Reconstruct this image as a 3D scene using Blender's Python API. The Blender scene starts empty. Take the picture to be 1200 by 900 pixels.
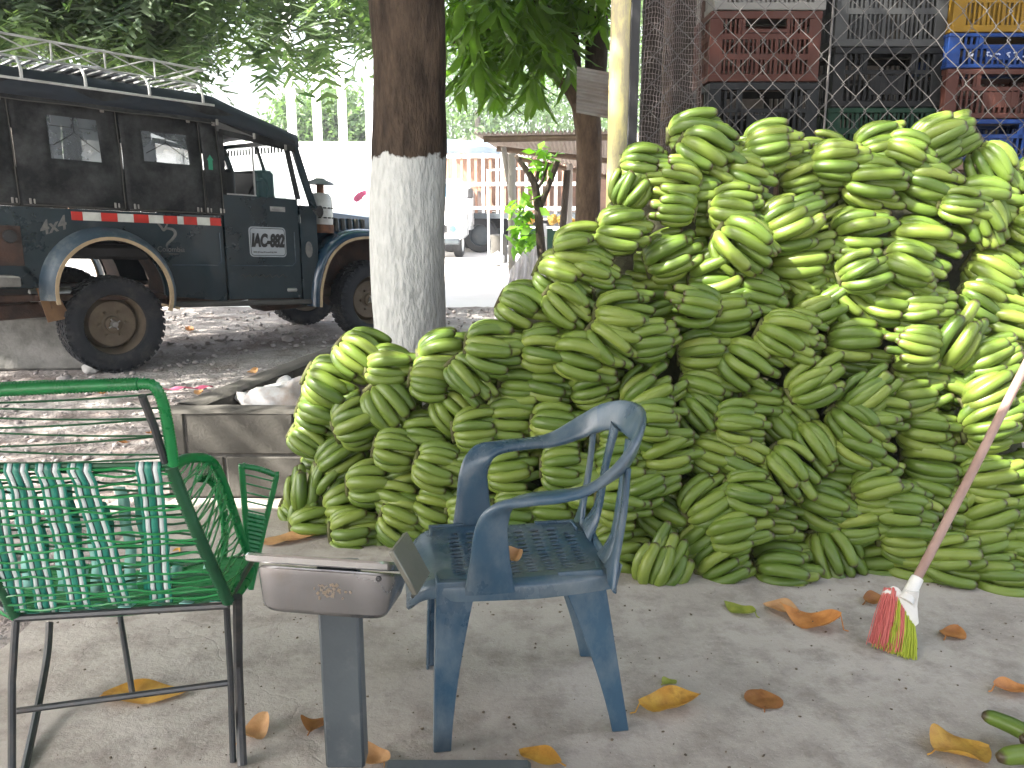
import bpy, math, random
import numpy as np
from mathutils import Vector, Matrix, noise

random.seed(7)
np.random.seed(7)
S = bpy.context.scene
COL = S.collection
PI = math.pi
R = math.radians

# ------------------------------------------------------------------ camera
PITCH = math.atan(0.22)
CAM_H = 1.4
cam_data = bpy.data.cameras.new('camera')
cam_data.lens = 30.0
cam_data.sensor_width = 36.0
cam_data.clip_end = 600
cam_data.dof.use_dof = False
cam = bpy.data.objects.new('camera', cam_data)
cam.location = (0, 0, CAM_H)
cam.rotation_euler = (PI / 2 - PITCH, 0, 0)
COL.objects.link(cam)
S.camera = cam
S.render.resolution_x, S.render.resolution_y = 1024, 768

# ------------------------------------------------------------------ light
TO_SUN = Vector((-0.66, -0.27, 0.70)).normalized()
EL = math.asin(TO_SUN.z)
world = bpy.data.worlds.new('World')
S.world = world
world.use_nodes = True
wn = world.node_tree
bg = wn.nodes['Background']
sky = wn.nodes.new('ShaderNodeTexSky')
sky.sky_type = 'NISHITA'
sky.sun_disc = False
sky.sun_elevation = EL
sky.sun_rotation = math.atan2(TO_SUN.x, TO_SUN.y)
sky.air_density = 1.0
sky.dust_density = 5.0
sky.ozone_density = 1.0
hsv = wn.nodes.new('ShaderNodeHueSaturation'); hsv.inputs['Saturation'].default_value = .5
wn.links.new(sky.outputs[0], hsv.inputs['Color']); wn.links.new(hsv.outputs[0], bg.inputs['Color'])
bg.inputs['Strength'].default_value = 0.15
sun_d = bpy.data.lights.new('sun', 'SUN')
sun_d.energy = 4.2
sun_d.angle = R(0.6)
sun_d.color = (1.0, 0.95, 0.86)
sun = bpy.data.objects.new('sun', sun_d)
sun.rotation_euler = TO_SUN.to_track_quat('Z', 'Y').to_euler()
sun.location = TO_SUN * 30
COL.objects.link(sun)
S.view_settings.view_transform = 'Standard'
S.view_settings.look = 'None'
S.view_settings.exposure = 2.5
S.view_settings.gamma = 1.0
S.cycles.max_bounces = 8
S.cycles.diffuse_bounces = 5
S.cycles.transparent_max_bounces = 12
S.cycles.sample_clamp_indirect = 8

# ------------------------------------------------------------------ point helpers
_c, _s = math.cos(PITCH), math.sin(PITCH)
def ray(px, py):
    u = (px - 600) / 1000; v = (450 - py) / 1000
    return Vector((u, _c + v * _s, -_s + v * _c))
def ground(px, py, z=0.0):
    d = ray(px, py)
    return Vector((0, 0, CAM_H)) + d * ((z - CAM_H) / d.z)
def at(px, py, Y):
    d = ray(px, py)
    return Vector((0, 0, CAM_H)) + d * (Y / d.y)

# ------------------------------------------------------------------ mesh builder
def V(*a): return Vector(a)
class MB:
    def __init__(self):
        self.v = []; self.f = []; self.m = []
    def add(self, vs, fs, mi=0):
        b = len(self.v)
        self.v.extend([tuple(p) for p in vs])
        self.f.extend([tuple(i + b for i in f) for f in fs])
        self.m.extend([mi] * len(fs))
        return self
    def box(self, c, s, rot=None, ch=0.0, mi=0):
        hx, hy, hz = s[0] / 2, s[1] / 2, s[2] / 2
        c = Vector(c)
        if ch <= 0:
            vs = [Vector((x * hx, y * hy, z * hz)) for x in (-1, 1) for y in (-1, 1) for z in (-1, 1)]
            fs = [(0, 1, 3, 2), (4, 6, 7, 5), (0, 4, 5, 1), (2, 3, 7, 6), (0, 2, 6, 4), (1, 5, 7, 3)]
        else:
            ch = min(ch, hx * .9, hy * .9, hz * .9)
            vs = []; idx = {}
            for x in (-1, 1):
                for y in (-1, 1):
                    for z in (-1, 1):
                        for k in range(3):
                            p = [x * (hx - ch), y * (hy - ch), z * (hz - ch)]
                            p[k] = (x * hx, y * hy, z * hz)[k]
                            idx[(x, y, z, k)] = len(vs); vs.append(Vector(p))
            fs = []
            def face(lst, nrm):
                p = [vs[i] for i in lst]
                n = (p[1] - p[0]).cross(p[2] - p[0])
                fs.append(tuple(lst) if n.dot(Vector(nrm)) > 0 else tuple(reversed(lst)))
            for k in range(3):
                for sg in (-1, 1):
                    q = []
                    for a, b_ in ((-1, -1), (1, -1), (1, 1), (-1, 1)):
                        t = [0, 0, 0]; t[k] = sg; t[(k + 1) % 3] = a; t[(k + 2) % 3] = b_
                        q.append(idx[(*t, k)])
                    n = [0, 0, 0]; n[k] = sg
                    face(q, n)
            for k in range(3):
                for a in (-1, 1):
                    for b_ in (-1, 1):
                        t0 = [0, 0, 0]; t0[k] = -1; t0[(k + 1) % 3] = a; t0[(k + 2) % 3] = b_
                        t1 = list(t0); t1[k] = 1
                        k1, k2 = (k + 1) % 3, (k + 2) % 3
                        n = [0, 0, 0]; n[k1] = a; n[k2] = b_
                        face([idx[(*t0, k1)], idx[(*t1, k1)], idx[(*t1, k2)], idx[(*t0, k2)]], n)
            for x in (-1, 1):
                for y in (-1, 1):
                    for z in (-1, 1):
                        face([idx[(x, y, z, k)] for k in range(3)], (x, y, z))
        if rot is not None:
            vs = [rot @ p for p in vs]
        return self.add([p + c for p in vs], fs, mi)
    def frames(self, path, up=None):
        T = []
        n = len(path)
        for i in range(n):
            a = path[max(0, i - 1)]; b = path[min(n - 1, i + 1)]
            t = (b - a)
            T.append(t.normalized() if t.length > 1e-9 else Vector((0, 0, 1)))
        if up is None:
            up = Vector((0, 0, 1)) if abs(T[0].z) < .9 else Vector((0, 1, 0))
        out = []
        u = (up - T[0] * up.dot(T[0])).normalized()
        for t in T:
            u = u - t * u.dot(t)
            if u.length < 1e-6: u = t.orthogonal()
            u.normalize()
            out.append((t, u, t.cross(u)))
        return out
    def sweep(self, path, prof, scale=None, up=None, cap=True, closed_prof=True, mi=0, fixed_up=None):
        """prof: list of (a,b): a along side axis, b along up axis. scale: list of (sa,sb) or None."""
        path = [Vector(p) for p in path]
        fr = self.frames(path, up)
        if fixed_up is not None:
            fr2 = []
            for (t, u, w) in fr:
                uu = Vector(fixed_up); uu = (uu - t * uu.dot(t)).normalized(); fr2.append((t, uu, t.cross(uu)))
            fr = fr2
        vs = []; fs = []; m = len(prof)
        for i, p in enumerate(path):
            t, u, w = fr[i]
            sa, sb = (1, 1) if scale is None else (scale[i] if isinstance(scale[i], (tuple, list)) else (scale[i], scale[i]))
            for a, b in prof:
                vs.append(p + w * (a * sa) + u * (b * sb))
        for i in range(len(path) - 1):
            for j in range(m if closed_prof else m - 1):
                k = (j + 1) % m
                fs.append((i * m + j, i * m + k, (i + 1) * m + k, (i + 1) * m + j))
        if cap and closed_prof:
            fs.append(tuple(reversed(range(m))))
            fs.append(tuple(range((len(path) - 1) * m, len(path) * m)))
        return self.add(vs, fs, mi)
    def tube(self, path, r, n=8, cap=True, mi=0, up=None):
        prof = [(math.cos(2 * PI * k / n), math.sin(2 * PI * k / n)) for k in range(n)]
        path = [Vector(p) for p in path]
        sc = [r] * len(path) if not isinstance(r, (list, tuple)) else r
        return self.sweep(path, prof, scale=list(sc), cap=cap, mi=mi, up=up)
    def lathe(self, prof, n=24, axis='z', c=(0, 0, 0), mi=0, ang=2 * PI):
        """prof: (r,h) list."""
        vs = []; fs = []; c = Vector(c); m = len(prof)
        full = abs(ang - 2 * PI) < 1e-6
        cnt = n if full else n + 1
        for i in range(cnt):
            a = ang * i / n
            for r, h in prof:
                x, y = r * math.cos(a), r * math.sin(a)
                p = {'z': (x, y, h), 'y': (x, h, -y), 'x': (h, x, y)}[axis]
                vs.append(c + Vector(p))
        for i in range(n):
            i2 = (i + 1) % cnt
            for j in range(m - 1):
                fs.append((i * m + j, i2 * m + j, i2 * m + j + 1, i * m + j + 1))
        return self.add(vs, fs, mi)
    def prism(self, pts, d, axis='y', off=0.0, mi=0):
        """extrude a 2D polygon (list of (a,b)) by d along axis starting at off."""
        m = len(pts)
        def P(a, b, h): return {'y': (a, h, b), 'z': (a, b, h), 'x': (h, a, b)}[axis]
        vs = [P(a, b, off) for a, b in pts] + [P(a, b, off + d) for a, b in pts]
        fs = [tuple(range(m)), tuple(reversed(range(m, 2 * m)))]
        for j in range(m):
            k = (j + 1) % m
            fs.append((j, j + m, k + m, k))
        return self.add(vs, fs, mi)
    def grid(self, fn, nu, nv, mi=0, skip=None):
        vs = [fn(i / nu, j / nv) for i in range(nu + 1) for j in range(nv + 1)]
        fs = []
        for i in range(nu):
            for j in range(nv):
                if skip and skip(i, j): continue
                a = i * (nv + 1) + j
                fs.append((a, a + nv + 1, a + nv + 2, a + 1))
        return self.add(vs, fs, mi)
    def xform(self, fn):
        self.v = [tuple(fn(Vector(p))) for p in self.v]
        return self
    def mesh(self, name, mats, smooth=True, fixn=True, auto=40):
        me = bpy.data.meshes.new(name)
        me.from_pydata(self.v, [], self.f)
        for m in (mats if isinstance(mats, (list, tuple)) else [mats]): me.materials.append(m)
        if any(self.m): me.polygons.foreach_set('material_index', self.m)
        if fixn:
            import bmesh
            b = bmesh.new(); b.from_mesh(me)
            bmesh.ops.recalc_face_normals(b, faces=b.faces)
            b.to_mesh(me); b.free()
        if smooth:
            me.polygons.foreach_set('use_smooth', [True] * len(me.polygons))
            if auto: me.set_sharp_from_angle(angle=R(auto))
        me.update()
        return me
    def build(self, name, mats, parent=None, smooth=True, origin=None, fixn=True, auto=40, bevel=0, kind=None, label=None):
        if origin is not None:
            o = Vector(origin); self.v = [(p[0] - o.x, p[1] - o.y, p[2] - o.z) for p in self.v]
        me = self.mesh(name, mats, smooth, fixn, auto)
        ob = bpy.data.objects.new(name, me)
        COL.objects.link(ob)
        if parent is not None: ob.parent = parent
        elif origin is not None: ob.location = origin
        if bevel:
            md = ob.modifiers.new('bevel', 'BEVEL'); md.width = bevel; md.segments = 2; md.limit_method = 'ANGLE'; md.angle_limit = R(35)
        if kind: ob['kind'] = kind
        if label: ob['label'] = label
        return ob

def np_mesh(name, verts, quads, mats, parent=None, smooth=False, mi=None, kind=None):
    me = bpy.data.meshes.new(name)
    verts = np.asarray(verts, dtype=np.float32); quads = np.asarray(quads, dtype=np.int32)
    me.vertices.add(len(verts)); me.vertices.foreach_set('co', verts.ravel())
    k = quads.shape[1]
    me.loops.add(quads.size); me.loops.foreach_set('vertex_index', quads.ravel())
    me.polygons.add(len(quads))
    me.polygons.foreach_set('loop_start', np.arange(0, quads.size, k, dtype=np.int32))
    for m in (mats if isinstance(mats, (list, tuple)) else [mats]): me.materials.append(m)
    if mi is not None: me.polygons.foreach_set('material_index', np.asarray(mi, dtype=np.int32))
    if smooth: me.polygons.foreach_set('use_smooth', np.ones(len(quads), dtype=bool))
    me.update(calc_edges=True); me.validate()
    ob = bpy.data.objects.new(name, me); COL.objects.link(ob)
    if parent is not None: ob.parent = parent
    if kind: ob['kind'] = kind
    return ob

def tag(o, label=None, cat=None, group=None, kind=None):
    if label: o['label'] = label
    if cat: o['category'] = cat
    if group: o['group'] = group
    if kind: o['kind'] = kind
    return o
def thing(name, label, cat, loc=(0, 0, 0), rotz=0.0, group=None):
    o = bpy.data.objects.new(name, None); COL.objects.link(o)
    o.location = loc; o.rotation_euler = (0, 0, rotz); o.empty_display_size = .1
    return tag(o, label, cat, group)
def inst(name, me, parent=None, loc=(0, 0, 0), mat=None):
    o = bpy.data.objects.new(name, me); COL.objects.link(o)
    if parent is not None: o.parent = parent
    if mat is not None: o.matrix_basis = mat
    else: o.location = loc
    return o
def bez(pts, n=8):
    """Catmull-Rom through points."""
    pts = [Vector(p) for p in pts]; out = []
    for i in range(len(pts) - 1):
        p0 = pts[max(0, i - 1)]; p1 = pts[i]; p2 = pts[i + 1]; p3 = pts[min(len(pts) - 1, i + 2)]
        for k in range(n):
            t = k / n
            out.append(.5 * ((2 * p1) + (p2 - p0) * t + (2 * p0 - 5 * p1 + 4 * p2 - p3) * t * t + (3 * p1 - p0 - 3 * p2 + p3) * t ** 3))
    out.append(pts[-1].copy())
    return out
def lerp(a, b, t): return a + (b - a) * t
def samp(vals, n):
    """resample a list of scalars/tuples to n entries."""
    out = []
    for i in range(n):
        x = i / (n - 1) * (len(vals) - 1); k = min(int(x), len(vals) - 2); t = x - k
        a, b = vals[k], vals[k + 1]
        out.append(tuple(lerp(p, q, t) for p, q in zip(a, b)) if isinstance(a, (tuple, list)) else lerp(a, b, t))
    return out
def superell(n=12, e=3.0):
    out = []
    for k in range(n):
        a = 2 * PI * k / n; c, s = math.cos(a), math.sin(a)
        out.append((math.copysign(abs(c) ** (2 / e), c), math.copysign(abs(s) ** (2 / e), s)))
    return out

# ------------------------------------------------------------------ materials
def newmat(name):
    m = bpy.data.materials.new(name); m.use_nodes = True
    return m, m.node_tree, m.node_tree.nodes['Principled BSDF']
def rgba(c): return (c[0], c[1], c[2], 1)
def pbr(name, col, col2=None, rough=.6, metal=0.0, scale=6.0, bump=.15, bscale=60.0, rnd=0.0, dirt=None, dirt_amt=.5, dirt_scale=3.0,
        dirt_lo=.5, dirt_hi=.7, detail=6.0, trans=0.0, spec=.5, stretch=None, rough_var=.15, dist=.01, coat=0.0):
    m, nt, b = newmat(name)
    N = nt.nodes.new; L = nt.links.new
    tc = N('ShaderNodeTexCoord'); oi = N('ShaderNodeObjectInfo')
    mul = N('ShaderNodeVectorMath'); mul.operation = 'SCALE'; mul.inputs[0].default_value = (31.7, 17.3, 23.9)
    L(oi.outputs['Random'], mul.inputs['Scale'])
    add = N('ShaderNodeVectorMath'); add.operation = 'ADD'
    src = tc.outputs['Object']
    if stretch:
        mp = N('ShaderNodeMapping'); mp.inputs['Scale'].default_value = stretch; L(src, mp.inputs[0]); src = mp.outputs[0]
    L(src, add.inputs[0]); L(mul.outputs[0], add.inputs[1])
    n1 = N('ShaderNodeTexNoise'); n1.inputs['Scale'].default_value = scale; n1.inputs['Detail'].default_value = detail
    n1.inputs['Roughness'].default_value = .6
    L(add.outputs[0], n1.inputs['Vector'])
    cr = N('ShaderNodeValToRGB'); cr.color_ramp.elements[0].position = .35; cr.color_ramp.elements[1].position = .65
    c2 = col2 or tuple(min(1, x * .72) for x in col)
    cr.color_ramp.elements[0].color = rgba(c2); cr.color_ramp.elements[1].color = rgba(col)
    L(n1.outputs['Fac'], cr.inputs['Fac'])
    out = cr.outputs['Color']
    if rnd:
        hs = N('ShaderNodeHueSaturation'); mr = N('ShaderNodeMapRange')
        mr.inputs['To Min'].default_value = 1 - rnd; mr.inputs['To Max'].default_value = 1 + rnd
        L(oi.outputs['Random'], mr.inputs['Value']); L(mr.outputs[0], hs.inputs['Value']); L(out, hs.inputs['Color']); out = hs.outputs[0]
    if dirt:
        n2 = N('ShaderNodeTexNoise'); n2.inputs['Scale'].default_value = dirt_scale; n2.inputs['Detail'].default_value = 8
        n2.inputs['Roughness'].default_value = .7
        L(add.outputs[0], n2.inputs['Vector'])
        mr2 = N('ShaderNodeMapRange'); mr2.inputs['From Min'].default_value = dirt_lo; mr2.inputs['From Max'].default_value = dirt_hi
        mr2.inputs['To Max'].default_value = dirt_amt
        L(n2.outputs['Fac'], mr2.inputs['Value'])
        mx = N('ShaderNodeMix'); mx.data_type = 'RGBA'; L(mr2.outputs[0], mx.inputs['Factor']); L(out, mx.inputs['A'])
        mx.inputs['B'].default_value = rgba(dirt); out = mx.outputs['Result']
    L(out, b.inputs['Base Color'])
    b.inputs['Metallic'].default_value = metal
    b.inputs['Specular IOR Level'].default_value = spec
    if coat: b.inputs['Coat Weight'].default_value = coat
    mr3 = N('ShaderNodeMapRange'); mr3.inputs['To Min'].default_value = max(0, rough - rough_var); mr3.inputs['To Max'].default_value = min(1, rough + rough_var)
    L(n1.outputs['Fac'], mr3.inputs['Value']); L(mr3.outputs[0], b.inputs['Roughness'])
    if bump:
        n3 = N('ShaderNodeTexNoise'); n3.inputs['Scale'].default_value = bscale; n3.inputs['Detail'].default_value = 5
        L(add.outputs[0], n3.inputs['Vector'])
        bp = N('ShaderNodeBump'); bp.inputs['Strength'].default_value = bump; bp.inputs['Distance'].default_value = dist
        L(n3.outputs['Fac'], bp.inputs['Height']); L(bp.outputs[0], b.inputs['Normal'])
    if trans:
        tr = N('ShaderNodeBsdfTranslucent'); L(out, tr.inputs['Color'])
        ms = N('ShaderNodeMixShader'); ms.inputs[0].default_value = trans
        L(b.outputs[0], ms.inputs[1]); L(tr.outputs[0], ms.inputs[2])
        L(ms.outputs[0], nt.nodes['Material Output'].inputs['Surface'])
    return m

M = {}
M['concrete'] = pbr('concrete_floor', (.385, .362, .34), (.295, .275, .258), rough=.9, scale=2.2, bump=.8, bscale=34, dist=.015, dirt=(.15, .135, .12), dirt_amt=.65, dirt_scale=5.0, dirt_lo=.52, dirt_hi=.75, spec=.2)
def concrete_floor_mat():
    m, nt, b = newmat('worn_concrete_floor'); N = nt.nodes.new; L = nt.links.new
    tc = N('ShaderNodeTexCoord')
    def noi(s, d=8, r=.65):
        n = N('ShaderNodeTexNoise'); n.inputs['Scale'].default_value = s; n.inputs['Detail'].default_value = d; n.inputs['Roughness'].default_value = r; L(tc.outputs['Object'], n.inputs['Vector']); return n.outputs['Fac']
    def mapr(v, a, b_, c=0., d=1.):
        q = N('ShaderNodeMapRange'); q.inputs['From Min'].default_value = a; q.inputs['From Max'].default_value = b_; q.inputs['To Min'].default_value = c; q.inputs['To Max'].default_value = d; L(v, q.inputs['Value']); return q.outputs[0]
    def mix(f, A, B, bt='MIX'):
        q = N('ShaderNodeMix'); q.data_type = 'RGBA'; q.blend_type = bt; L(f, q.inputs['Factor'])
        for k, v in (('A', A), ('B', B)):
            if isinstance(v, tuple): q.inputs[k].default_value = rgba(v)
            else: L(v, q.inputs[k])
        return q.outputs['Result']
    big = noi(1.3, 6); mid = noi(6.5, 9, .72); fine = noi(42, 8, .7); grit = noi(150, 3, .6)
    c = mix(mapr(big, .36, .64), (.34, .310, .277), (.44, .408, .37))
    c = mix(mapr(mid, .46, .64, 0, .9), c, (.25, .223, .197))
    c = mix(mapr(fine, .60, .76, 0, .6), c, (.16, .145, .13))
    c = mix(mapr(grit, .62, .72, 0, .55), c, (.55, .53, .50))
    vo = N('ShaderNodeTexVoronoi'); vo.feature = 'DISTANCE_TO_EDGE'; vo.inputs['Scale'].default_value = .55; vo.inputs['Randomness'].default_value = 1
    nz = N('ShaderNodeTexNoise'); nz.inputs['Scale'].default_value = 5; nz.inputs['Detail'].default_value = 8
    L(tc.outputs['Object'], nz.inputs['Vector']); va = N('ShaderNodeVectorMath'); va.operation = 'MULTIPLY_ADD'; va.inputs[1].default_value = (.35, .35, 0); L(nz.outputs['Color'], va.inputs[0]); L(tc.outputs['Object'], va.inputs[2]); L(va.outputs[0], vo.inputs['Vector'])
    crack = mapr(vo.outputs['Distance'], .001, .003, .07, 0.)
    c = mix(crack, c, (.12, .11, .10))
    L(c, b.inputs['Base Color']); b.inputs['Roughness'].default_value = .88; b.inputs['Specular IOR Level'].default_value = .25
    ad = N('ShaderNodeMath'); ad.operation = 'MULTIPLY_ADD'; ad.inputs[1].default_value = .35; L(fine, ad.inputs[0]); L(mid, ad.inputs[2])
    a2 = N('ShaderNodeMath'); a2.operation = 'SUBTRACT'; L(ad.outputs[0], a2.inputs[0]); L(crack, a2.inputs[1])
    bp = N('ShaderNodeBump'); bp.inputs['Strength'].default_value = .55; bp.inputs['Distance'].default_value = .02; L(a2.outputs[0], bp.inputs['Height']); L(bp.outputs[0], b.inputs['Normal'])
    return m
M['concrete'] = concrete_floor_mat()
M['block'] = pbr('concrete_block', (.105, .099, .088), (.072, .068, .060), rough=.95, scale=5, bump=.5, bscale=90, dist=.006, rnd=.10, dirt=(.12, .11, .10), dirt_amt=.5, dirt_scale=4, spec=.2)
M['mortar'] = pbr('mortar', (.09, .086, .08), (.06, .058, .054), rough=.95, scale=9, bump=.6, bscale=60, spec=.2)
M['old_concrete'] = pbr('old_concrete', (.22, .215, .20), (.11, .11, .10), rough=.95, scale=5, bump=.8, bscale=30, dist=.01, dirt=(.07, .07, .062), dirt_amt=.6, dirt_scale=4, spec=.2)
M['gravel'] = pbr('gravel_ground', (.36, .335, .32), (.23, .205, .195), rough=.95, scale=3.5, bump=1.0, bscale=26, dist=.03, dirt=(.14, .10, .085), dirt_amt=.7, dirt_scale=1.6, dirt_lo=.48, dirt_hi=.62, spec=.15)
M['stone'] = pbr('gravel_stone', (.42, .40, .39), (.26, .23, .22), rough=.9, scale=2.4, bump=.2, bscale=40, dirt=(.15, .11, .10), dirt_amt=.6, dirt_scale=1.2, dirt_lo=.5, dirt_hi=.62, spec=.2)
M['street'] = pbr('pale_street', (.62, .61, .59), (.52, .50, .48), rough=.9, scale=.7, bump=.3, bscale=10, spec=.2)
M['soil'] = pbr('soil', (.12, .09, .07), rough=1, scale=10, bump=1, bscale=30, dist=.02)
M['rust'] = pbr('rusty_steel', (.20, .085, .04), (.09, .045, .03), rough=.85, scale=14, bump=.4, bscale=60)
M['white_paint'] = pbr('white_paint', (.78, .78, .76), (.68, .68, .66), rough=.55, scale=5, bump=.05, dirt=(.4, .37, .33), dirt_amt=.3, dirt_scale=5)
M['steel_grey'] = pbr('grey_painted_steel', (.072, .086, .094), (.052, .062, .070), rough=.42, scale=5, bump=.06, bscale=120, dirt=(.2, .2, .2), dirt_amt=.3, dirt_scale=9, dirt_lo=.55)
M['dark_steel'] = pbr('dark_steel_rod', (.030, .034, .037), (.02, .022, .025), rough=.4, scale=20, bump=.1, dirt=(.12, .09, .07), dirt_amt=.4, dirt_scale=12, spec=.6)
M['black'] = pbr('black_rubber', (.022, .022, .024), (.014, .014, .015), rough=.7, scale=10, bump=.2)
M['wood'] = pbr('weathered_wood', (.24, .17, .115), (.15, .10, .07), rough=.85, scale=7, bump=.5, bscale=30, stretch=(1, 1, .12))
M['wood_grey'] = pbr('grey_wood', (.42, .39, .36), (.30, .27, .24), rough=.9, scale=7, bump=.5, bscale=30, stretch=(1, 1, .15))
# ================================================================== SETTING
def fbm(x, y, s, o=4):
    return noise.fractal(Vector((x * s, y * s, 3.7)), 1.0, 2.0, o)

def make_ground():
    mb = MB(); mb.add([(-200, -60, -.12), (200, -60, -.12), (200, 300, -.12), (-200, 300, -.12)], [(0, 1, 2, 3)])
    tag(mb.build('ground', M['street'], smooth=False), kind='structure')
    # gravel yard with real relief where the photo sees it
    x0, x1, y0, y1 = -9.0, 6.0, 1.0, 11.2
    nx, ny = 300, 230
    xs = np.linspace(x0, x1, nx); ys = np.linspace(y0, y1, ny)
    vs = np.zeros((nx * ny, 3)); k = 0
    for i, x in enumerate(xs):
        for j, y in enumerate(ys):
            h = fbm(x, y, 1.3, 3) * .018 + fbm(x + 9, y, 7, 3) * .008 + random.uniform(-.003, .004)
            vs[k] = (x, y, min(-.03 + h, -.006)); k += 1
    I, J = np.meshgrid(np.arange(nx - 1), np.arange(ny - 1), indexing='ij')
    a = (I * ny + J).ravel()
    ob = np_mesh('gravel_yard', vs, np.stack([a, a + ny, a + ny + 1, a + 1], 1), M['gravel'], smooth=True)
    tag(ob, kind='structure')
    mb = MB(); mb.add([(-60, 11.1, -.045), (60, 11.1, -.045), (60, 90, -.045), (-60, 90, -.045)], [(0, 1, 2, 3)])
    tag(mb.build('street', M['street'], smooth=False), kind='structure')
    mb = MB(); mb.add([(-60, -12, -.055), (60, -12, -.055), (60, 11.2, -.055), (-60, 11.2, -.055)], [(0, 1, 2, 3)])
    tag(mb.build('outer_yard', M['gravel'], smooth=False), kind='structure')
    # concrete floor slab, ragged left edge
    mb = MB()
    left = [(-1.62 + .03 * math.sin(y * 5) + random.uniform(-.02, .02), y) for y in np.arange(-6, 3.81, .12)]
    pts = left + [(-1.6, 3.84), (.35, 3.84), (.35, 9), (6, 9), (6, -6)]
    mb.prism(pts, .045, 'z', -.045)
    tag(mb.build('concrete_floor', M['concrete'], smooth=False), kind='structure')
make_ground()

ICO_V = None
def ico():
    import bmesh
    b = bmesh.new(); bmesh.ops.create_icosphere(b, subdivisions=1, radius=1)
    v = np.array([p.co[:] for p in b.verts]); f = np.array([[p.index for p in q.verts] for q in b.faces]); b.free(); return v, f
IV, IF = ico()
def stones(name, spots, mat, parent=None):
    V_, F_ = [], []
    for k, (x, y, z, r) in enumerate(spots):
        v = IV * (1 + (np.random.rand(len(IV), 1) - .5) * .5) * np.array([1, random.uniform(.6, 1), random.uniform(.4, .7)]) * r
        a = random.uniform(0, 6.28); ca, sa = math.cos(a), math.sin(a)
        v = np.stack([v[:, 0] * ca - v[:, 1] * sa, v[:, 0] * sa + v[:, 1] * ca, v[:, 2]], 1) + (x, y, z)
        V_.append(v); F_.append(IF + k * len(IV))
    return np_mesh(name, np.concatenate(V_), np.concatenate(F_), mat, parent, kind='stuff')
sp = []
while len(sp) < 1800:
    y = random.uniform(2.2, 11) ; x = random.uniform(-.62 * y - .8, .02 * y + .1)
    if x > -1.68 and y < 3.9: continue
    if -1.75 < x < .4 and 3.75 < y < 5.8: continue
    r = random.choice([.006, .008, .01, .012, .016, .022]) * (1 + (y - 2) * .07)
    if random.random() < .012: r *= 2.2
    sp.append((x, y, -.024 + r * .12, r))
tag(stones('gravel_stones', sp, M['stone']), kind='stuff', label='loose grey gravel strewn over the yard')
M['stone_pale'] = pbr('pale_stone', (.45, .44, .42), rough=.9, scale=14, bump=.6, bscale=40)
g = ground(108, 436, -.02)
r1 = MB(); r1.add([Vector(p) * .09 * (1 + .3 * noise.noise(Vector(p) * 2)) for p in IV], [tuple(f) for f in IF]);
r1.v = [(p[0], p[1] * .8, p[2] * .7) for p in r1.v]
o = r1.build('stone', M['stone_pale'], smooth=False, bevel=.01); o.location = g + Vector((0, 0, .03))
tag(o, 'pale angular stone lying in front of the rear wheel of the jeep', 'stone')

# crumbs, grit and leaf bits swept about on the floor
M['crumb'] = pbr('floor_crumbs', (.17, .13, .09), (.07, .055, .04), rough=.95, scale=40, bump=0)
sp = []
while len(sp) < 800:
    x, y = random.uniform(-1.55, 2.6), 1.2 + 2.0 * random.random() ** .8
    if y > 2.9 and random.random() < .2: continue
    if fbm(x, y, 1.7, 2) < random.uniform(-.6, .35): continue
    r = random.choice([.0018, .0022, .0028, .0035, .005]); sp.append((x, y, r * .3, r))
tag(stones('floor_crumbs', sp, M['crumb']), kind='stuff', label='small crumbs, grit and leaf bits scattered over the concrete floor')
# dry litter in the yard: little leaf scraps
M['dry_leaf'] = pbr('dry_leaf', (.50, .23, .07), (.36, .14, .04), rough=.6, scale=22, bump=.3, bscale=60, rnd=.35, trans=.25)
M['yellow_leaf'] = pbr('yellow_leaf', (.66, .40, .07), (.52, .26, .04), rough=.5, scale=20, bump=.3, bscale=60, trans=.3, dirt=(.22, .08, .02), dirt_amt=.7, dirt_scale=14)
M['green_leaf_fallen'] = pbr('fallen_green_leaf', (.33, .36, .07), (.22, .27, .04), rough=.5, scale=20, bump=.2, trans=.3)
M['tan_leaf'] = pbr('tan_leaf', (.55, .33, .15), (.42, .22, .09), rough=.55, scale=22, bump=.3, trans=.25)
def leaf_mesh(L, W, curl, bend, seed, mat, name='fallen_leaf', tip=.1):
    rr = random.Random(seed)
    ph = rr.uniform(0, 6)
    nu, nv = 12, 6
    def fn(u, v):
        w = W * (math.sin(PI * min(1, u * .96 + .04)) ** .75) * (1 - .25 * u) * .62
        b = (v - .5) * 2
        x = (u - .5) * L
        y = b * w + .06 * L * math.sin(u * 3 + ph)
        z = abs(b) ** 1.6 * w * curl * (.6 + .6 * math.sin(u * 4 + ph)) + bend * L * (u - .5) ** 2 * 1.6 + .015 * L * math.sin(u * 11 + b * 2 + ph)
        return (x, y, z)
    mb = MB(); mb.grid(fn, nu, nv)
    zmin = min(p[2] for p in mb.v); mb.v = [(a, b, c - zmin + .002) for a, b, c in mb.v]
    # petiole
    p0 = fn(0, .5); mb.tube([(p0[0] - .14 * L, p0[1], .004), (p0[0] - .06 * L, p0[1], .006), (p0[0], p0[1], p0[2] - zmin + .003), (p0[0] + .12 * L, fn(.12, .5)[1], fn(.12, .5)[2] - zmin + .003)], .0022, 5)
    me = mb.mesh(name, mat, fixn=False, auto=None)
    return me
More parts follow.
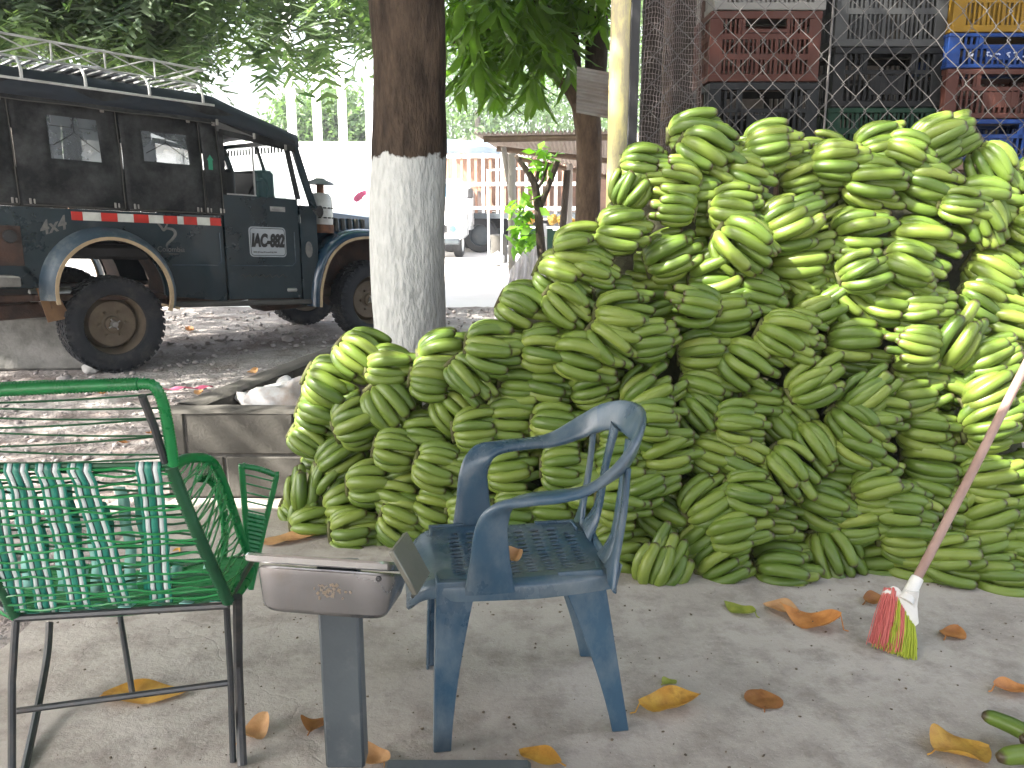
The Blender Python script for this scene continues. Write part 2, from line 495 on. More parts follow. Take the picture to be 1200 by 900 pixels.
LEAVES = [  # px, py, length, width, angle, curl, bend, material, label
    (170, 817, .19, .085, 12, .55, .25, 'yellow_leaf', 'long yellow leaf under the green cord chair'),
    (298, 858, .085, .055, 60, 1.4, .9, 'tan_leaf', 'small curled tan leaf beside the right leg of the green chair'),
    (373, 852, .06, .06, 70, .8, .5, 'dry_leaf', 'small brown leaf just left of the grey scale column'),
    (441, 892, .08, .05, 120, 1.2, .8, 'tan_leaf', 'curled tan leaf just right of the foot of the scale column'),
    (632, 889, .095, .05, 150, .7, .3, 'yellow_leaf', 'yellow leaf at the bottom edge in front of the blue chair'),
    (785, 831, .15, .07, 8, .7, .5, 'yellow_leaf', 'yellow leaf lying right of the rear leg of the blue chair'),
    (893, 821, .08, .075, 75, .5, .3, 'dry_leaf', 'rust brown leaf lying flat in the middle of the floor'),
    (866, 716, .10, .055, 140, .6, .4, 'green_leaf_fallen', 'pale green and yellow leaf lying near the banana pile'),
    (785, 801, .04, .03, 30, .5, .3, 'green_leaf_fallen', 'tiny green leaf above the yellow leaf by the blue chair'),
    (948, 730, .16, .09, 155, 1.3, .8, 'dry_leaf', 'large curled orange brown leaf left of the broom'),
    (915, 716, .10, .06, 145, 1.0, .6, 'tan_leaf', 'tan leaf scrap touching the large curled brown leaf'),
    (1024, 706, .07, .05, 20, .8, .5, 'dry_leaf', 'brown leaf at the foot of the bananas left of the broom'),
    (1115, 743, .085, .055, 45, 1.2, .9, 'dry_leaf', 'cupped brown leaf right of the broom head'),
    (1187, 812, .09, .05, 0, .9, .6, 'dry_leaf', 'reddish brown leaf at the right edge of the floor'),
    (1127, 881, .125, .10, 15, .7, .4, 'yellow_leaf', 'broad orange leaf in the bottom right corner'),
    (627, 695, .10, .05, 5, .8, .5, 'dry_leaf', 'rust coloured leaf under the blue chair against the bananas'),
    (340, 634, .20, .07, 12, .6, .3, 'tan_leaf', 'long tan leaf lying behind the steel scale head'),
]
LMATS = {}
for i, (px, py, L, W, ang, cu, be, mt, lab) in enumerate(LEAVES):
    me = leaf_mesh(L * 1.22, W * 1.3, cu * (.35 + .5 * (i % 3) / 2), be * (.3 + .5 * (i % 2)), 100 + i, M[mt])
    o = inst('fallen_leaf', me); o.location = ground(px, py); o.rotation_euler = (0, 0, R(ang))
    tag(o, lab, 'leaf')
YARD_LEAVES = [(176, 508, .07, 'dry_leaf', 'orange leaf on the gravel seen through the top of the green chair'),
    (296, 437, .13, 'tan_leaf', 'tan leaf on the gravel beside the block planter'),
    (232, 463, .12, 'tan_leaf', 'pale leaf on the gravel left of the planter corner'),
    (120, 462, .08, 'dry_leaf', 'brown leaf on the gravel behind the top rail of the green chair'),
    (146, 520, .07, 'dry_leaf', 'brown leaf on the gravel low behind the green chair cords'),
    (60, 566, .07, 'dry_leaf', 'dead leaf on the gravel behind the striped straps'),
    (188, 610, .08, 'dry_leaf', 'dead leaf behind the lower back of the green chair'),
    (205, 650, .07, 'yellow_leaf', 'yellow leaf behind the lower back of the green chair'),
    (222, 388, .16, 'dry_leaf', 'dark dead leaf on the gravel under the jeep'),
    (395, 420, .10, 'tan_leaf', 'dead leaf on the gravel behind the planter rim')]
for i, (px, py, L, mt, lab) in enumerate(YARD_LEAVES):
    me = leaf_mesh(L, L * .5, .8, .5, 300 + i, M[mt])
    o = inst('fallen_leaf', me); o.location = ground(px, py, -.01); o.rotation_euler = (0, 0, random.uniform(0, 6))
    tag(o, lab, 'leaf')
M['pink_plastic'] = pbr('pink_plastic', (.62, .12, .22), rough=.4, scale=8, bump=.1)
mb = MB(); g = ground(215, 458, -.012)
mb.grid(lambda u, v: (g.x - .19 + u * .38, g.y + .09 * u + (v - .5) * .035, g.z + .012 + .012 * math.sin(u * 14 + v * 3)), 22, 3)
tag(mb.build('plastic_strip', M['pink_plastic'], fixn=False, origin=g), 'crumpled pink plastic strip lying on the gravel', 'litter')

# ------------------------------------------------------------------ planter of concrete blocks
PZ = .43
def planter():
    t = thing('block_planter', 'low planter of grey concrete blocks around the whitewashed tree', 'planter', (-1.6, 3.9, 0))
    O = Vector(t.location)
    shared = {}
    def blk(p, d, L, z0, h, th, off):
        """one block: p start, d unit direction, length"""
        key = (round(L, 2), round(h, 3))
        if key not in shared or random.random() < .35:
            mb = MB(); mb.box((0, 0, 0), (L - .012, th, h - .012), ch=.006)
            mb.v = [(a + random.uniform(-.002, .002), b + random.uniform(-.002, .002), c + random.uniform(-.002, .002)) for a, b, c in mb.v]
            shared[key] = mb.mesh('block', M['block'], smooth=False)
        c = Vector((p[0], p[1], 0)) + Vector((d[0], d[1], 0)) * (L / 2) + Vector((0, 0, z0 + h / 2)) - O
        o = inst('block', shared[key], t, c + Vector((0, random.uniform(-.003, .003), 0))); o.rotation_euler = (0, 0, math.atan2(d[1], d[0]) + random.uniform(-.004, .004))
    def wall(a, b, joints_up, joints_lo, th=.14):
        a = Vector((a[0], a[1], 0)); b = Vector((b[0], b[1], 0)); L = (b - a).length; d = (b - a) / L
        for (js, z0) in ((joints_lo, 0.0), (joints_up, .21)):
            ed = [0] + [j for j in js if j < L - .05] + [L]
            for i in range(len(ed) - 1):
                blk((a.x + d.x * ed[i], a.y + d.y * ed[i]), d, ed[i + 1] - ed[i], z0, .21, th, 0)
        # mortar core
        mb = MB(); mid = (a + b) / 2; rot = Matrix.Rotation(math.atan2(d.y, d.x), 3, 'Z')
        mb.box(mid + Vector((0, 0, .21)) - O, (L - .02, th - .016, .414), rot)
        mb.build('mortar', M['mortar'], t, smooth=False)
        # thin uneven mortar cap
        n = int(L / .05); nrm = Vector((-d.y, d.x, 0))
        mb = MB()
        ca = []
        def fn(u, v):
            pos = a + d * (u * L) + nrm * ((v - .5) * (th + .004 + .006 * noise.noise(Vector((u * 9, v, 1)))))
            edge = 0 if 0 < v < 1 else -.012
            return pos + Vector((0, 0, PZ - .004 + edge + .005 * noise.noise(Vector((pos.x * 7, pos.y * 7, 0))))) - O
        mb.grid(fn, n, 6); mb.build('mortar_cap', M['block'], t, fixn=False, auto=None)
    wall((-1.634, 3.91), (.35, 3.91), [.11, .62, 1.14, 1.65], [.285, .80, 1.32, 1.8])
    wall((-1.565, 3.99), (-1.15, 5.60), [.40, .91, 1.42], [.15, .66, 1.17])
    wall((-1.08, 5.60), (.35, 5.60), [.4, .9, 1.3], [.2, .7, 1.2])
    wall((.28, 3.99), (.28, 5.53), [.4, .9, 1.3], [.2, .7, 1.2])
    mb = MB()
    def fn(u, v):
        y = 3.97 + v * 1.6; xl = -1.56 + (y - 3.99) / 1.61 * .415; x = xl + u * (.22 - xl)
        return Vector((x, y, .17 + .05 * fbm(x, y, 3) + .04 * (1 - abs(v - .5)))) - O
    mb.grid(fn, 40, 36); mb.build('soil_bed', M['soil'], t, fixn=False, auto=None)
planter()
M['sack'] = pbr('white_plastic_sack', (.72, .73, .74), (.6, .6, .6), rough=.35, scale=6, bump=.2, bscale=18, dist=.02, dirt=(.45, .33, .24), dirt_amt=.75, dirt_scale=3.5, dirt_lo=.47, dirt_hi=.62, trans=.25)
def crumpled(name, c, s, seed, mat, lab, cat, amp=.22, n=40, flat=.25):
    mb = MB()
    def fn(u, v):
        th = u * 2 * PI; ph = (v - .5) * PI
        p = Vector((math.cos(th) * math.cos(ph), math.sin(th) * math.cos(ph), math.sin(ph)))
        d = 1 + amp * noise.fractal(p * 1.6 + Vector((seed, 0, 0)), 1, 2, 3) + amp * .5 * abs(noise.noise(p * 4.5 + Vector((0, seed, 0))))
        d -= amp * .35 * (1 - abs(noise.noise(p * 3 + Vector((seed, 5, 0))))) ** 6
        q = Vector((p.x * s[0] * d, p.y * s[1] * d, p.z * s[2] * d))
        if q.z < -flat * s[2]: q.z = -flat * s[2]
        q.z += flat * s[2]
        return q
    mb.grid(fn, n, n // 2)
    o = mb.build(name, mat, fixn=True, auto=None); o.location = c
    return tag(o, lab, cat)
crumpled('plastic_sack', (-1.15, 4.28, .27), (.30, .17, .165), 3, M['sack'], 'crumpled white plastic sack with brown stains inside the block planter', 'sack', amp=.35)

# ------------------------------------------------------------------ left concrete ledge in front of the jeep
mb = MB()
mb.box((0, 0, .22), (2.4, .62, .44), ch=.02)
def rough(mb, a, s):
    mb.v = [tuple(Vector(p) + Vector((noise.noise(Vector(p) * s), noise.noise(Vector(p) * s + Vector((5, 0, 0))), noise.noise(Vector(p) * s + Vector((0, 5, 0))))) * a) for p in mb.v]
import bmesh
def subdiv(ob, cuts=6, amp=.01, sc=6):
    b = bmesh.new(); b.from_mesh(ob.data)
    bmesh.ops.subdivide_edges(b, edges=b.edges, cuts=cuts, use_grid_fill=True)
    for v in b.verts:
        p = v.co * sc
        v.co += Vector((noise.noise(p), noise.noise(p + Vector((7, 0, 0))), noise.noise(p + Vector((0, 7, 0))))) * amp
    b.to_mesh(ob.data); b.free()
o = mb.build('concrete_ledge', M['old_concrete'], smooth=False, auto=None); subdiv(o, 14, .022, 5)
g = ground(92, 434); o.location = (g.x - 1.12, g.y + .30, -.02); o.rotation_euler = (0, 0, R(8))
tag(o, 'worn grey concrete ledge at the left edge in front of the jeep rear wheel', 'ledge')

# ================================================================== TREES
def bark_mat(name, col, col2, paint=None, line=1.65):
    m, nt, b = newmat(name); N = nt.nodes.new; L = nt.links.new
    tc = N('ShaderNodeTexCoord'); mp = N('ShaderNodeMapping'); mp.inputs['Scale'].default_value = (1, 1, .35); L(tc.outputs['Object'], mp.inputs[0])
    n1 = N('ShaderNodeTexNoise'); n1.inputs['Scale'].default_value = 9; n1.inputs['Detail'].default_value = 9; n1.inputs['Roughness'].default_value = .7; L(mp.outputs[0], n1.inputs['Vector'])
    cr = N('ShaderNodeValToRGB'); cr.color_ramp.elements[0].position = .38; cr.color_ramp.elements[1].position = .68
    cr.color_ramp.elements[0].color = rgba(col2); cr.color_ramp.elements[1].color = rgba(col); L(n1.outputs['Fac'], cr.inputs['Fac'])
    out = cr.outputs[0]
    n2 = N('ShaderNodeTexNoise'); n2.inputs['Scale'].default_value = 38; n2.inputs['Detail'].default_value = 8; L(mp.outputs[0], n2.inputs['Vector'])
    if paint:
        sx = N('ShaderNodeSeparateXYZ'); L(tc.outputs['Object'], sx.inputs[0])
        n3 = N('ShaderNodeTexNoise'); n3.inputs['Scale'].default_value = 16; n3.inputs['Detail'].default_value = 4; L(tc.outputs['Object'], n3.inputs['Vector'])
        ad = N('ShaderNodeMath'); ad.operation = 'MULTIPLY_ADD'; ad.inputs[1].default_value = .14; L(n3.outputs['Fac'], ad.inputs[0]); L(sx.outputs['Z'], ad.inputs[2])
        lt = N('ShaderNodeMapRange'); lt.inputs['From Min'].default_value = line + .03; lt.inputs['From Max'].default_value = line + .045
        lt.inputs['To Min'].default_value = 1; lt.inputs['To Max'].default_value = 0; L(ad.outputs[0], lt.inputs['Value'])
        # chips in the paint
        n4 = N('ShaderNodeTexNoise'); n4.inputs['Scale'].default_value = 13; n4.inputs['Detail'].default_value = 10; n4.inputs['Roughness'].default_value = .75; L(mp.outputs[0], n4.inputs['Vector'])
        ch = N('ShaderNodeMapRange'); ch.inputs['From Min'].default_value = .68; ch.inputs['From Max'].default_value = .72; ch.inputs['To Min'].default_value = 1; ch.inputs['To Max'].default_value = .25
        L(n4.outputs['Fac'], ch.inputs['Value'])
        mu = N('ShaderNodeMath'); mu.operation = 'MULTIPLY'; L(lt.outputs[0], mu.inputs[0]); L(ch.outputs[0], mu.inputs[1])
        pc = N('ShaderNodeValToRGB'); pc.color_ramp.elements[0].position = .3; pc.color_ramp.elements[1].position = .6
        pc.color_ramp.elements[0].color = rgba(tuple(x * .78 for x in paint)); pc.color_ramp.elements[1].color = rgba(paint)
        L(n2.outputs['Fac'], pc.inputs['Fac'])
        mx = N('ShaderNodeMix'); mx.data_type = 'RGBA'; L(mu.outputs[0], mx.inputs['Factor']); L(out, mx.inputs['A']); L(pc.outputs[0], mx.inputs['B']); out = mx.outputs['Result']
    L(out, b.inputs['Base Color']); b.inputs['Roughness'].default_value = .9; b.inputs['Specular IOR Level'].default_value = .2
    bp = N('ShaderNodeBump'); bp.inputs['Strength'].default_value = 1.0; bp.inputs['Distance'].default_value = .02; L(n2.outputs['Fac'], bp.inputs['Height']); L(bp.outputs[0], b.inputs['Normal'])
    return m
M['bark_white'] = bark_mat('whitewashed_bark', (.085, .060, .042), (.022, .016, .012), paint=(.50, .515, .50), line=1.50)
M['bark'] = bark_mat('brown_bark', (.20, .14, .095), (.08, .055, .04))
M['bark_dark'] = bark_mat('dark_bark', (.11, .085, .065), (.04, .032, .026))
M['bark_grey'] = bark_mat('grey_bark', (.22, .19, .165), (.11, .095, .08))

def limb(path, rad, nseg=14, seed=0, amp=.10, step=6, name='trunk', mat=None, parent=None, origin=(0, 0, 0)):
    P_ = bez(path, step); n = len(P_); rr = samp(rad, n)
    mb = MB(); fr = mb.frames(P_)
    O = Vector(origin)
    vs = []
    for i, p in enumerate(P_):
        t, u, w = fr[i]
        for k in range(nseg):
            a = 2 * PI * k / nseg
            dirv = w * math.cos(a) + u * math.sin(a)
            q = p + dirv * rr[i]
            d = noise.fractal(Vector((q.x * 2.6 + seed, q.y * 2.6, q.z * 1.1)), 1, 2, 4) * amp + noise.noise(Vector((q.x * 14 + seed, q.y * 14, q.z * 5))) * amp * .22
            vs.append(p + dirv * rr[i] * (1 + d) - O)
    fs = [(i * nseg + k, i * nseg + (k + 1) % nseg, (i + 1) * nseg + (k + 1) % nseg, (i + 1) * nseg + k) for i in range(n - 1) for k in range(nseg)]
    fs += [tuple(range((n - 1) * nseg, n * nseg))]
    mb.add(vs, fs)
    return mb.build(name, mat, parent, auto=None)

def leaf_cloud(centers, n_per, spread, size, droop=.3, fold=.25, aspect=.42, seed=1):
    """many separate folded leaves (2 quads each) around clump centres -> verts, quads."""
    rs = np.random.RandomState(seed)
    C = np.repeat(np.asarray(centers, float), n_per, axis=0)
    n = len(C)
    P = C + rs.normal(0, 1, (n, 3)) * np.asarray(spread)
    d = rs.normal(0, 1, (n, 3)); d[:, 2] -= droop * 2; d /= np.linalg.norm(d, axis=1, keepdims=True)
    up = rs.normal(0, .5, (n, 3)); up[:, 2] += 1
    side = np.cross(d, up); side /= np.linalg.norm(side, axis=1, keepdims=True) + 1e-9
    nn = np.cross(side, d)
    s = size * rs.uniform(.6, 1.3, (n, 1))
    a = P; e = P + d * s; m = P + d * s * .45
    l = m + side * s * aspect * .5 + nn * s * fold * .3; r_ = m - side * s * aspect * .5 + nn * s * fold * .3
    vs = np.stack([a, l, e, r_], 1).reshape(-1, 3)
    b = np.arange(n)[:, None] * 4
    tri = np.concatenate([b + [0, 1, 2], b + [0, 2, 3]])
    return vs, tri
def foliage_mat(name, dark, light, trans=.35, rough=.5, sc=1.2, spec=.4):
    m, nt, b = newmat(name); N = nt.nodes.new; L = nt.links.new
    tc = N('ShaderNodeTexCoord'); n1 = N('ShaderNodeTexNoise'); n1.inputs['Scale'].default_value = sc; n1.inputs['Detail'].default_value = 6; n1.inputs['Roughness'].default_value = .8
    L(tc.outputs['Object'], n1.inputs['Vector'])
    geo = N('ShaderNodeNewGeometry')
    ad = N('ShaderNodeMath'); ad.operation = 'MULTIPLY_ADD'; ad.inputs[1].default_value = .45; L(geo.outputs['Random Per Island'], ad.inputs[0]); L(n1.outputs['Fac'], ad.inputs[2])
    cr = N('ShaderNodeValToRGB'); cr.color_ramp.elements[0].position = .42; cr.color_ramp.elements[1].position = .95
    cr.color_ramp.elements[0].color = rgba(dark); cr.color_ramp.elements[1].color = rgba(light); L(ad.outputs[0], cr.inputs['Fac'])
    L(cr.outputs[0], b.inputs['Base Color']); b.inputs['Roughness'].default_value = rough; b.inputs['Specular IOR Level'].default_value = spec
    tr = N('ShaderNodeBsdfTranslucent'); g2 = N('ShaderNodeMix'); g2.data_type = 'RGBA'; g2.blend_type = 'MULTIPLY'; g2.inputs['Factor'].default_value = 1
    L(cr.outputs[0], g2.inputs['A']); g2.inputs['B'].default_value = (1.6, 2.0, .7, 1); L(g2.outputs['Result'], tr.inputs['Color'])
    ms = N('ShaderNodeMixShader'); ms.inputs[0].default_value = trans; L(b.outputs[0], ms.inputs[1]); L(tr.outputs[0], ms.inputs[2]); L(ms.outputs[0], nt.nodes['Material Output'].inputs['Surface'])
    return m
M['fol_mango'] = foliage_mat('mango_leaves', (.04, .09, .018), (.13, .22, .04), trans=.45, rough=.33)
M['fol_crown'] = foliage_mat('crown_leaves', (.03, .065, .018), (.07, .125, .03), trans=.3)
M['fol_feather'] = foliage_mat('feathery_leaves', (.045, .080, .045), (.15, .195, .125), trans=.42, rough=.6)
M['fol_far'] = foliage_mat('far_leaves', (.07, .12, .06), (.13, .19, .09), trans=.3, rough=.6)

# 1. whitewashed tree in the planter
def white_tree():
    base = Vector((-.62, 4.95, .15))
    t = thing('whitewashed_tree', 'thick tree with whitewashed lower trunk and dark brown bark above', 'tree', base)
    limb([(-.61, 4.95, .1), (-.59, 4.95, .5), (-.60, 4.95, 1.0), (-.578, 4.95, 1.7), (-.56, 4.93, 2.15), (-.56, 4.92, 2.8), (-.53, 4.9, 3.3)],
         [.235, .216, .205, .208, .196, .210, .20], 96, 2, .092, 40, 'trunk', M['bark_white'], t, base)
    for k, pth in enumerate([[(-.53, 4.9, 3.1), (-1.2, 4.7, 3.9), (-2.2, 4.6, 4.5), (-3.2, 4.8, 5.0)], [(-.53, 4.9, 3.2), (0, 5.2, 4.0), (.9, 5.5, 4.7), (1.6, 5.6, 5.1)],
                             [(-.53, 4.9, 3.2), (-.7, 4.2, 4.0), (-.9, 3.2, 4.7), (-.9, 2.4, 5.0)], [(-.53, 4.9, 3.2), (-.6, 5.8, 4.0), (-1.0, 6.9, 4.8)]]):
        limb(pth, [.13, .10, .07, .03], 10, k, .1, 5, 'branch', M['bark'], t, base)
    rs = np.random.RandomState(5)
    cs = []
    while len(cs) < 300:
        x, y, z = rs.uniform(-5.2, 3.0), rs.uniform(1.6, 8.6), rs.uniform(3.75, 5.6)
        if ((x + 1.1) / 4.0) ** 2 + ((y - 5.0) / 3.6) ** 2 + ((z - 4.6) / 1.1) ** 2 < 1 and z > 1.4 + y * .33 + .35: cs.append((x, y, z))
    while len(cs) < 440: cs.append((rs.uniform(-5.6, -1.9), rs.uniform(2.6, 5.3), rs.uniform(3.75, 5.2)))  # unseen clumps added sunward to shade the trunk and planter
    # clumps thinned toward the sun so flecks reach the crest of the banana pile
    def keep(c):
        X, Y = c[0] + .943 * (c[2] - 1.5), c[1] + .386 * (c[2] - 1.5)
        return not (.0 < X < 2.8 and 2.8 < Y < 4.3) or rs.rand() < .28
    cs = [c for c in cs if keep(c)]
    vs, q = leaf_cloud(cs, 80, (.40, .40, .24), .18, seed=3)
    ob = np_mesh('crown', vs - np.array(base), q, M['fol_crown'], t, kind='stuff')
white_tree()

# fine hanging sprays: feathery pinnate fronds
def fronds(spots, L, seed, n_leaf=10, w=.075):
    rs = np.random.RandomState(seed); VS = []; Q = []; k = 0
    for (x, y, z) in spots:
        d = rs.normal(0, 1, 3); d[2] = -abs(d[2]) * .7 - .15; d /= np.linalg.norm(d)
        ll = L * rs.uniform(.6, 1.25)
        s = np.cross(d, [0, 0, 1]); s /= np.linalg.norm(s) + 1e-9
        up = np.cross(s, d)
        for i in range(n_leaf):
            u = (i + .6) / n_leaf
            p = np.array((x, y, z)) + d * ll * u + np.array((0, 0, -1)) * ll * u * u * .35
            if rs.rand() < .12: continue
            wd = w * ll / .35 * math.sin(PI * min(1, u * .85 + .15)) * rs.uniform(1.1, 1.9)
            for sg in (-1, 1):
                a = p; e = p + s * sg * wd + d * wd * rs.uniform(.2, .9) + up * rs.normal(0, .35) * wd
                tv = d * ll / n_leaf * rs.uniform(.34, .6)
                VS += [a - tv, e - tv * .4, e + tv * .6, a + tv]; Q.append([k, k + 1, k + 2, k + 3]); k += 4
    return np.array(VS), np.array(Q)
def feather_tree():
    base = Vector((-7.7, 14.0, -.05))
    t = thing('feathery_tree', 'tall grey-trunked tree with feathery drooping foliage behind the jeep', 'tree', base)
    limb([(-7.7, 14, -.1), (-7.7, 14, 1.5), (-7.65, 14, 3), (-7.6, 14, 4.5), (-7.5, 14, 6.5)], [.30, .25, .23, .21, .14], 18, 4, .12, 6, 'trunk', M['bark_grey'], t, base)
    brs = [[(-7.6, 14, 3.4), (-6.4, 12.4, 4.1), (-5.0, 11.0, 4.4), (-3.4, 10.2, 4.3), (-2.4, 10.0, 4.1)], [(-7.6, 14, 3.4), (-8.2, 12.2, 4.2), (-8.6, 10.4, 4.5)],
           [(-7.6, 14, 4.0), (-6.0, 13.5, 5.2), (-4.2, 13, 5.8)], [(-7.6, 14, 4.0), (-9.4, 13.6, 5.2)]]
    for k, p in enumerate(brs): limb(p, [.14, .10, .07, .05, .03][:len(p)], 9, k + 9, .1, 5, 'branch', M['bark_grey'], t, base)
    rs = np.random.RandomState(11); sp = []
    # lower fringe seen in the photo: (px, py_bottom) profile
    prof = [(-120, 60), (0, 52), (60, 34), (100, 60), (150, 80), (200, 92), (228, 98), (244, 60), (285, 48), (325, 76), (355, 86), (395, 50), (430, 40), (470, 30)]
    def bot(px):
        for (a, b), (c, d) in zip(prof, prof[1:]):
            if a <= px <= c: return b + (d - b) * (px - a) / (c - a)
        return 30
    while len(sp) < 3600:
        px = rs.uniform(-120, 445); Y = rs.uniform(9.6, 12.6)
        lo = bot(px); py = rs.uniform(-130, lo - 12)
        dens = 1.0 if px < 232 else .6
        if px > 235: dens *= .42
        if py > 0 and noise.noise(Vector((px * .02, py * .03, 1.5))) < (-.5 if px < 225 else -.05): continue
        if rs.rand() > dens: continue
        p = at(px, py, Y); sp.append((p.x, p.y, p.z))
    while len(sp) < 3300:
        x, y, z = rs.uniform(-13, -2.2), rs.uniform(8.0, 14.5), rs.uniform(3.6, 6.2)
        if z > 1.4 + y * .25 + .3: sp.append((x, y, z))
    vs, q = fronds(sp, .55, 12)
    np_mesh('crown', vs - np.array(base), q, M['fol_feather'], t, kind='stuff')
feather_tree()
def shade_tree():  # unseen tree, added so its crown shades the jeep and gravel
    base = Vector((-9.5, 6.0, -.05))
    t = thing('added_shade_tree', 'broad leafy tree added out of view at left to shade the parked jeep', 'tree', base)
    limb([(-9.5, 6, -.1), (-9.4, 6, 1.6), (-9.3, 6, 3.0), (-9.0, 6, 4.4)], [.3, .26, .24, .18], 16, 6, .12, 6, 'trunk', M['bark_grey'], t, base)
    for k, p in enumerate([[(-9.2, 6, 3.2), (-8, 6.2, 4.4), (-6.4, 6.4, 5.0)], [(-9.2, 6, 3.2), (-9, 7.6, 4.5), (-8, 8.6, 5.2)], [(-9.2, 6, 3.2), (-9, 4.6, 4.5), (-8, 3.6, 5.0)]]):
        limb(p, [.13, .09, .04], 9, k + 3, .1, 5, 'branch', M['bark_grey'], t, base)
    rs = np.random.RandomState(8); cs = []
    while len(cs) < 230:
        x, y, z = rs.uniform(-13, -3.6), rs.uniform(2.2, 10.2), rs.uniform(4.0, 6.2)
        if ((x + 8.3) / 4.6) ** 2 + ((y - 6.0) / 3.9) ** 2 + ((z - 5.1) / 1.2) ** 2 < 1 and z > 1.4 + y * .3 + .3: cs.append((x, y, z))
    vs, q = leaf_cloud(cs, 60, (.42, .42, .25), .19, seed=4)
    np_mesh('crown', vs - np.array(base), q, M['fol_crown'], t, kind='stuff')
shade_tree()

# mango tree right of the centre with its drooping leaves built one by one
def mango_leaf_mesh(L, W, seed, mat):
    rr = random.Random(seed); mb = MB(); bend = rr.uniform(.1, .35); fold = rr.uniform(.15, .4)
    def fn(u, v):
        w = W * .5 * (math.sin(PI * (u ** .8)) ** .8) * (1 - .2 * u); b = (v - .5) * 2
        return (b * w, -bend * L * u * u + abs(b) * w * fold + .008 * math.sin(u * 16) * abs(b), -u * L)
    mb.grid(fn, 7, 2)
    mb.tube([(0, 0, .045), (0, 0, .02), (0, 0, 0)], .0022, 4)
    return mb.mesh('leaf', mat, fixn=False, auto=None)
def mango_tree():
    base = Vector((.95, 8.0, -.05))
    bx = at(689, 200, 8.0).x
    base.x = bx
    t = thing('mango_tree', 'leafy tree with brown forked trunk and long drooping leaves beside the yellow post', 'tree', base)
    z = lambda py, Y=8.0: at(600, py, Y).z
    X = lambda px, py, Y=8.0: at(px, py, Y)
    limb([(bx, 8, -.1), (bx, 8, .6), X(689, 230), X(690, 180), X(688, 145), X(684, 120)], [.13, .12, .115, .115, .125, .12], 20, 3, .10, 8, 'trunk', M['bark'], t, base)
    limb([X(684, 130), X(697, 90), X(700, 40), X(702, -40), X(705, -120)], [.10, .095, .10, .09, .06], 14, 5, .12, 6, 'branch', M['bark_dark'], t, base)
    limb([X(682, 130), X(668, 108), X(655, 92), X(640, 60), X(620, 20), X(600, -40)], [.07, .05, .045, .04, .035, .03], 10, 6, .12, 6, 'branch', M['bark'], t, base)
    limb([X(684, 125), X(676, 95), X(674, 60), X(668, 10), X(650, -60)], [.06, .05, .045, .04, .03], 10, 7, .12, 6, 'branch', M['bark_dark'], t, base)
    limb([X(640, 60, 7.9), X(600, 40, 7.7), X(560, 35, 7.6), X(530, 50, 7.5)], [.03, .025, .018, .012], 8, 8, .12, 6, 'branch', M['bark_dark'], t, base)
    limb([X(655, 20, 7.9), X(610, -10, 7.5), X(570, -20, 7.2), X(530, -10, 7.0)], [.03, .025, .018, .012], 8, 9, .12, 6, 'branch', M['bark_dark'], t, base)
    protos = [mango_leaf_mesh(.29 + .035 * (k % 3), .080 + .010 * (k % 2), k, M['fol_mango']) for k in range(6)]
    rs = random.Random(21); n = 0
    # rosettes of drooping leaves
    ros = []
    while len(ros) < 46:
        px, py = rs.uniform(520, 672), rs.uniform(-12, 92)
        if py > 70 and px > 640: continue
        if py > 60 and px < 530: continue
        ros.append((px, py, rs.uniform(6.6, 7.9)))
    for (px, py, Y) in ros:
        c = at(px, py, Y) - base
        for j in range(rs.choice([5, 6, 7])):
            if n >= 296: break
            a = rs.uniform(0, 2 * PI); tilt = rs.uniform(.15, .95)
            M4 = Matrix.Translation(c) @ Matrix.Rotation(a, 4, 'Z') @ Matrix.Rotation(-tilt, 4, 'X') @ Matrix.Translation((0, 0, -.03)) @ Matrix.Rotation(rs.uniform(-.5, .5), 4, 'Z')
            o = inst('leaf', rs.choice(protos), t); o.matrix_basis = M4 @ Matrix.Scale(rs.uniform(.8, 1.2), 4); n += 1
    # the rest of the crown: one mass
    V_, F_ = [], []; k = 0
    pv = [(np.array([v.co[:] for v in p.vertices]), [tuple(f.vertices) for f in p.polygons if len(f.vertices) == 4 and max(f.vertices) < 24]) for p in protos]
    rr = np.random.RandomState(6)
    cnt = 0
    while cnt < 3400:
        if cnt < 800:
            px, py, Y = rr.uniform(518, 712), rr.uniform(-40, 95), rr.uniform(7.4, 9.0)
            if py > 45 + 40 * math.sin(px * .09) * .5 + 25 * (1 if 540 < px < 640 else 0): continue
            if px > 660 and py > 25: continue
            p = at(px, py, Y)
        else:
            p = Vector((rr.uniform(-1.6, 2.6), rr.uniform(5.8, 10.5), rr.uniform(3.4, 5.6)))
            if p.z < 1.4 + p.y * .235 + .45: continue
            if p.x > .3 and p.y < 6.5: continue
        v, f = pv[rr.randint(6)]
        v = v[:24]
        a = rr.uniform(0, 6.28); tl = rr.uniform(.1, 1.2)
        Rm = np.array((Matrix.Rotation(a, 3, 'Z') @ Matrix.Rotation(-tl, 3, 'X')))
        V_.append(v @ Rm.T + np.array(p - base)); F_.append(np.array(f) + k); k += 24; cnt += 1
    np_mesh('crown', np.concatenate(V_), np.concatenate(F_), M['fol_mango'], t, kind='stuff')
mango_tree()

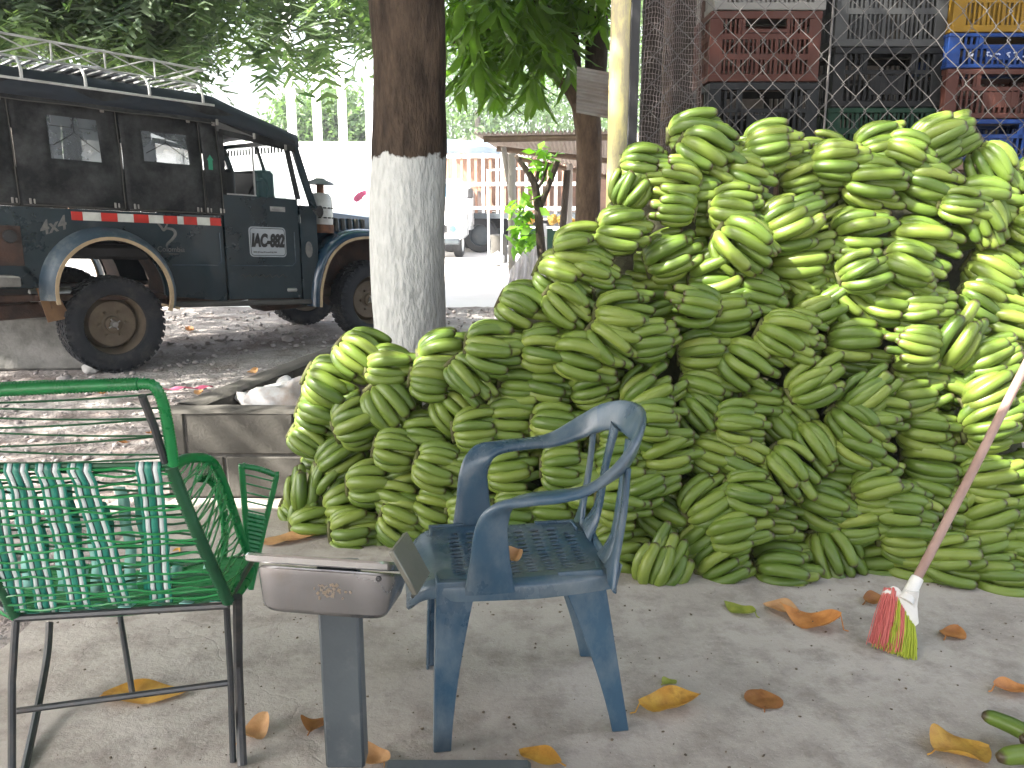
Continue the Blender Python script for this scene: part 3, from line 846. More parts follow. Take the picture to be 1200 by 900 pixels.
# slim dark forked trees left of the mango trunk
def slim_tree():
    Y = 9.6; X = lambda px, py: at(px, py, Y)
    base = Vector((X(637, 300).x, Y, -.05))
    t = thing('slim_tree', 'slim dark forked tree standing under the tin roof', 'tree', base)
    limb([(base.x + .02, Y, -.1), X(638, 330), X(634, 290), X(630, 240), X(626, 215), X(614, 195), X(604, 182)], [.055, .055, .05, .045, .04, .03, .02], 12, 3, .15, 5, 'trunk', M['bark_dark'], t, base)
    limb([X(632, 245), X(640, 225), X(650, 200), X(654, 188)], [.04, .035, .03, .025], 9, 4, .15, 5, 'branch', M['bark_dark'], t, base)
    limb([X(627, 220), X(630, 205), X(635, 190)], [.022, .018, .01], 7, 5, .15, 5, 'branch', M['bark_dark'], t, base)
    limb([X(628, 225), X(637, 208), X(643, 190)], [.02, .015, .01], 7, 6, .15, 5, 'branch', M['bark_dark'], t, base)
    cs = [tuple(X(px, py) - base) for px, py in ((612, 236), (616, 246), (610, 255), (614, 268), (618, 278), (608, 285), (634, 190), (640, 186))]
    vs, q = leaf_cloud(cs, 16, (.06, .08, .08), .15, seed=9, aspect=.6)
    np_mesh('crown', vs, q, M['fol_plant'], t, kind='stuff')
M['fol_plant'] = foliage_mat('bright_plant_leaves', (.09, .19, .02), (.18, .34, .04), trans=.4, rough=.4)
slim_tree()
# ================================================================== SHOP: ROOFS, FENCE, CRATES
def corrugated(name, x0, x1, y0, y1, zf, mat, parent, origin, pitch=.076, amp=.012, ridge='y', nst=2):
    """sheet with waves; zf(x,y) gives height."""
    O = Vector(origin); n = int((x1 - x0) / pitch * 4) if ridge == 'y' else int((y1 - y0) / pitch * 4)
    mb = MB()
    if ridge == 'y':
        mb.grid(lambda u, v: Vector((lerp(x0, x1, u), lerp(y0, y1, v), zf(lerp(x0, x1, u), lerp(y0, y1, v)) + amp * math.sin(u * n / 4 * 2 * PI))) - O, n, nst)
    else:
        mb.grid(lambda u, v: Vector((lerp(x0, x1, v), lerp(y0, y1, u), zf(lerp(x0, x1, v), lerp(y0, y1, u)) + amp * math.sin(u * n / 4 * 2 * PI))) - O, n, nst)
    return mb.build(name, mat, parent, fixn=False, auto=None)
M['tin'] = pbr('tin_sheet', (.40, .39, .37), (.30, .27, .24), rough=.5, metal=.35, scale=3, bump=.1, dirt=(.22, .11, .06), dirt_amt=.6, dirt_scale=2.5, dirt_lo=.5, dirt_hi=.65)
M['tin_tan'] = pbr('tan_tin_sheet', (.52, .42, .35), (.38, .29, .23), rough=.7, scale=3, bump=.1, dirt=(.2, .1, .06), dirt_amt=.5, dirt_scale=3)
def shade_roof():  # unseen roof, added and cut to shade the floor and lower pile
    t = thing('added_shade_roof', 'unseen corrugated tin roof on posts, added above the picture to shade the floor', 'roof', (0, 0, 2.85))
    O = t.location
    corrugated('sheet', -4.95, 2.8, -3.6, 1.95, lambda x, y: 2.86 - .02 * y, M['tin'], t, O)
    corrugated('sheet', -4.95, -.45, 1.90, 2.62, lambda x, y: 2.885 - .02 * y, M['tin'], t, O)  # strip stops short so sun reaches the right end of the pile
    for y, xa, xb in ((-3.5, -5, 2.85), (-.8, -5, 2.85), (1.0, -5, 2.85), (1.9, -5, 2.85), (2.5, -5, -.4)):
        mb = MB(); mb.box(V((xa + xb) / 2, y, 2.80 - .02 * y) - O, (xb - xa, .06, .08)); mb.build('purlin', M['wood'], t, smooth=False)
    for x, y in ((-4.9, -3.4), (2.75, -3.4), (-4.9, 1.5), (2.75, 1.5)):
        mb = MB(); mb.tube([V(x, y, 0) - O, V(x, y, 2.80) - O], .05, 12); mb.build('post', M['wood'], t)
shade_roof()
M['dark_wall'] = pbr('dark_block_wall', (.07, .062, .055), (.04, .036, .032), rough=.95, scale=3, bump=.4, bscale=20, spec=.1)
def shop():
    t = thing('store_shed', 'dark block-walled store room behind the wire fence and crates', 'building', (2.6, 6.5, 0))
    O = t.location
    mb = MB()
    mb.box(V(3.5, 7.6, 1.5) - O, (4.8, .15, 3.0)); mb.build('back_wall', M['dark_wall'], t, smooth=False)
    mb = MB(); mb.box(V(6.0, 5.8, 1.5) - O, (.15, 3.8, 3.0)); mb.build('side_wall', M['dark_wall'], t, smooth=False)
    corrugated('roof', .62, 6.3, 4.05, 7.9, lambda x, y: 3.05 + .03 * (y - 4), M['tin'], t, O)
    # pale pillars between crate stacks
    for px0, px1, Yp, mt in ((824, 836, 4.6, 'pillar'), (962, 976, 4.75, 'pillar')):
        xa, xb = at(px0, 60, Yp).x, at(px1, 60, Yp).x
        k = 0; z = 0
        while z < 2.9:
            h = .105; mb = MB(); mb.box(V((xa + xb) / 2, Yp + .1, z + h / 2) - O, (xb - xa + random.uniform(-.008, .008), .2, h - .012), ch=.006)
            mb.build('brick', M['brick'], t, smooth=False); z += h; k += 1
M['brick'] = pbr('grey_brick', (.30, .275, .25), (.18, .16, .145), rough=.95, scale=8, bump=.5, bscale=60, rnd=.25)
shop()

FY = 3.98
def fence():
    t = thing('chain_link_fence', 'galvanised chain link fence in front of the plastic crates', 'fence', (.6, FY, 0))
    O = t.location
    x0, x1 = at(742, 100, FY).x, 3.4
    mb = MB(); w = .042
    mb.box(V(x0, FY, 1.45) - O, (w, w, 2.9), ch=.004); mb.build('post', M['black_paint'], t)
    mb = MB(); mb.box(V(x1, FY, 1.45) - O, (w, w, 2.9), ch=.004); mb.build('post', M['black_paint'], t)
    mb = MB(); mb.box(V((x0 + x1) / 2, FY, 2.88) - O, (x1 - x0 - w, w, w), ch=.004); mb.build('rail', M['black_paint'], t)
    # woven wires: each zigzags and bends round its neighbour
    pw, ph = .107, .118; xx0 = x0 + .03; z0, z1 = .06, 2.86
    mb = MB(); ncol = int((x1 - .03 - xx0) / (pw / 2)); nr = int((z1 - z0) / (ph / 2))
    for c in range(ncol):
        path = []; jit = random.uniform(-.004, .004)
        for r_ in range(nr + 1):
            side = (r_ + c) % 2
            x = xx0 + c * pw / 2 + (pw / 2 + .004 if side else -.004) + .006 * math.sin(r_ * .4 + c * .3) + jit
            z = z0 + r_ * ph / 2
            yo = FY + (.010 if (r_ % 2) else -.010) + .012 * math.sin(c * .35 + r_ * .22)
            path.append(V(x, yo, z) - O)
        mb.tube(path, .0029, 4, cap=False)
    o = mb.build('wire_mesh', M['galv'], t, fixn=False, auto=None)
    mb = MB()
    xw = at(1066 if False else 968, 120, FY).x
    mb.tube([V(xw, FY + .01, .02) - O, V(xw + .005, FY + .01, 2.86) - O], .005, 5)
    mb.build('tie_rod', M['galv'], t)
M['black_paint'] = pbr('black_painted_steel', (.02, .02, .022), rough=.5, scale=8, bump=.05)
M['galv'] = pbr('galvanised_wire', (.095, .09, .086), (.06, .057, .054), rough=.55, metal=.2, scale=30, bump=0)
fence()
M['yellow_post'] = pbr('cream_yellow_paint', (.62, .55, .24), (.50, .43, .17), rough=.6, scale=4, bump=.2, bscale=30, dirt=(.24, .21, .17), dirt_amt=.75, dirt_scale=5, dirt_lo=.52, dirt_hi=.60, stretch=(1, 1, .25))
p = at(724, 150, 3.86)
mb = MB(); pts = [V(p.x + .001 * math.sin(z * 3), 3.86, z) for z in np.linspace(0, 2.95, 26)]
mb.tube(pts, [.043 + .0012 * math.sin(i * 1.3) for i in range(26)], 20)
tag(mb.build('wooden_post', M['yellow_post'], origin=(p.x, 3.86, 0)), 'round pale yellow painted post beside the black fence frame', 'post')

# crates --------------------------------------------------------------
def crate_mats():
    cols = {'white': (.55, .54, .50), 'brown': (.20, .075, .055), 'black': (.022, .024, .026), 'grey': (.15, .155, .155), 'green': (.02, .09, .05),
            'yellow': (.58, .33, .03), 'blue': (.025, .10, .42), 'dark': (.045, .05, .055)}
    return {k: pbr(k + '_plastic', tuple(x * .30 for x in c), tuple(x * .24 for x in c), rough=.5, scale=6, bump=.05, spec=.15, dirt=(.04, .037, .034), dirt_amt=.3, dirt_scale=6, dirt_lo=.5) for k, c in cols.items()}
CM = crate_mats()
M['worn_ink'] = pbr('worn_white_ink', (.34, .36, .42), (.15, .2, .35), rough=.6, scale=40, bump=0)
def panel(mb, w, h, kind, y=0, t=.012):
    """crate side in the XZ plane centred on x=0, z from 0..h, real openings between ribs."""
    rim = h * .11
    cw = w * .10
    mb.box((0, y, h - rim / 2), (w, t * 1.7, rim), ch=.003)
    mb.box((0, y, rim / 2), (w, t * 1.5, rim), ch=.003)
    for s in (-1, 1):
        mb.box((s * (w / 2 - cw / 2), y, h / 2), (cw, t, h - 2 * rim + .004), ch=.002)
    iw = w - 2 * cw; zi0, zi1 = rim, h - rim
    if kind == 'slots2' or kind == 'slots3':
        rows = 2 if kind == 'slots2' else 3
        band = .026
        hh = (zi1 - zi0 - band * (rows - 1)) / rows
        for r_ in range(rows):
            za = zi0 + r_ * (hh + band); zb = za + hh
            if r_ < rows - 1: mb.box((0, y, zb + band / 2), (iw + .002, t, band))
            n = int(iw / .0215)
            for i in range(n + 1):
                x = -iw / 2 + iw * i / n
                big = i % 4 == 0
                if kind == 'slots3' and r_ == rows - 1 and abs(x) < iw * .24: continue
                mb.box((x, y, (za + zb) / 2), (.016 if big else .0085, t * .85, hh + .002))
        if kind == 'slots3':   # hand hold in the top row
            za = zi0 + 2 * (hh + band)
            mb.box((0, y, za + .012), (iw * .5, t * 1.3, .016)); 
            for s in (-1, 1): mb.box((s * iw * .25, y, za + hh / 2), (.014, t * 1.2, hh))
    else:  # 'handle': wide hand hold above, ribs below, solid centre plate
        zb = zi0 + (zi1 - zi0) * .58
        mb.box((0, y, zb + .008), (iw + .002, t * 1.2, .018))
        n = int(iw / .026)
        for i in range(n + 1):
            x = -iw / 2 + iw * i / n
            mb.box((x, y, (zi0 + zb) / 2), (.010, t * .85, zb - zi0 + .002))
            if abs(x) > iw * .28: mb.box((x, y, (zi1 + zb) / 2), (.010, t * .85, zi1 - zb + .002))
        mb.box((0, y, (zi0 + zb) / 2 + .01), (iw * .36, t * .6, (zb - zi0) * .7))
        for s in (-1, 1): mb.box((s * iw * .27, y, (zi1 + zb) / 2), (.02, t * 1.2, zi1 - zb))
def crate(cx, Yf, z0, w, h, d, color, kind, label, group='plastic crates stacked behind the fence', text=None, rot=0):
    t = thing('plastic_crate', label, 'crate', (cx, Yf + d / 2, z0), rot, group)
    mat = CM[color]
    for s in (-1, 1):
        mb = MB(); panel(mb, w, h, kind, y=s * (d / 2 - .008)); mb.build('end_panel', mat, t, smooth=False)
    for s in (-1, 1):
        mb = MB(); panel(mb, d - .03, h, kind); Rz = Matrix.Rotation(PI / 2, 3, 'Z')
        mb.xform(lambda p: Rz @ p + Vector((s * (w / 2 - .009), 0, 0))); mb.build('side_panel', mat, t, smooth=False)
    mb = MB(); mb.box((0, 0, .012), (w - .03, d - .03, .010)); mb.build('base', mat, t, smooth=False)
    for s in (-1, 1):
        for u in (-1, 1):
            mb = MB(); mb.box((s * (w / 2 - .018), u * (d / 2 - .018), h / 2), (.030, .030, h - .006), ch=.008); mb.build('corner_post', mat, t, smooth=False)
    if text:
        mb = MB()
        rs = random.Random(3)
        for sx in (-.155, -.075, -.03, .01, .05, .09, .13):
            for q in range(3):
                mb.box((sx + rs.uniform(-.012, .012), -d / 2 - .0045, h * .34 + rs.uniform(-.014, .016)), (.013, .002, .006), Matrix.Rotation(rs.uniform(-1.3, 1.3), 3, 'Y'))
        mb.build('worn_lettering', M['worn_ink'], t, smooth=False)
    return t
def crate_stack(px0, px1, Yf, rows, trestle_label):
    """rows top to bottom: (py_top, py_bot, colour, kind, label, text)"""
    xa, xb = at(px0, 60, Yf).x, at(px1, 60, Yf).x
    w = xb - xa; zlow = None
    for (pt, pb, colr, kind, lab, txt) in rows:
        z1, z0 = at(900, pt, Yf).z, at(900, pb, Yf).z
        crate((xa + xb) / 2 + random.uniform(-.006, .006), Yf + random.uniform(0, .008), z0 + .002, w, z1 - z0 - .004, .38, colr, kind, lab, text=txt, rot=random.uniform(-.01, .01))
        zlow = z0
    # a timber trestle hidden by the bananas carries the stack
    mb = MB(); mb.box(((xa + xb) / 2, Yf + .19, zlow - .02), (w + .02, .42, .035), ch=.004)
    for sx in (-1, 1):
        for sy in (-1, 1): mb.box(((xa + xb) / 2 + sx * (w / 2 - .04), Yf + .19 + sy * .16, (zlow - .04) / 2), (.06, .06, zlow - .04))
    tag(mb.build('timber_trestle', M['wood'], smooth=False), trestle_label, 'trestle')
crate_stack(833, 963, 4.22, [(-72, 12, 'white', 'slots2', 'white plastic crate on the red brown crate behind the fence, cut by the top edge', None),
    (12, 96, 'brown', 'slots3', 'red brown slotted crate under the white crate, leftmost stack behind the fence', None),
    (96, 176, 'dark', 'handle', 'dark crate directly under the red brown crate, just above the bananas', None)], 'timber trestle under the leftmost crate stack, behind the bananas')
crate_stack(978, 1108, 4.26, [(-30, 55, 'grey', 'slots2', 'grey slotted plastic crate at the top of the middle stack', None),
    (55, 126, 'black', 'handle', 'black crate with hand hold directly under the grey slotted crate', None),
    (126, 180, 'green', 'slots2', 'dark green crate under the black one, peeping over the bananas', None)], 'timber trestle under the middle crate stack, behind the bananas')
crate_stack(1113, 1247, 4.20, [(-40, 38, 'yellow', 'slots2', 'yellow plastic crate in the top right corner', None),
    (38, 80, 'blue', 'handle', 'blue crate with worn white lettering directly under the yellow crate', True),
    (80, 139, 'brown', 'handle', 'red brown crate between the two blue crates at right', None),
    (139, 190, 'blue', 'handle', 'lower blue crate under the red brown crate, right edge above the bananas', None)], 'timber trestle under the right crate stack, behind the bananas')

# net curtain, dark post
M['net'] = pbr('grey_netting', (.17, .14, .14), (.11, .095, .095), rough=.8, scale=10, bump=0)
def net():
    x0, x1 = at(749, 60, 4.3).x, at(822, 60, 4.3).x
    mb = MB(); nx, nz = 26, 74; z0, z1 = .9, 2.7
    def P(i, j):
        u, v = i / nx, j / nz
        return V(lerp(x0, x1, u) + .012 * math.sin(v * 9 + u * 4), 4.34 + .05 * math.sin(u * 9 + v * 3) + .03 * noise.noise(V(u * 5, v * 9, 0)), lerp(z0, z1, v) + .01 * math.sin(u * 12))
    for i in range(nx + 1): mb.tube([P(i, j) + V(.002 * ((j % 2) * 2 - 1), 0, 0) for j in range(0, nz + 1)], .0014, 3, cap=False)
    for j in range(nz + 1): mb.tube([P(i, j) for i in range(nx + 1)], .0012, 3, cap=False)
    tag(mb.build('netting', M['net'], fixn=False, auto=None), 'hanging pale mesh netting between the black fence post and the first crates', 'netting')
net()
M['under_dark'] = pbr('dark_rusty_steel', (.05, .03, .022), rough=.85, bump=.2)
mb = MB(); a = at(783, 80, 4.7)
mb.box((a.x, 4.7, 1.45), (.055, .055, 2.9), ch=.006)
tag(mb.build('timber_post', M['bark_dark'], smooth=False, origin=(a.x, 4.7, 0)), 'dark brown timber post standing behind the netting', 'post')
mb = MB(); mb.box((at(822, 80, 4.45).x, 4.45, 1.45), (.03, .05, 2.9), ch=.004)
tag(mb.build('timber_post', M['under_dark'], smooth=False, origin=(at(822, 80, 4.45).x, 4.45, 0)), 'thin rusty post at the right edge of the netting', 'post')
crumpled('cloth_bundle', (at(785, 100, 5.3).x, 5.3, 1.35), (.22, .15, .28), 8, pbr('brown_cloth', (.28, .19, .16), rough=.9, scale=8), 'brownish bundle seen through the netting', 'bundle')
mb = MB(); mb.box((at(785, 100, 5.3).x, 5.3, .66), (.6, .45, 1.32), ch=.01)
for k in range(4): mb.box((at(785, 100, 5.3).x, 5.07, .2 + k * .3), (.62, .012, .03))
tag(mb.build('wooden_cabinet', M['wood'], smooth=False), 'wooden cabinet under the brown bundle behind the netting', 'cabinet')

# tin scrap hanging between mango trunk and post
O = at(697, 105, 6.9)
mb = MB(); mb.grid(lambda u, v: V(-.14 + u * .34, .01 * math.sin(v * 7 * 2 * PI) * 1.2, .17 - v * .34 - .06 * u), 4, 56)
o = mb.build('tin_offcut', M['tin'], fixn=False, auto=None); o.location = O
tag(o, 'small piece of weathered corrugated tin fixed beside the mango trunk', 'tin sheet')
mb = MB(); mb.tube([V(O.x + .16, 6.96, 0), V(O.x + .16, 6.96, 2.6)], .03, 10)
tag(mb.build('support_pole', M['wood_grey'], origin=(O.x + .16, 6.96, 0)), 'rough pole behind the yellow post carrying the piece of tin', 'pole')

# ================================================================== BACKGROUND
def tin_shed():
    base = at(600, 330, 12.0); base.z = -.04
    t = thing('tin_roof_shed', 'open lean-to with a tan tin roof on thin posts behind the mango tree', 'shed', base)
    O = Vector(base); Z = V(0, 0, 0)
    A, B, C_, D = at(555, 156, 11.0), at(735, 152, 11.0), at(735, 210, 14.5), at(585, 176, 14.5)
    def top(u, v):
        p = (A * (1 - u) + B * u) * (1 - v) + (D * (1 - u) + C_ * u) * v
        return p
    mb = MB(); mb.grid(lambda u, v: top(u, v) + V(0, 0, .02 * math.sin(u * 34 * 2 * PI)) - O, 136, 3); mb.build('roof', M['tin_tan'], t, fixn=False, auto=None)
    for v in (.02, .5, .96):
        mb = MB(); mb.tube([top(.06, v) - V(0, 0, .07) - O, top(.98, v) - V(0, 0, .07) - O], .04, 8); mb.build('beam', M['wood'], t)
    for px, Y, r_ in ((600, 11.1, .05), (668, 14.2, .05)):
        q = at(px, 176, Y); mb = MB(); mb.tube([V(q.x, Y, -.05) - O, V(q.x, Y, 1.4 + (q.z - 1.4) * .93) - O], r_, 10); mb.build('post', M['wood_grey'], t)
    mb = MB(); q = at(590, 172, 11.2); mb.tube([V(q.x + .13, 11.2, 1.2) - O, V(q.x, 11.2, q.z) - O], .035, 8); mb.build('brace', M['wood_grey'], t)
    mb = MB(); q = at(655, 195, 12.6); mb.tube([V(q.x + .0, 12.6, -.05) - O, V(q.x + .12, 12.6, q.z - .05) - O], .05, 8); mb.build('post', M['bark_dark'], t)
tin_shed()
mb = MB(); q = at(573, 215, 15)
mb.tube([V(q.x, 15, -.05), V(q.x - .02, 15, 1.85)], .022, 8); mb.tube([V(q.x - .03, 15, 1.83), V(q.x + 1.2, 15.3, 1.9)], .02, 6)
tag(mb.build('stall_frame', M['white_paint'], origin=(q.x, 15, -.05)), 'thin white pipe frame standing in the street left of the tin roof shed', 'frame')
M['clear'] = pbr('milky_plastic_sheet', (.62, .61, .62), (.5, .48, .48), rough=.25, scale=5, bump=.3, bscale=14, dist=.03, dirt=(.42, .3, .24), dirt_amt=.4, dirt_scale=3, trans=.5)
def sheet_hang():
    Y = 10.6; pts = [at(px, py, Y) for px, py in ((598, 335), (598, 300), (612, 280), (636, 262), (640, 335))]
    a, b = at(598, 345, Y), at(640, 345, Y)
    mb = MB()
    def fn(u, v):
        px = lerp(597, 641, u); topy = lerp(318, 262, min(1, u * 1.15)); py = lerp(topy, 400, v)
        p = at(px, py, Y); p.y += .10 * math.sin(u * 30 + v * 2) * (.3 + v) + .25 * v; p.x -= .12 * v * (1 - u); return p
    mb.grid(fn, 60, 30)
    tag(mb.build('plastic_sheet', M['clear'], fixn=False, auto=None, origin=V(at(620, 330, Y).x, Y, 0)), 'crumpled milky plastic sheet hanging between the shed post and slim tree', 'plastic sheet')
sheet_hang()
M['navy_sack'] = pbr('dark_blue_sack', (.05, .06, .11), (.03, .035, .06), rough=.4, scale=6, bump=.2)
p = at(664, 308, 5.6)
crumpled('plastic_sack', (at(661, 300, 5.6).x, 5.6, .62), (.15, .12, .36), 12, M['navy_sack'], 'dark blue sack standing behind the top left of the banana pile', 'sack')
crumpled('plastic_sack', (at(651, 300, 5.9).x, 5.9, .62), (.12, .12, .33), 14, M['sack'], 'white plastic sack beside the dark blue sack behind the bananas', 'sack')
mb = MB(); mb.box((at(657, 330, 5.75).x, 5.75, .29), (.75, .6, .60), ch=.02)
tag(mb.build('wooden_box', M['wood'], smooth=False), 'low wooden box carrying the two sacks behind the bananas', 'box')

M['truck_white'] = pbr('white_truck_paint', (.80, .80, .79), (.74, .74, .73), rough=.3, scale=2, bump=0, coat=.4)
M['glass'] = pbr('vehicle_glass', (.10, .17, .20), (.08, .13, .16), rough=.06, scale=2, bump=0, spec=1.0, rough_var=.02)
M['glass_blue'] = pbr('sky_blue_windscreen', (.16, .36, .50), (.14, .30, .42), rough=.12, scale=2, bump=0, spec=.9, rough_var=.03)
def wheel(mb_t, mb_r, c, r, w, ax='y'):
    prof = [(r * .62, -w / 2), (r * .93, -w / 2), (r, -w * .36), (r, w * .36), (r * .93, w / 2), (r * .62, w / 2), (r * .62, -w / 2)]
    mb_t.lathe(prof, 28, ax, c)
    mb_r.lathe([(.001, -w * .2), (r * .3, -w * .25), (r * .58, -w * .1), (r * .62, -w * .46), (r * .62, w * .46), (r * .58, w * .1), (r * .3, w * .25), (.001, w * .2)], 24, ax, c)
def white_truck():
    Y = 21.0; c = at(506, 285, Y); t = thing('small_truck', 'white small truck facing the camera in the glaring street', 'truck', (c.x, Y, -.045), R(-6)); t.scale = (.88, .88, .88)
    # local: front faces -Y
    mb = MB(); w = 1.75
    mb.box((0, .05, .80), (w, .9, .75), ch=.10); mb.box((0, .75, 1.05), (w, .75, 1.15), ch=.10)
    mb.box((0, .95, 1.75), (w * .92, .9, .75), ch=.16); mb.build('cab', M['truck_white'], t)
    mb = MB(); mb.add([(-.70, .478, 1.46), (.70, .478, 1.46), (.64, .492, 1.98), (-.64, .492, 1.98)], [(0, 1, 2, 3)]); mb.build('windscreen', M['glass_blue'], t, smooth=False)
    mb = MB(); mb.box((0, -.44, .44), (w * .98, .14, .16), ch=.04); mb.build('bumper', M['steel_grey'], t)
    mb = MB(); mb.box((0, -.412, .78), (1.0, .03, .20)); mb.build('grille', M['black'], t, smooth=False)
    for s in (-1, 1):
        mb = MB(); mb.lathe([(.001, -.03), (.09, -.025), (.10, 0), (.1, .02)], 16, 'y', (s * .66, -.40, .78)); mb.build('headlight', M['glass'], t)
        mb = MB(); mb.box((s * 1.02, .45, 1.72), (.14, .05, .28), ch=.02); mb.box((s * .93, .5, 1.6), (.16, .02, .02)); mb.build('mirror', M['black'], t)
        mt, mr = MB(), MB(); wheel(mt, mr, (0, 0, 0), .36, .22, 'x'); o = mt.build('tyre', M['black'], t); o.location = (s * .74, .15, .36)
        o2 = mr.build('rim', M['white_paint'], o)
        mt, mr = MB(), MB(); wheel(mt, mr, (0, 0, 0), .36, .22, 'x'); o = mt.build('tyre', M['black'], t); o.location = (s * .74, 3.0, .36); mr.build('rim', M['white_paint'], o)
    mb = MB(); mb.box((0, 2.6, .75), (w, 2.6, .12)); mb.box((0, 2.6, 1.3), (w + .05, 2.6, 1.0), ch=.02); mb.build('box_body', M['truck_white'], t, smooth=False)
    # blue canopy frame over the cab
    return t
white_truck()
def stake_truck():
    Y = 23.5; c = at(578, 285, Y); t = thing('stake_truck', 'parked truck with tall brown and white wooden stake sides', 'truck', (c.x, Y, -.045), R(-14))
    mb = MB(); mb.box((.7, 0, .95), (4.6, 2.1, .14)); mb.build('bed', M['steel_grey'], t, smooth=False)
    mb = MB(); mb.box((.7, -.4, .72), (4.4, .12, .2)); mb.box((.7, .4, .72), (4.4, .12, .2)); mb.build('chassis', M['black'], t, smooth=False)
    for i in range(24):
        x = -1.5 + i * .19
        mb = MB(); mb.box((x, -1.03, 1.02 + .75), (.07, .04, 1.5)); mb.build('slat', M['stake_brown'] if i % 2 else M['white_paint'], t, smooth=False)
    for z in (1.15, 1.75, 2.45):
        mb = MB(); mb.box((.7, -1.075, z), (4.6, .035, .09)); mb.build('rail', M['white_paint'], t, smooth=False)
    mb = MB(); mb.box((.7, 1.0, 1.75), (4.6, .05, 1.45)); mb.build('far_side', M['stake_brown'], t, smooth=False)
    mb = MB(); mb.grid(lambda u, v: V(-1.65 + u * 4.7, -1.15 + v * 2.3, 2.62 + .30 * math.sin(PI * v) + .03 * math.sin(u * 20)), 24, 8); mb.build('tarpaulin', M['tarp'], t, fixn=False, auto=None)
    for x in (-.9, -.1, 2.2):
        for s in (-1, 1):
            mt, mr = MB(), MB(); wheel(mt, mr, (0, 0, 0), .45, .26, 'y'); o = mt.build('tyre', M['black'], t); o.location = (x, s * .85, .45); mr.build('rim', M['steel_grey'], o)
    mb = MB(); mb.box((-2.35, 0, 1.35), (1.1, 2.0, 1.6), ch=.12); mb.build('cab', M['truck_white'], t)
M['stake_brown'] = pbr('brown_stake_wood', (.33, .19, .13), (.24, .13, .09), rough=.8, scale=5)
M['tarp'] = pbr('blue_grey_tarpaulin', (.20, .26, .33), (.14, .19, .25), rough=.5, scale=3, bump=.2)
stake_truck()
def awning():
    Y = 17.5; a = at(520, 180, Y); t = thing('market_awning', 'pale blue-grey market awning on thin poles in front of the white truck', 'awning', (a.x, Y, -.045))
    mb = MB(); mb.grid(lambda u, v: V(-.9 + u * 2.1, -.6 + v * 2.4, 2.42 - .10 * u * u + .16 * math.sin(PI * v) + .02 * math.sin(u * 17)), 24, 8); mb.build('canopy', M['tarp'], t, fixn=False, auto=None)
    for x, y in ((-.85, -.55), (1.15, -.55), (-.85, 1.75), (1.15, 1.75)):
        mb = MB(); mb.tube([(x, y, 0), (x, y, 2.4)], .018, 7); mb.build('pole', M['white_paint'], t)
awning()
p = ground(583, 312, -.045)
mb = MB(); mb.lathe([(.001, 0), (.17, 0), (.19, .04), (.18, .5), (.21, .55), (.21, .60), (.15, .62), (.001, .62)], 20, 'z')
o = mb.build('waste_drum', M['block']); o.location = (p.x + .02, p.y + 1.0, -.045); tag(o, 'grey concrete drum standing in the street near the shed post', 'drum')
mb = MB(); mb.add([Vector(q) * .18 for q in IV], [tuple(f) for f in IF]); o = mb.build('boulder', M['stone_pale'], smooth=True, auto=None); o.location = (p.x, p.y, .10); subdiv(o, 2, .02, 6)
tag(o, 'round grey stone on the street in front of the drum', 'stone')
# market clutter behind slim tree: green tarp table with yellow fruit
def stall():
    Y = 16.5; c = at(662, 290, Y); t = thing('market_stall', 'far market table with green cloth and yellow goods behind the slim tree', 'market stall', (c.x, Y, -.045))
    mb = MB(); mb.box((0, 0, .85), (1.7, .8, .05)); mb.build('table_top', M['white_paint'], t, smooth=False)
    for x in (-.8, .8):
        for y in (-.35, .35): mb = MB(); mb.box((x, y, .41), (.05, .05, .82)); mb.build('leg', M['wood_grey'], t, smooth=False)
    mb = MB(); mb.grid(lambda u, v: V(-.86 + u * 1.72, -.42 + .03 * math.sin(u * 20), .86 - v * .6), 30, 3); mb.build('cloth', CM['green'], t, fixn=False)
    mb = MB()
    rs = random.Random(2)
    for i in range(26): mb.lathe([(.001, -.07), (.05, -.05), (.07, 0), (.05, .05), (.001, .07)], 8, 'z', (rs.uniform(-.7, .7), rs.uniform(-.3, .3), .95 + rs.uniform(0, .1)))
    tag(mb.build('yellow_fruit_heap', CM['yellow']), 'heap of yellow fruit on the far market table', 'fruit', kind='stuff').location = (c.x, Y, -.045)
stall()

# white wall with posts, far buildings and trees
M['white_wall'] = pbr('white_wall', (.84, .83, .82), (.78, .77, .76), rough=.8, scale=2, bump=.05)
def far_wall():
    Y = 27; x0, x1 = at(240, 200, Y).x, at(470, 200, Y).x; zt = at(400, 166, Y).z
    t = thing('white_wall', 'white street wall with tall white posts beyond the jeep', 'wall', ((x0 + x1) / 2, Y, -.05)); O = t.location
    mb = MB(); mb.box(V((x0 + x1) / 2, Y, zt / 2) - O, (x1 - x0, .2, zt)); mb.build('panel', M['white_wall'], t, smooth=False)
    for px in (340, 370, 400, 432):
        x = at(px, 100, Y).x; mb = MB(); mb.box(V(x, Y - .02, 3.6) - O, (.22, .25, 7.2)); mb.build('post', M['white_wall'], t, smooth=False)
far_wall()
def far_house(px0, px1, Y, h, lab):
    x0, x1 = at(px0, 230, Y).x, at(px1, 230, Y).x; t = thing('white_house', lab, 'house', ((x0 + x1) / 2, Y, -.05)); w = x1 - x0
    mb = MB(); mb.box((0, 2.5, h / 2), (w, 5, h)); mb.build('wall', M['white_wall'], t, smooth=False)
    mb = MB(); mb.prism([(-w / 2 - .3, h), (w / 2 + .3, h), (0, h + 1.0)], 5.6, 'y', -.3); mb.build('roof', M['tin'], t, smooth=False)
    for k in (-.3, .3): mb = MB(); mb.box((w * k, -.012, 1.7), (1.0, .05, 1.0)); f = mb.build('window', M['steel_grey'], t, smooth=False)
    mb = MB(); mb.box((0, -.012, 1.05), (.9, .05, 2.1)); mb.build('door', M['wood'], t, smooth=False)
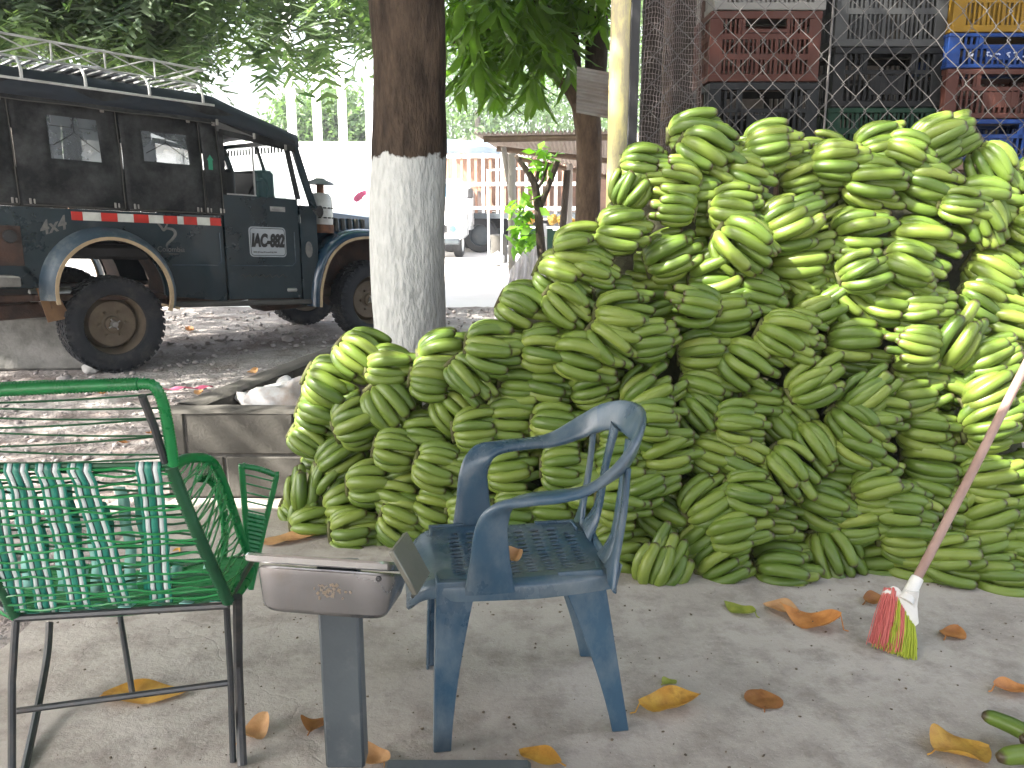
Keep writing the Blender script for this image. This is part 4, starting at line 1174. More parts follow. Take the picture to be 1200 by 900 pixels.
far_house(-60, 210, 34, 3.2, 'far white house behind the jeep canvas at left')
far_house(470, 640, 38, 3.0, 'far white house behind the white truck')
far_house(640, 860, 36, 3.0, 'far pale house behind the mango trunk')
def far_tree(px, Y, h, rx, seed, lab):
    x = at(px, 230, Y).x; t = thing('far_tree', lab, 'tree', (x, Y, -.05))
    limb([(0, 0, 0), (.1, 0, h * .35), (0, 0, h * .6)], [.25, .18, .1], 9, seed, .1, 4, 'trunk', M['bark_grey'], t)
    rs = np.random.RandomState(seed); cs = rs.normal(0, 1, (44, 3)); cs /= np.linalg.norm(cs, axis=1, keepdims=True); cs *= rs.uniform(.35, 1, (44, 1)) ** .5
    cs = cs * (rx, rx * .8, h * .36) + (0, 0, h * .64)
    vs, q = leaf_cloud(cs, 70, (rx * .16, rx * .16, h * .06), .34, seed=seed)
    np_mesh('crown', vs, q, M['fol_far'], t, kind='stuff')
for a in ((352, 33, 4.9, 1.5, 1, 'pale far tree between the first white posts'), (388, 35, 5.6, 1.7, 2, 'pale far tree between the middle white posts'), (420, 34, 5.3, 1.6, 3, 'pale far tree left of the whitewashed trunk'),
          (500, 42, 8.0, 3.6, 4, 'far tree right behind the whitewashed trunk'), (560, 40, 8.6, 4.0, 5, 'far tree above the white truck and awning'), (640, 44, 9.0, 4.2, 6, 'far tree behind the tin roof shed'),
          (720, 42, 9.5, 4.2, 7, 'far tree behind the mango trunk and yellow post'), (-20, 30, 8.5, 3.4, 8, 'far tree seen past the jeep roof rack at left'), (60, 36, 6.0, 3.0, 9, 'low far tree behind the roof rack'), (800, 30, 9, 4, 10, 'far tree hidden behind the store shed')):
    far_tree(*a)
# pink flower on its stem beyond the bonnet
p = at(423, 262, 12.0); t = thing('pink_flower', 'pink flower on a thin stem beyond the jeep bonnet', 'flower', (p.x, 12.0, -.05))
zf = at(423, 230, 12).z
mb = MB(); mb.tube([(0, 0, 0), (.02, 0, zf * .5), (0, 0, zf)], .008, 5); mb.build('stem', M['bark_dark'], t)
mb = MB()
for k in range(7):
    a = k * .9; mb.grid(lambda u, v: V(math.cos(a) * u * .09 + (v - .5) * .07 * math.sin(a), math.sin(a) * u * .05, zf + .05 + .05 * math.sin(u * 2 + k) + (v - .5) * .07 * math.cos(a)), 3, 3)
mb.build('bloom', M['pink_flower'], t, fixn=False) if 'pink_flower' in M else mb.build('bloom', M.setdefault('pink_flower', pbr('pink_petals', (.85, .22, .40), rough=.5, bump=0, trans=.3)), t, fixn=False)
# ================================================================== BANANAS
def banana_mat():
    m, nt, b = newmat('green_banana'); N = nt.nodes.new; L = nt.links.new
    tc = N('ShaderNodeTexCoord'); oi = N('ShaderNodeObjectInfo')
    mul = N('ShaderNodeVectorMath'); mul.operation = 'SCALE'; mul.inputs[0].default_value = (31.7, 17.3, 23.9); L(oi.outputs['Random'], mul.inputs['Scale'])
    add = N('ShaderNodeVectorMath'); add.operation = 'ADD'; L(tc.outputs['Object'], add.inputs[0]); L(mul.outputs[0], add.inputs[1])
    base = N('ShaderNodeValToRGB'); e = base.color_ramp.elements
    e[0].position = 0; e[0].color = (.058, .110, .014, 1); e[1].position = 1; e[1].color = (.215, .265, .048, 1)
    e.new(.55).color = (.110, .170, .023, 1); e.new(.93).color = (.160, .214, .034, 1)
    n0 = N('ShaderNodeTexNoise'); n0.inputs['Scale'].default_value = 9; n0.inputs['Detail'].default_value = 4; L(add.outputs[0], n0.inputs['Vector'])
    mm = N('ShaderNodeMath'); mm.operation = 'MULTIPLY_ADD'; mm.inputs[1].default_value = .5; L(n0.outputs['Fac'], mm.inputs[0])
    m2 = N('ShaderNodeMath'); m2.operation = 'MULTIPLY_ADD'; m2.inputs[1].default_value = .8; m2.inputs[2].default_value = -.12; L(oi.outputs['Random'], m2.inputs[0])
    L(m2.outputs[0], mm.inputs[2]); L(mm.outputs[0], base.inputs['Fac'])
    out = base.outputs[0]
    at_ = N('ShaderNodeAttribute'); at_.attribute_name = 't'
    # paler neck, dark blossom end
    r1 = N('ShaderNodeValToRGB'); q = r1.color_ramp.elements; q[0].position = 0; q[0].color = (.55, .55, .55, 1); q[1].position = 1; q[1].color = (0, 0, 0, 1)
    q.new(.10).color = (.35, .35, .35, 1); q.new(.25).color = (0, 0, 0, 1); L(at_.outputs['Fac'], r1.inputs['Fac'])
    mx = N('ShaderNodeMix'); mx.data_type = 'RGBA'; L(r1.outputs[0], mx.inputs['Factor']); L(out, mx.inputs['A']); mx.inputs['B'].default_value = (.34, .42, .10, 1)
    r2 = N('ShaderNodeMapRange'); r2.inputs['From Min'].default_value = .915; r2.inputs['From Max'].default_value = .975; L(at_.outputs['Fac'], r2.inputs['Value'])
    mx2 = N('ShaderNodeMix'); mx2.data_type = 'RGBA'; L(r2.outputs[0], mx2.inputs['Factor']); L(mx.outputs['Result'], mx2.inputs['A']); mx2.inputs['B'].default_value = (.055, .04, .02, 1)
    # bruises and scratches
    mp = N('ShaderNodeMapping'); mp.inputs['Scale'].default_value = (1, 2.2, 2.2); L(add.outputs[0], mp.inputs[0])
    n1 = N('ShaderNodeTexNoise'); n1.inputs['Scale'].default_value = 26; n1.inputs['Detail'].default_value = 7; n1.inputs['Roughness'].default_value = .75; L(mp.outputs[0], n1.inputs['Vector'])
    r3 = N('ShaderNodeMapRange'); r3.inputs['From Min'].default_value = .60; r3.inputs['From Max'].default_value = .70; r3.inputs['To Max'].default_value = .75; L(n1.outputs['Fac'], r3.inputs['Value'])
    mx3 = N('ShaderNodeMix'); mx3.data_type = 'RGBA'; L(r3.outputs[0], mx3.inputs['Factor']); L(mx2.outputs['Result'], mx3.inputs['A']); mx3.inputs['B'].default_value = (.085, .075, .02, 1)
    L(mx3.outputs['Result'], b.inputs['Base Color'])
    r4 = N('ShaderNodeMapRange'); r4.inputs['To Min'].default_value = .28; r4.inputs['To Max'].default_value = .5; L(n0.outputs['Fac'], r4.inputs['Value']); L(r4.outputs[0], b.inputs['Roughness'])
    b.inputs['Specular IOR Level'].default_value = .45
    bp = N('ShaderNodeBump'); bp.inputs['Strength'].default_value = .12; bp.inputs['Distance'].default_value = .004; L(n1.outputs['Fac'], bp.inputs['Height']); L(bp.outputs[0], b.inputs['Normal'])
    return m
M['banana'] = banana_mat()
M['banana_crown'] = pbr('banana_crown', (.10, .12, .03), (.05, .04, .015), rough=.8, scale=30, bump=.4)

def finger_mesh(seed, L=.20, Rm=.0222, a0=76, a1=-14, nr=11, ns=10):
    """curved angular finger: x along the bunch axis, z outward. starts at the origin (crown)."""
    rr = random.Random(seed)
    a0 += rr.uniform(-8, 8); a1 += rr.uniform(-10, 12); L *= rr.uniform(.93, 1.08); Rm *= rr.uniform(.94, 1.07)
    side = rr.uniform(-.10, .10); tw = rr.uniform(-.5, .5); ridge = rr.uniform(.07, .12)
    P_ = []; x = z = y = 0.0
    us = [0, .07, .15, .24, .36, .50, .64, .77, .88, .945, .985, 1.0][:nr + 1]
    steps = 60; pos = [(0, 0, 0, a0)]
    for k in range(1, steps + 1):
        u = k / steps
        h = R(a1 + (a0 - a1) * (1 - u) ** 1.7)
        x += math.cos(h) * L / steps; z += math.sin(h) * L / steps; y = side * L * u * u
        pos.append((x, y, z, h))
    rad = lambda u: Rm * (.36 + .64 * min(1, max(0, (u - .02) / .20)) ** .8) * (1 - .16 * max(0, (u - .55) / .45) ** 1.3) * (1 if u < .86 else max(.16, math.sqrt(max(0, 1 - ((u - .86) / .145) ** 2)) * .82 + .18))
    vs = []; ts = []
    for u in us:
        k = min(steps, int(round(u * steps))); px, py, pz, h = pos[k]
        if k == 0: h = R(a0)
        T = Vector((math.cos(h), side * 2 * u, math.sin(h))).normalized(); Nn = Vector((-T.z, 0, T.x)); B = T.cross(Nn)
        r_ = rad(u)
        for j in range(ns):
            a = 2 * PI * j / ns + tw * u
            rj = r_ * (1 + ridge * math.cos(2.5 * 2 * (a - tw * u) + .4) * (.3 + .7 * min(1, u * 4)))
            vs.append(Vector((px, py, pz)) + Nn * math.cos(a) * rj * .96 + B * math.sin(a) * rj * 1.04); ts.append(u)
    fs = []
    for i in range(len(us) - 1):
        for j in range(ns):
            j2 = (j + 1) % ns; fs.append((i * ns + j, (i + 1) * ns + j, (i + 1) * ns + j2, i * ns + j2))
    fs.append(tuple(range((len(us) - 1) * ns, len(us) * ns)))
    mb = MB(); mb.add(vs, fs); me = mb.mesh('banana', M['banana'], auto=None)
    at_ = me.attributes.new('t', 'FLOAT', 'POINT'); at_.data.foreach_set('value', ts)
    return me
FING = [finger_mesh(40 + k) for k in range(9)]
FING_IN = [finger_mesh(70 + k, L=.178, Rm=.0208, a0=52, a1=-8) for k in range(5)]
FING_BACK = [finger_mesh(90 + k, nr=7, ns=8) for k in range(3)]

PILE_X = [(-1.6, 3.75), (-.98, 3.42), (-.55, 3.24), (-.1, 3.06), (.5, 2.94), (2.6, 2.88)]
def base_y(x):
    if x <= PILE_X[0][0]: return PILE_X[0][1]
    for (a, b), (c, d) in zip(PILE_X, PILE_X[1:]):
        if x <= c: return b + (d - b) * (x - a) / (c - a)
    return PILE_X[-1][1]
def on_pile(px, py, push=0.0):
    d = ray(px, py); lo, hi = 2.0, 6.0
    for _ in range(40):
        m = (lo + hi) / 2; t = m / d.y; p = Vector((0, 0, CAM_H)) + d * t
        ys = base_y(p.x) + .31 * max(p.z, 0) + .10 * max(0, p.z - 1.2)
        if m > ys: hi = m
        else: lo = m
    p = Vector((0, 0, CAM_H)) + d * ((lo + push) / d.y)
    return p
def put_hand(px, py, ang, n, sc=1.0, lift=0.0, push=0.0, name='banana_hand', inner=True, meshes=None, seed=0, label=None, roll=0.0, group='hands of green bananas in the pile'):
    rr = random.Random(seed * 7 + 13)
    P_ = on_pile(px, py, push)
    P_.z = max(P_.z, .055)
    view = (Vector((0, 0, CAM_H)) - P_).normalized()
    nrm = (view * .75 + Vector((0, -.6, .18))).normalized()
    up0 = (Vector((0, 0, 1)) - nrm * nrm.z).normalized(); rt = -(nrm.cross(up0)); 
    if rt.x < 0: rt = -rt
    A = (rt * math.cos(R(ang)) + up0 * math.sin(R(ang))).normalized()
    B = nrm.cross(A)
    # lift rolls the fan toward the sky: rotate outward dir about A
    Nn = nrm; 
    side_up = 1 if B.z > 0 else -1
    lf = R(lift) * side_up
    Nn = (nrm * math.cos(lf) + B * math.sin(lf)); B = Nn.cross(A)
    r0 = .04 * sc
    body = .112 * sc
    org = P_ - nrm * (body + .012) - A * (.115 * sc)
    t = thing(name, label, 'bananas', org, 0, group)
    Bx = Matrix(((A.x, B.x, Nn.x), (A.y, B.y, Nn.y), (A.z, B.z, Nn.z)))
    t.rotation_euler = Bx.to_euler(); t.scale = (sc, sc, sc)
    # crown: curved pad the necks grow from
    mb = MB(); n += 1; pitch = R(23.5); span = pitch * (n - 1)
    cpath = [V(-.006, math.sin(a) * .040, math.cos(a) * .040) for a in np.linspace(-span / 2 - .1, span / 2 + .1, max(3, n))]
    mb.sweep(cpath, [(-.012, -.009), (.012, -.009), (.014, .009), (-.014, .009)], fixed_up=(1, 0, 0))
    mb.build('crown', M['banana_crown'], t, auto=None)
    meshes = meshes or FING
    for i in range(n):
        a = (i - (n - 1) / 2) * pitch + rr.uniform(-.09, .09) + roll
        s = rr.uniform(.90, 1.08) * (1 - .04 * abs(i - (n - 1) / 2))
        M4 = Matrix.Rotation(-a, 4, 'X') @ Matrix.Translation((rr.uniform(-.006, .006), 0, .040)) @ Matrix.Rotation(rr.uniform(-.11, .11), 4, 'Z') @ Matrix.Rotation(rr.uniform(-.12, .08), 4, 'Y') @ Matrix.Scale(s, 4)
        inst('banana', rr.choice(meshes), t, mat=M4)
    if inner:
        for i in range(n - 1):
            a = (i - (n - 2) / 2) * pitch + rr.uniform(-.06, .06) + roll
            M4 = Matrix.Rotation(-a, 4, 'X') @ Matrix.Translation((.050 + rr.uniform(-.012, .014), 0, .030)) @ Matrix.Rotation(rr.uniform(-.16, .16), 4, 'Z') @ Matrix.Scale(rr.uniform(.88, 1.03), 4)
            inst('banana', rr.choice(FING_IN), t, mat=M4)
    return t

# px, py, finger direction in degrees, fingers, size, lift
HANDS = [
 # crest of the pile
 (760,183,-4,5,.95,28),(745,212,62,5,.95,0),(824,150,-6,5,1.05,34),(835,182,-28,6,1.15,8),(788,207,172,6,1.0,6),(832,226,-6,5,1.0,0),(915,163,-3,6,1.12,16),(874,172,178,4,.85,20),
 (884,208,-26,5,1.05,4),(872,240,-4,5,1.0,-6),(965,168,176,5,.85,22),(992,178,-3,6,1.0,18),(955,203,8,5,1.0,0),(1048,156,12,5,1.0,30),(1072,172,-22,6,.95,10),(1118,150,24,7,1.05,14),
 (1034,212,-6,6,1.05,0),(1100,217,-16,6,1.05,2),(1172,190,-62,5,1.05,12),(1168,228,-8,4,1.15,14),(1160,262,-62,5,.95,0),
 # second band, the sunlit ones
 (738,262,-8,5,1.0,10),(797,288,24,6,1.1,12),(785,240,168,4,.9,0),(880,278,-32,7,1.12,16),(852,318,8,5,1.1,2),(938,248,20,6,1.08,12),(948,296,12,4,1.1,-8),(1022,262,6,6,1.02,14),(1024,312,18,4,1.0,-6),
 (1092,278,-18,6,1.22,12),(1078,318,-30,5,1.1,0),(1178,312,-24,6,1.12,12),(686,282,2,5,1.0,22),(664,325,-30,5,1.05,4),(700,318,-20,5,.95,0),(1140,240,-12,4,.9,0),
 (958,325,-16,4,1.0,0),(990,300,160,4,.9,0),
 # third band
 (620,352,-24,6,1.0,24),(672,358,-34,5,1.0,0),(735,342,0,6,1.05,14),(738,374,-14,5,1.1,0),(772,392,20,4,1.0,-8),(812,352,170,4,.9,0),(865,362,16,5,1.0,0),(834,412,0,6,1.0,0),(900,345,-20,5,.95,0),
 (928,400,-24,6,1.1,6),(970,352,26,4,1.0,0),(1012,350,-40,4,1.05,0),(1055,352,-12,5,.95,0),(1096,360,2,6,1.0,0),(1132,392,60,4,1.05,0),(1168,355,-30,4,1.0,0),
 # fourth band
 (690,420,-8,5,1.05,6),(724,405,-42,4,1.05,6),(770,455,38,6,1.05,0),(648,396,-4,5,1.0,10),(585,395,0,6,1.05,14),(577,428,-14,4,1.0,0),(886,428,-34,5,1.0,-4),(948,390,-14,5,.9,0),(1015,405,0,6,1.08,0),
 (1072,400,176,4,.9,0),(1095,430,0,5,1.05,0),(1170,414,18,5,1.0,0),(1200,380,-10,5,1.0,0),(527,404,12,6,1.05,22),(465,422,-4,5,1.08,24),(424,410,-42,6,1.12,26),(392,440,-26,6,1.1,10),
 # fifth band
 (836,460,-14,5,1.05,0),(648,450,-8,5,1.0,4),(702,452,10,5,1.0,0),(620,452,2,6,1.02,4),(966,446,30,4,1.0,0),(1026,456,36,4,1.05,0),(1086,462,16,5,1.0,0),(1176,456,24,5,1.05,0),(514,446,-8,5,1.0,4),(552,448,-50,4,1.0,4),
 (460,470,-52,6,1.15,14),(384,486,-22,6,1.08,2),(426,492,18,6,1.1,0),(905,470,-10,4,.95,0),(1130,452,-20,5,.95,0),
 # sixth band
 (777,498,-6,5,1.0,0),(830,492,-48,4,1.0,0),(878,496,2,5,1.0,0),(932,498,-46,6,1.12,2),(1012,500,-38,5,1.02,0),(1044,486,-8,4,1.0,0),(1096,506,-10,5,1.02,0),(1176,496,20,6,1.05,0),(505,512,0,5,1.0,0),(540,488,-50,4,1.0,0),
 (566,502,10,5,1.0,0),(608,492,-4,5,1.05,0),(735,500,12,4,1.0,0),(660,500,-10,4,1.0,0),(402,532,30,6,1.08,0),(368,520,-30,4,1.0,0),(470,530,-14,5,1.0,0),(1140,520,10,5,1.0,0),
 # seventh band
 (672,548,-4,5,1.02,0),(790,527,14,6,1.0,0),(848,534,-14,5,1.05,0),(882,542,-24,5,1.0,0),(932,556,-52,4,1.0,0),(1000,557,4,5,1.0,0),(1020,530,-30,4,1.0,0),(1042,572,20,5,1.0,0),(1106,543,-10,5,1.05,0),(1174,560,14,6,1.1,0),
 (602,550,4,5,1.0,0),(560,545,-6,5,1.0,0),(520,550,-16,5,1.0,0),(440,568,6,5,1.08,0),(395,558,52,5,1.05,0),(358,570,84,4,1.0,0),(484,560,12,4,1.0,0),(735,548,-2,5,1.0,0),(960,528,-60,4,.95,0),
 # eighth band
 (655,596,0,5,1.0,0),(735,588,0,5,1.0,0),(766,568,18,4,1.0,0),(840,586,36,5,1.0,0),(890,580,-6,5,1.0,0),(786,612,-32,6,1.1,6),(922,612,0,6,1.02,0),(982,594,-20,6,1.1,0),(1070,600,-6,6,1.05,0),(1102,585,-22,5,1.0,0),
 (1176,600,20,5,1.05,0),(475,582,-14,6,1.02,0),(416,598,10,6,1.08,0),(366,600,62,4,1.0,0),(610,600,-6,5,1.0,0),(560,600,4,5,1.0,0),(520,600,-20,5,1.0,0),(1140,618,-6,5,1.0,0),(700,570,8,4,1.0,0),(1020,615,10,5,1.0,0),
 # bottom band
 (420,622,0,6,1.05,-4),(372,618,6,4,1.0,-4),(478,612,-24,5,1.0,0),(735,640,8,6,1.0,-4),(737,668,-20,5,.98,-6),(780,656,62,5,1.05,-4),(832,628,30,5,1.0,0),(872,622,20,5,1.0,0),(856,662,30,6,1.05,-4),(928,662,0,7,1.12,-2),
 (984,658,-60,6,1.1,0),(1042,658,10,6,1.08,-4),(1078,632,0,5,1.0,0),(1078,672,-4,5,1.0,-6),(1128,656,4,5,1.05,-4),(1178,638,10,5,1.0,0),(1188,662,-6,5,1.05,-4),(1140,684,16,5,.95,-8),(1184,686,8,5,.95,-8),
 (655,640,-6,5,1.0,-4),(610,640,6,5,1.0,-4),(562,640,-4,5,1.0,-4),(660,676,2,5,1.0,-6),(590,676,4,5,1.0,-8),(520,636,-10,4,1.0,-4),(470,640,-30,4,1.0,-6),(930,690,6,5,1.0,-8),(1226,560,10,5,1.1,0),(1226,640,0,5,1.1,0),(1226,470,20,5,1.1,0),(1235,260,-10,5,1.1,8),(1230,340,0,5,1.1,0),(1232,200,-10,5,1.0,10)]

ORD = ['leftmost', 'second from the left', 'third from the left', 'fourth from the left', 'fifth from the left', 'sixth from the left', 'seventh from the left', 'eighth from the left', 'ninth from the left', 'tenth from the left',
       'eleventh from the left', 'twelfth from the left', 'thirteenth from the left', 'fourteenth from the left', 'fifteenth from the left', 'sixteenth from the left', 'seventeenth from the left', 'eighteenth from the left',
       'nineteenth from the left', 'twentieth from the left', 'twenty-first from the left', 'twenty-second from the left', 'twenty-third from the left', 'twenty-fourth from the left', 'twenty-fifth from the left']
BANDS = [(0, 196, 'on the crest'), (196, 246, 'just below the crest'), (246, 300, 'in the sunlit row'), (300, 345, 'below the sunlit row'), (345, 385, 'in the fifth row down'),
         (385, 430, 'level with the trunk foot'), (430, 470, 'level with the chair top'), (470, 515, 'level with the armrests'), (515, 562, 'just above seat level'), (562, 608, 'level with the seat'),
         (608, 648, 'second row from the floor'), (648, 900, 'on the floor')]
def hand_labels(H):
    out = [None] * len(H)
    for (a, b, ph) in BANDS:
        idx = sorted([i for i, h in enumerate(H) if a <= h[1] < b], key=lambda i: H[i][0])
        for k, i in enumerate(idx):
            ang = ((H[i][2] + 90) % 180) - 90
            tilt = 'level' if abs(ang) < 13 else ('upright' if abs(ang) > 55 else ('rising rightwards' if ang > 0 else 'falling rightwards'))
            out[i] = 'banana hand, fingers %s, %s, %s' % (tilt, ORD[k].replace(' from the left', ' from left'), ph)
    return out
LB = hand_labels(HANDS)
rsb = random.Random(4)
for i, (px, py, ang, n, sc, lift) in enumerate(HANDS):
    if lift >= 10: py += 10 if py < 330 else 13
    put_hand(px, py, ang + rsb.uniform(-5, 5), n, sc * rsb.uniform(.93, 1.06), lift, push=rsb.uniform(-.06, .055), seed=i, label=LB[i])
# second layer: hands buried behind the front ones, only glimpsed in the gaps
def top_py(px):
    pr = [(340, 560), (365, 470), (400, 425), (520, 410), (590, 375), (640, 335), (700, 300), (722, 215), (760, 195), (830, 165), (900, 165), (980, 185), (1050, 172), (1120, 160), (1260, 200)]
    for (a, b), (c, d) in zip(pr, pr[1:]):
        if a <= px <= c: return b + (d - b) * (px - a) / (c - a)
    return 600
k = 0
for row in range(9):
    for col in range(17):
        px = 372 + col * 52 + rsb.uniform(-16, 16) + (26 if row % 2 else 0); py = 655 - row * 58 + rsb.uniform(-14, 14)
        if px > 1240 or py < top_py(px) + 26: continue
        put_hand(px, py, rsb.choice([-30, -12, 0, 10, 25, 170, 190]), 5, 1.0, 0, push=rsb.uniform(.11, .15), inner=False, meshes=FING_BACK, seed=500 + k,
                 label='green banana hand buried inside the pile, glimpsed only through dark gaps', group='banana hands buried in the pile'); k += 1
# heart of the heap: dark sheet added for the deep shade between hands
M['gap_shade'] = pbr('dark_gap_shade', (.06, .065, .03), (.03, .028, .015), rough=1, scale=12, bump=.6)
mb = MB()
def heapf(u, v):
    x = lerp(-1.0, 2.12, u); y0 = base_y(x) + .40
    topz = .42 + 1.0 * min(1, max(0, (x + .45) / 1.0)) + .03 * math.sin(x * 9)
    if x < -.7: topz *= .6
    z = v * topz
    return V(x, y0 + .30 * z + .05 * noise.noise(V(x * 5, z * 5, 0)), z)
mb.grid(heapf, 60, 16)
tag(mb.build('gap_shade_sheet', M['gap_shade'], fixn=False, auto=None), 'dark sheet inside the banana pile standing in for the shade of its gaps', 'leaf trash', kind='stuff')
# loose bananas in the bottom right corner
t = thing('banana_hand', 'green bananas cut off in the bottom right corner of the floor', 'bananas', ground(1224, 908) + V(0, 0, .03), 0, 'hands of green bananas in the pile')
for k, (dx, dy, a) in enumerate(((0, .03, 150), (.02, -.035, 178), (.10, .0, 165))):
    o = inst('banana', FING[k], t); o.matrix_basis = Matrix.Translation((dx + .03, dy, 0)) @ Matrix.Rotation(R(a), 4, 'Z') @ Matrix.Rotation(R(82), 4, 'X') @ Matrix.Scale(1, 4)
# ================================================================== JEEP
M['jeep_blue'] = pbr('dark_teal_car_paint', (.006, .023, .033), (.004, .014, .020), rough=.30, scale=3, bump=.16, bscale=5, dist=.03, dirt=(.040, .052, .060), dirt_amt=.45, dirt_scale=2.2, dirt_lo=.45, dirt_hi=.75, coat=.15)
M['fender_worn'] = pbr('worn_blue_fender_paint', (.05, .08, .105), (.022, .042, .062), rough=.5, scale=5, bump=.1, dirt=(.22, .22, .21), dirt_amt=.6, dirt_scale=5)
M['tan_lip'] = pbr('tan_rubber_lip', (.42, .32, .20), (.30, .22, .13), rough=.7, scale=9, bump=.2)
M['canvas'] = pbr('black_canvas', (.012, .0135, .015), (.007, .008, .009), rough=.85, scale=4, bump=.35, bscale=9, dist=.02, dirt=(.085, .088, .09), dirt_amt=.7, dirt_scale=4.2, dirt_lo=.40, dirt_hi=.74, spec=.3)
M['canvas_roof'] = pbr('dark_blue_canvas_roof', (.013, .021, .034), (.007, .012, .019), rough=.65, scale=4, bump=.2, bscale=12, dist=.02)
M['seam'] = pbr('grey_canvas_seam', (.075, .072, .066), rough=.9, scale=9, bump=0)
M['buckle'] = pbr('dull_buckle_metal', (.30, .29, .27), (.2, .19, .18), rough=.5, metal=.4, bump=0)
M['red'] = pbr('red_reflector', (.55, .03, .02), rough=.35, scale=9, bump=0)
M['white_refl'] = pbr('white_reflector', (.62, .63, .58), rough=.35, scale=9, bump=0)
M['metal'] = pbr('bare_metal', (.45, .45, .45), (.3, .3, .3), rough=.35, metal=.8, scale=12, bump=.05)
M['silver_paint'] = pbr('silver_rack_paint', (.55, .56, .56), (.38, .38, .37), rough=.5, scale=9, bump=.05, metal=.2)
M['tyre'] = pbr('dusty_tyre_rubber', (.022, .025, .03), (.014, .016, .02), rough=.8, scale=9, bump=.15, dirt=(.10, .09, .08), dirt_amt=.45, dirt_scale=6, spec=.3)
M['rim_brown'] = pbr('muddy_steel_rim', (.16, .125, .085), (.10, .075, .05), rough=.75, scale=9, bump=.2)
M['under'] = pbr('rusty_underbody', (.075, .04, .028), (.03, .02, .016), rough=.9, scale=7, bump=.4)
M['plate_paint'] = pbr('pale_grey_sign_paint', (.36, .39, .42), (.31, .34, .37), rough=.5, scale=9, bump=0)
M['faded'] = pbr('faded_silver_letter', (.17, .165, .15), (.10, .10, .10), rough=.6, scale=25, bump=0)
M['green_sticker'] = pbr('green_sticker', (.03, .30, .17), rough=.5, bump=0)

def vinyl_mat():
    m, nt, b = newmat('cloudy_vinyl'); N = nt.nodes.new; L = nt.links.new
    b.inputs['Base Color'].default_value = (.20, .22, .24, 1); b.inputs['Roughness'].default_value = .25
    tr = N('ShaderNodeBsdfTransparent'); tr.inputs[0].default_value = (.75, .78, .8, 1)
    n = N('ShaderNodeTexNoise'); n.inputs['Scale'].default_value = 7; n.inputs['Detail'].default_value = 5
    tc = N('ShaderNodeTexCoord'); L(tc.outputs['Object'], n.inputs['Vector'])
    r_ = N('ShaderNodeMapRange'); r_.inputs['From Min'].default_value = .35; r_.inputs['From Max'].default_value = .65; r_.inputs['To Min'].default_value = .35; r_.inputs['To Max'].default_value = .5
    L(n.outputs['Fac'], r_.inputs['Value'])
    ms = N('ShaderNodeMixShader'); L(r_.outputs[0], ms.inputs[0]); L(b.outputs[0], ms.inputs[1]); L(tr.outputs[0], ms.inputs[2])
    L(ms.outputs[0], nt.nodes['Material Output'].inputs['Surface']); return m
M['vinyl'] = vinyl_mat()
def clear_glass():
    m, nt, b = newmat('clear_window'); N = nt.nodes.new; L = nt.links.new
    b.inputs['Base Color'].default_value = (.05, .10, .11, 1); b.inputs['Roughness'].default_value = .05
    tr = N('ShaderNodeBsdfTransparent'); tr.inputs[0].default_value = (.86, .93, .93, 1)
    ms = N('ShaderNodeMixShader'); ms.inputs[0].default_value = .86; L(b.outputs[0], ms.inputs[1]); L(tr.outputs[0], ms.inputs[2])
    L(ms.outputs[0], nt.nodes['Material Output'].inputs['Surface']); return m
M['clear_glass'] = clear_glass()
M['reflection_glass'] = clear_glass(); M['reflection_glass'].name = 'reflection_window'  # pane made denser and teal to stand in for its reflections
for n_ in M['reflection_glass'].node_tree.nodes:
    if n_.type == 'MIX_SHADER': n_.inputs[0].default_value = .32

def text_obj(s, size, mat, parent, loc, rot, name, ext=.0012, shear=0.0, bold=0.0, xs=1.0):
    cu = bpy.data.curves.new(name, 'FONT'); cu.body = s; cu.size = size; cu.extrude = ext; cu.shear = shear; cu.offset = bold
    cu.align_x = 'CENTER'; cu.align_y = 'CENTER'; cu.materials.append(mat)
    o = bpy.data.objects.new(name, cu); COL.objects.link(o); o.parent = parent; o.location = loc; o.rotation_euler = rot; o.scale = (xs, 1, 1)
    bpy.context.view_layer.update()
    me = bpy.data.meshes.new_from_object(o.evaluated_get(bpy.context.evaluated_depsgraph_get())); me.materials.clear(); me.materials.append(mat)
    bpy.data.objects.remove(o); m = bpy.data.objects.new(name, me); COL.objects.link(m); m.parent = parent; m.location = loc; m.rotation_euler = rot; m.scale = (xs, 1, 1)
    return m

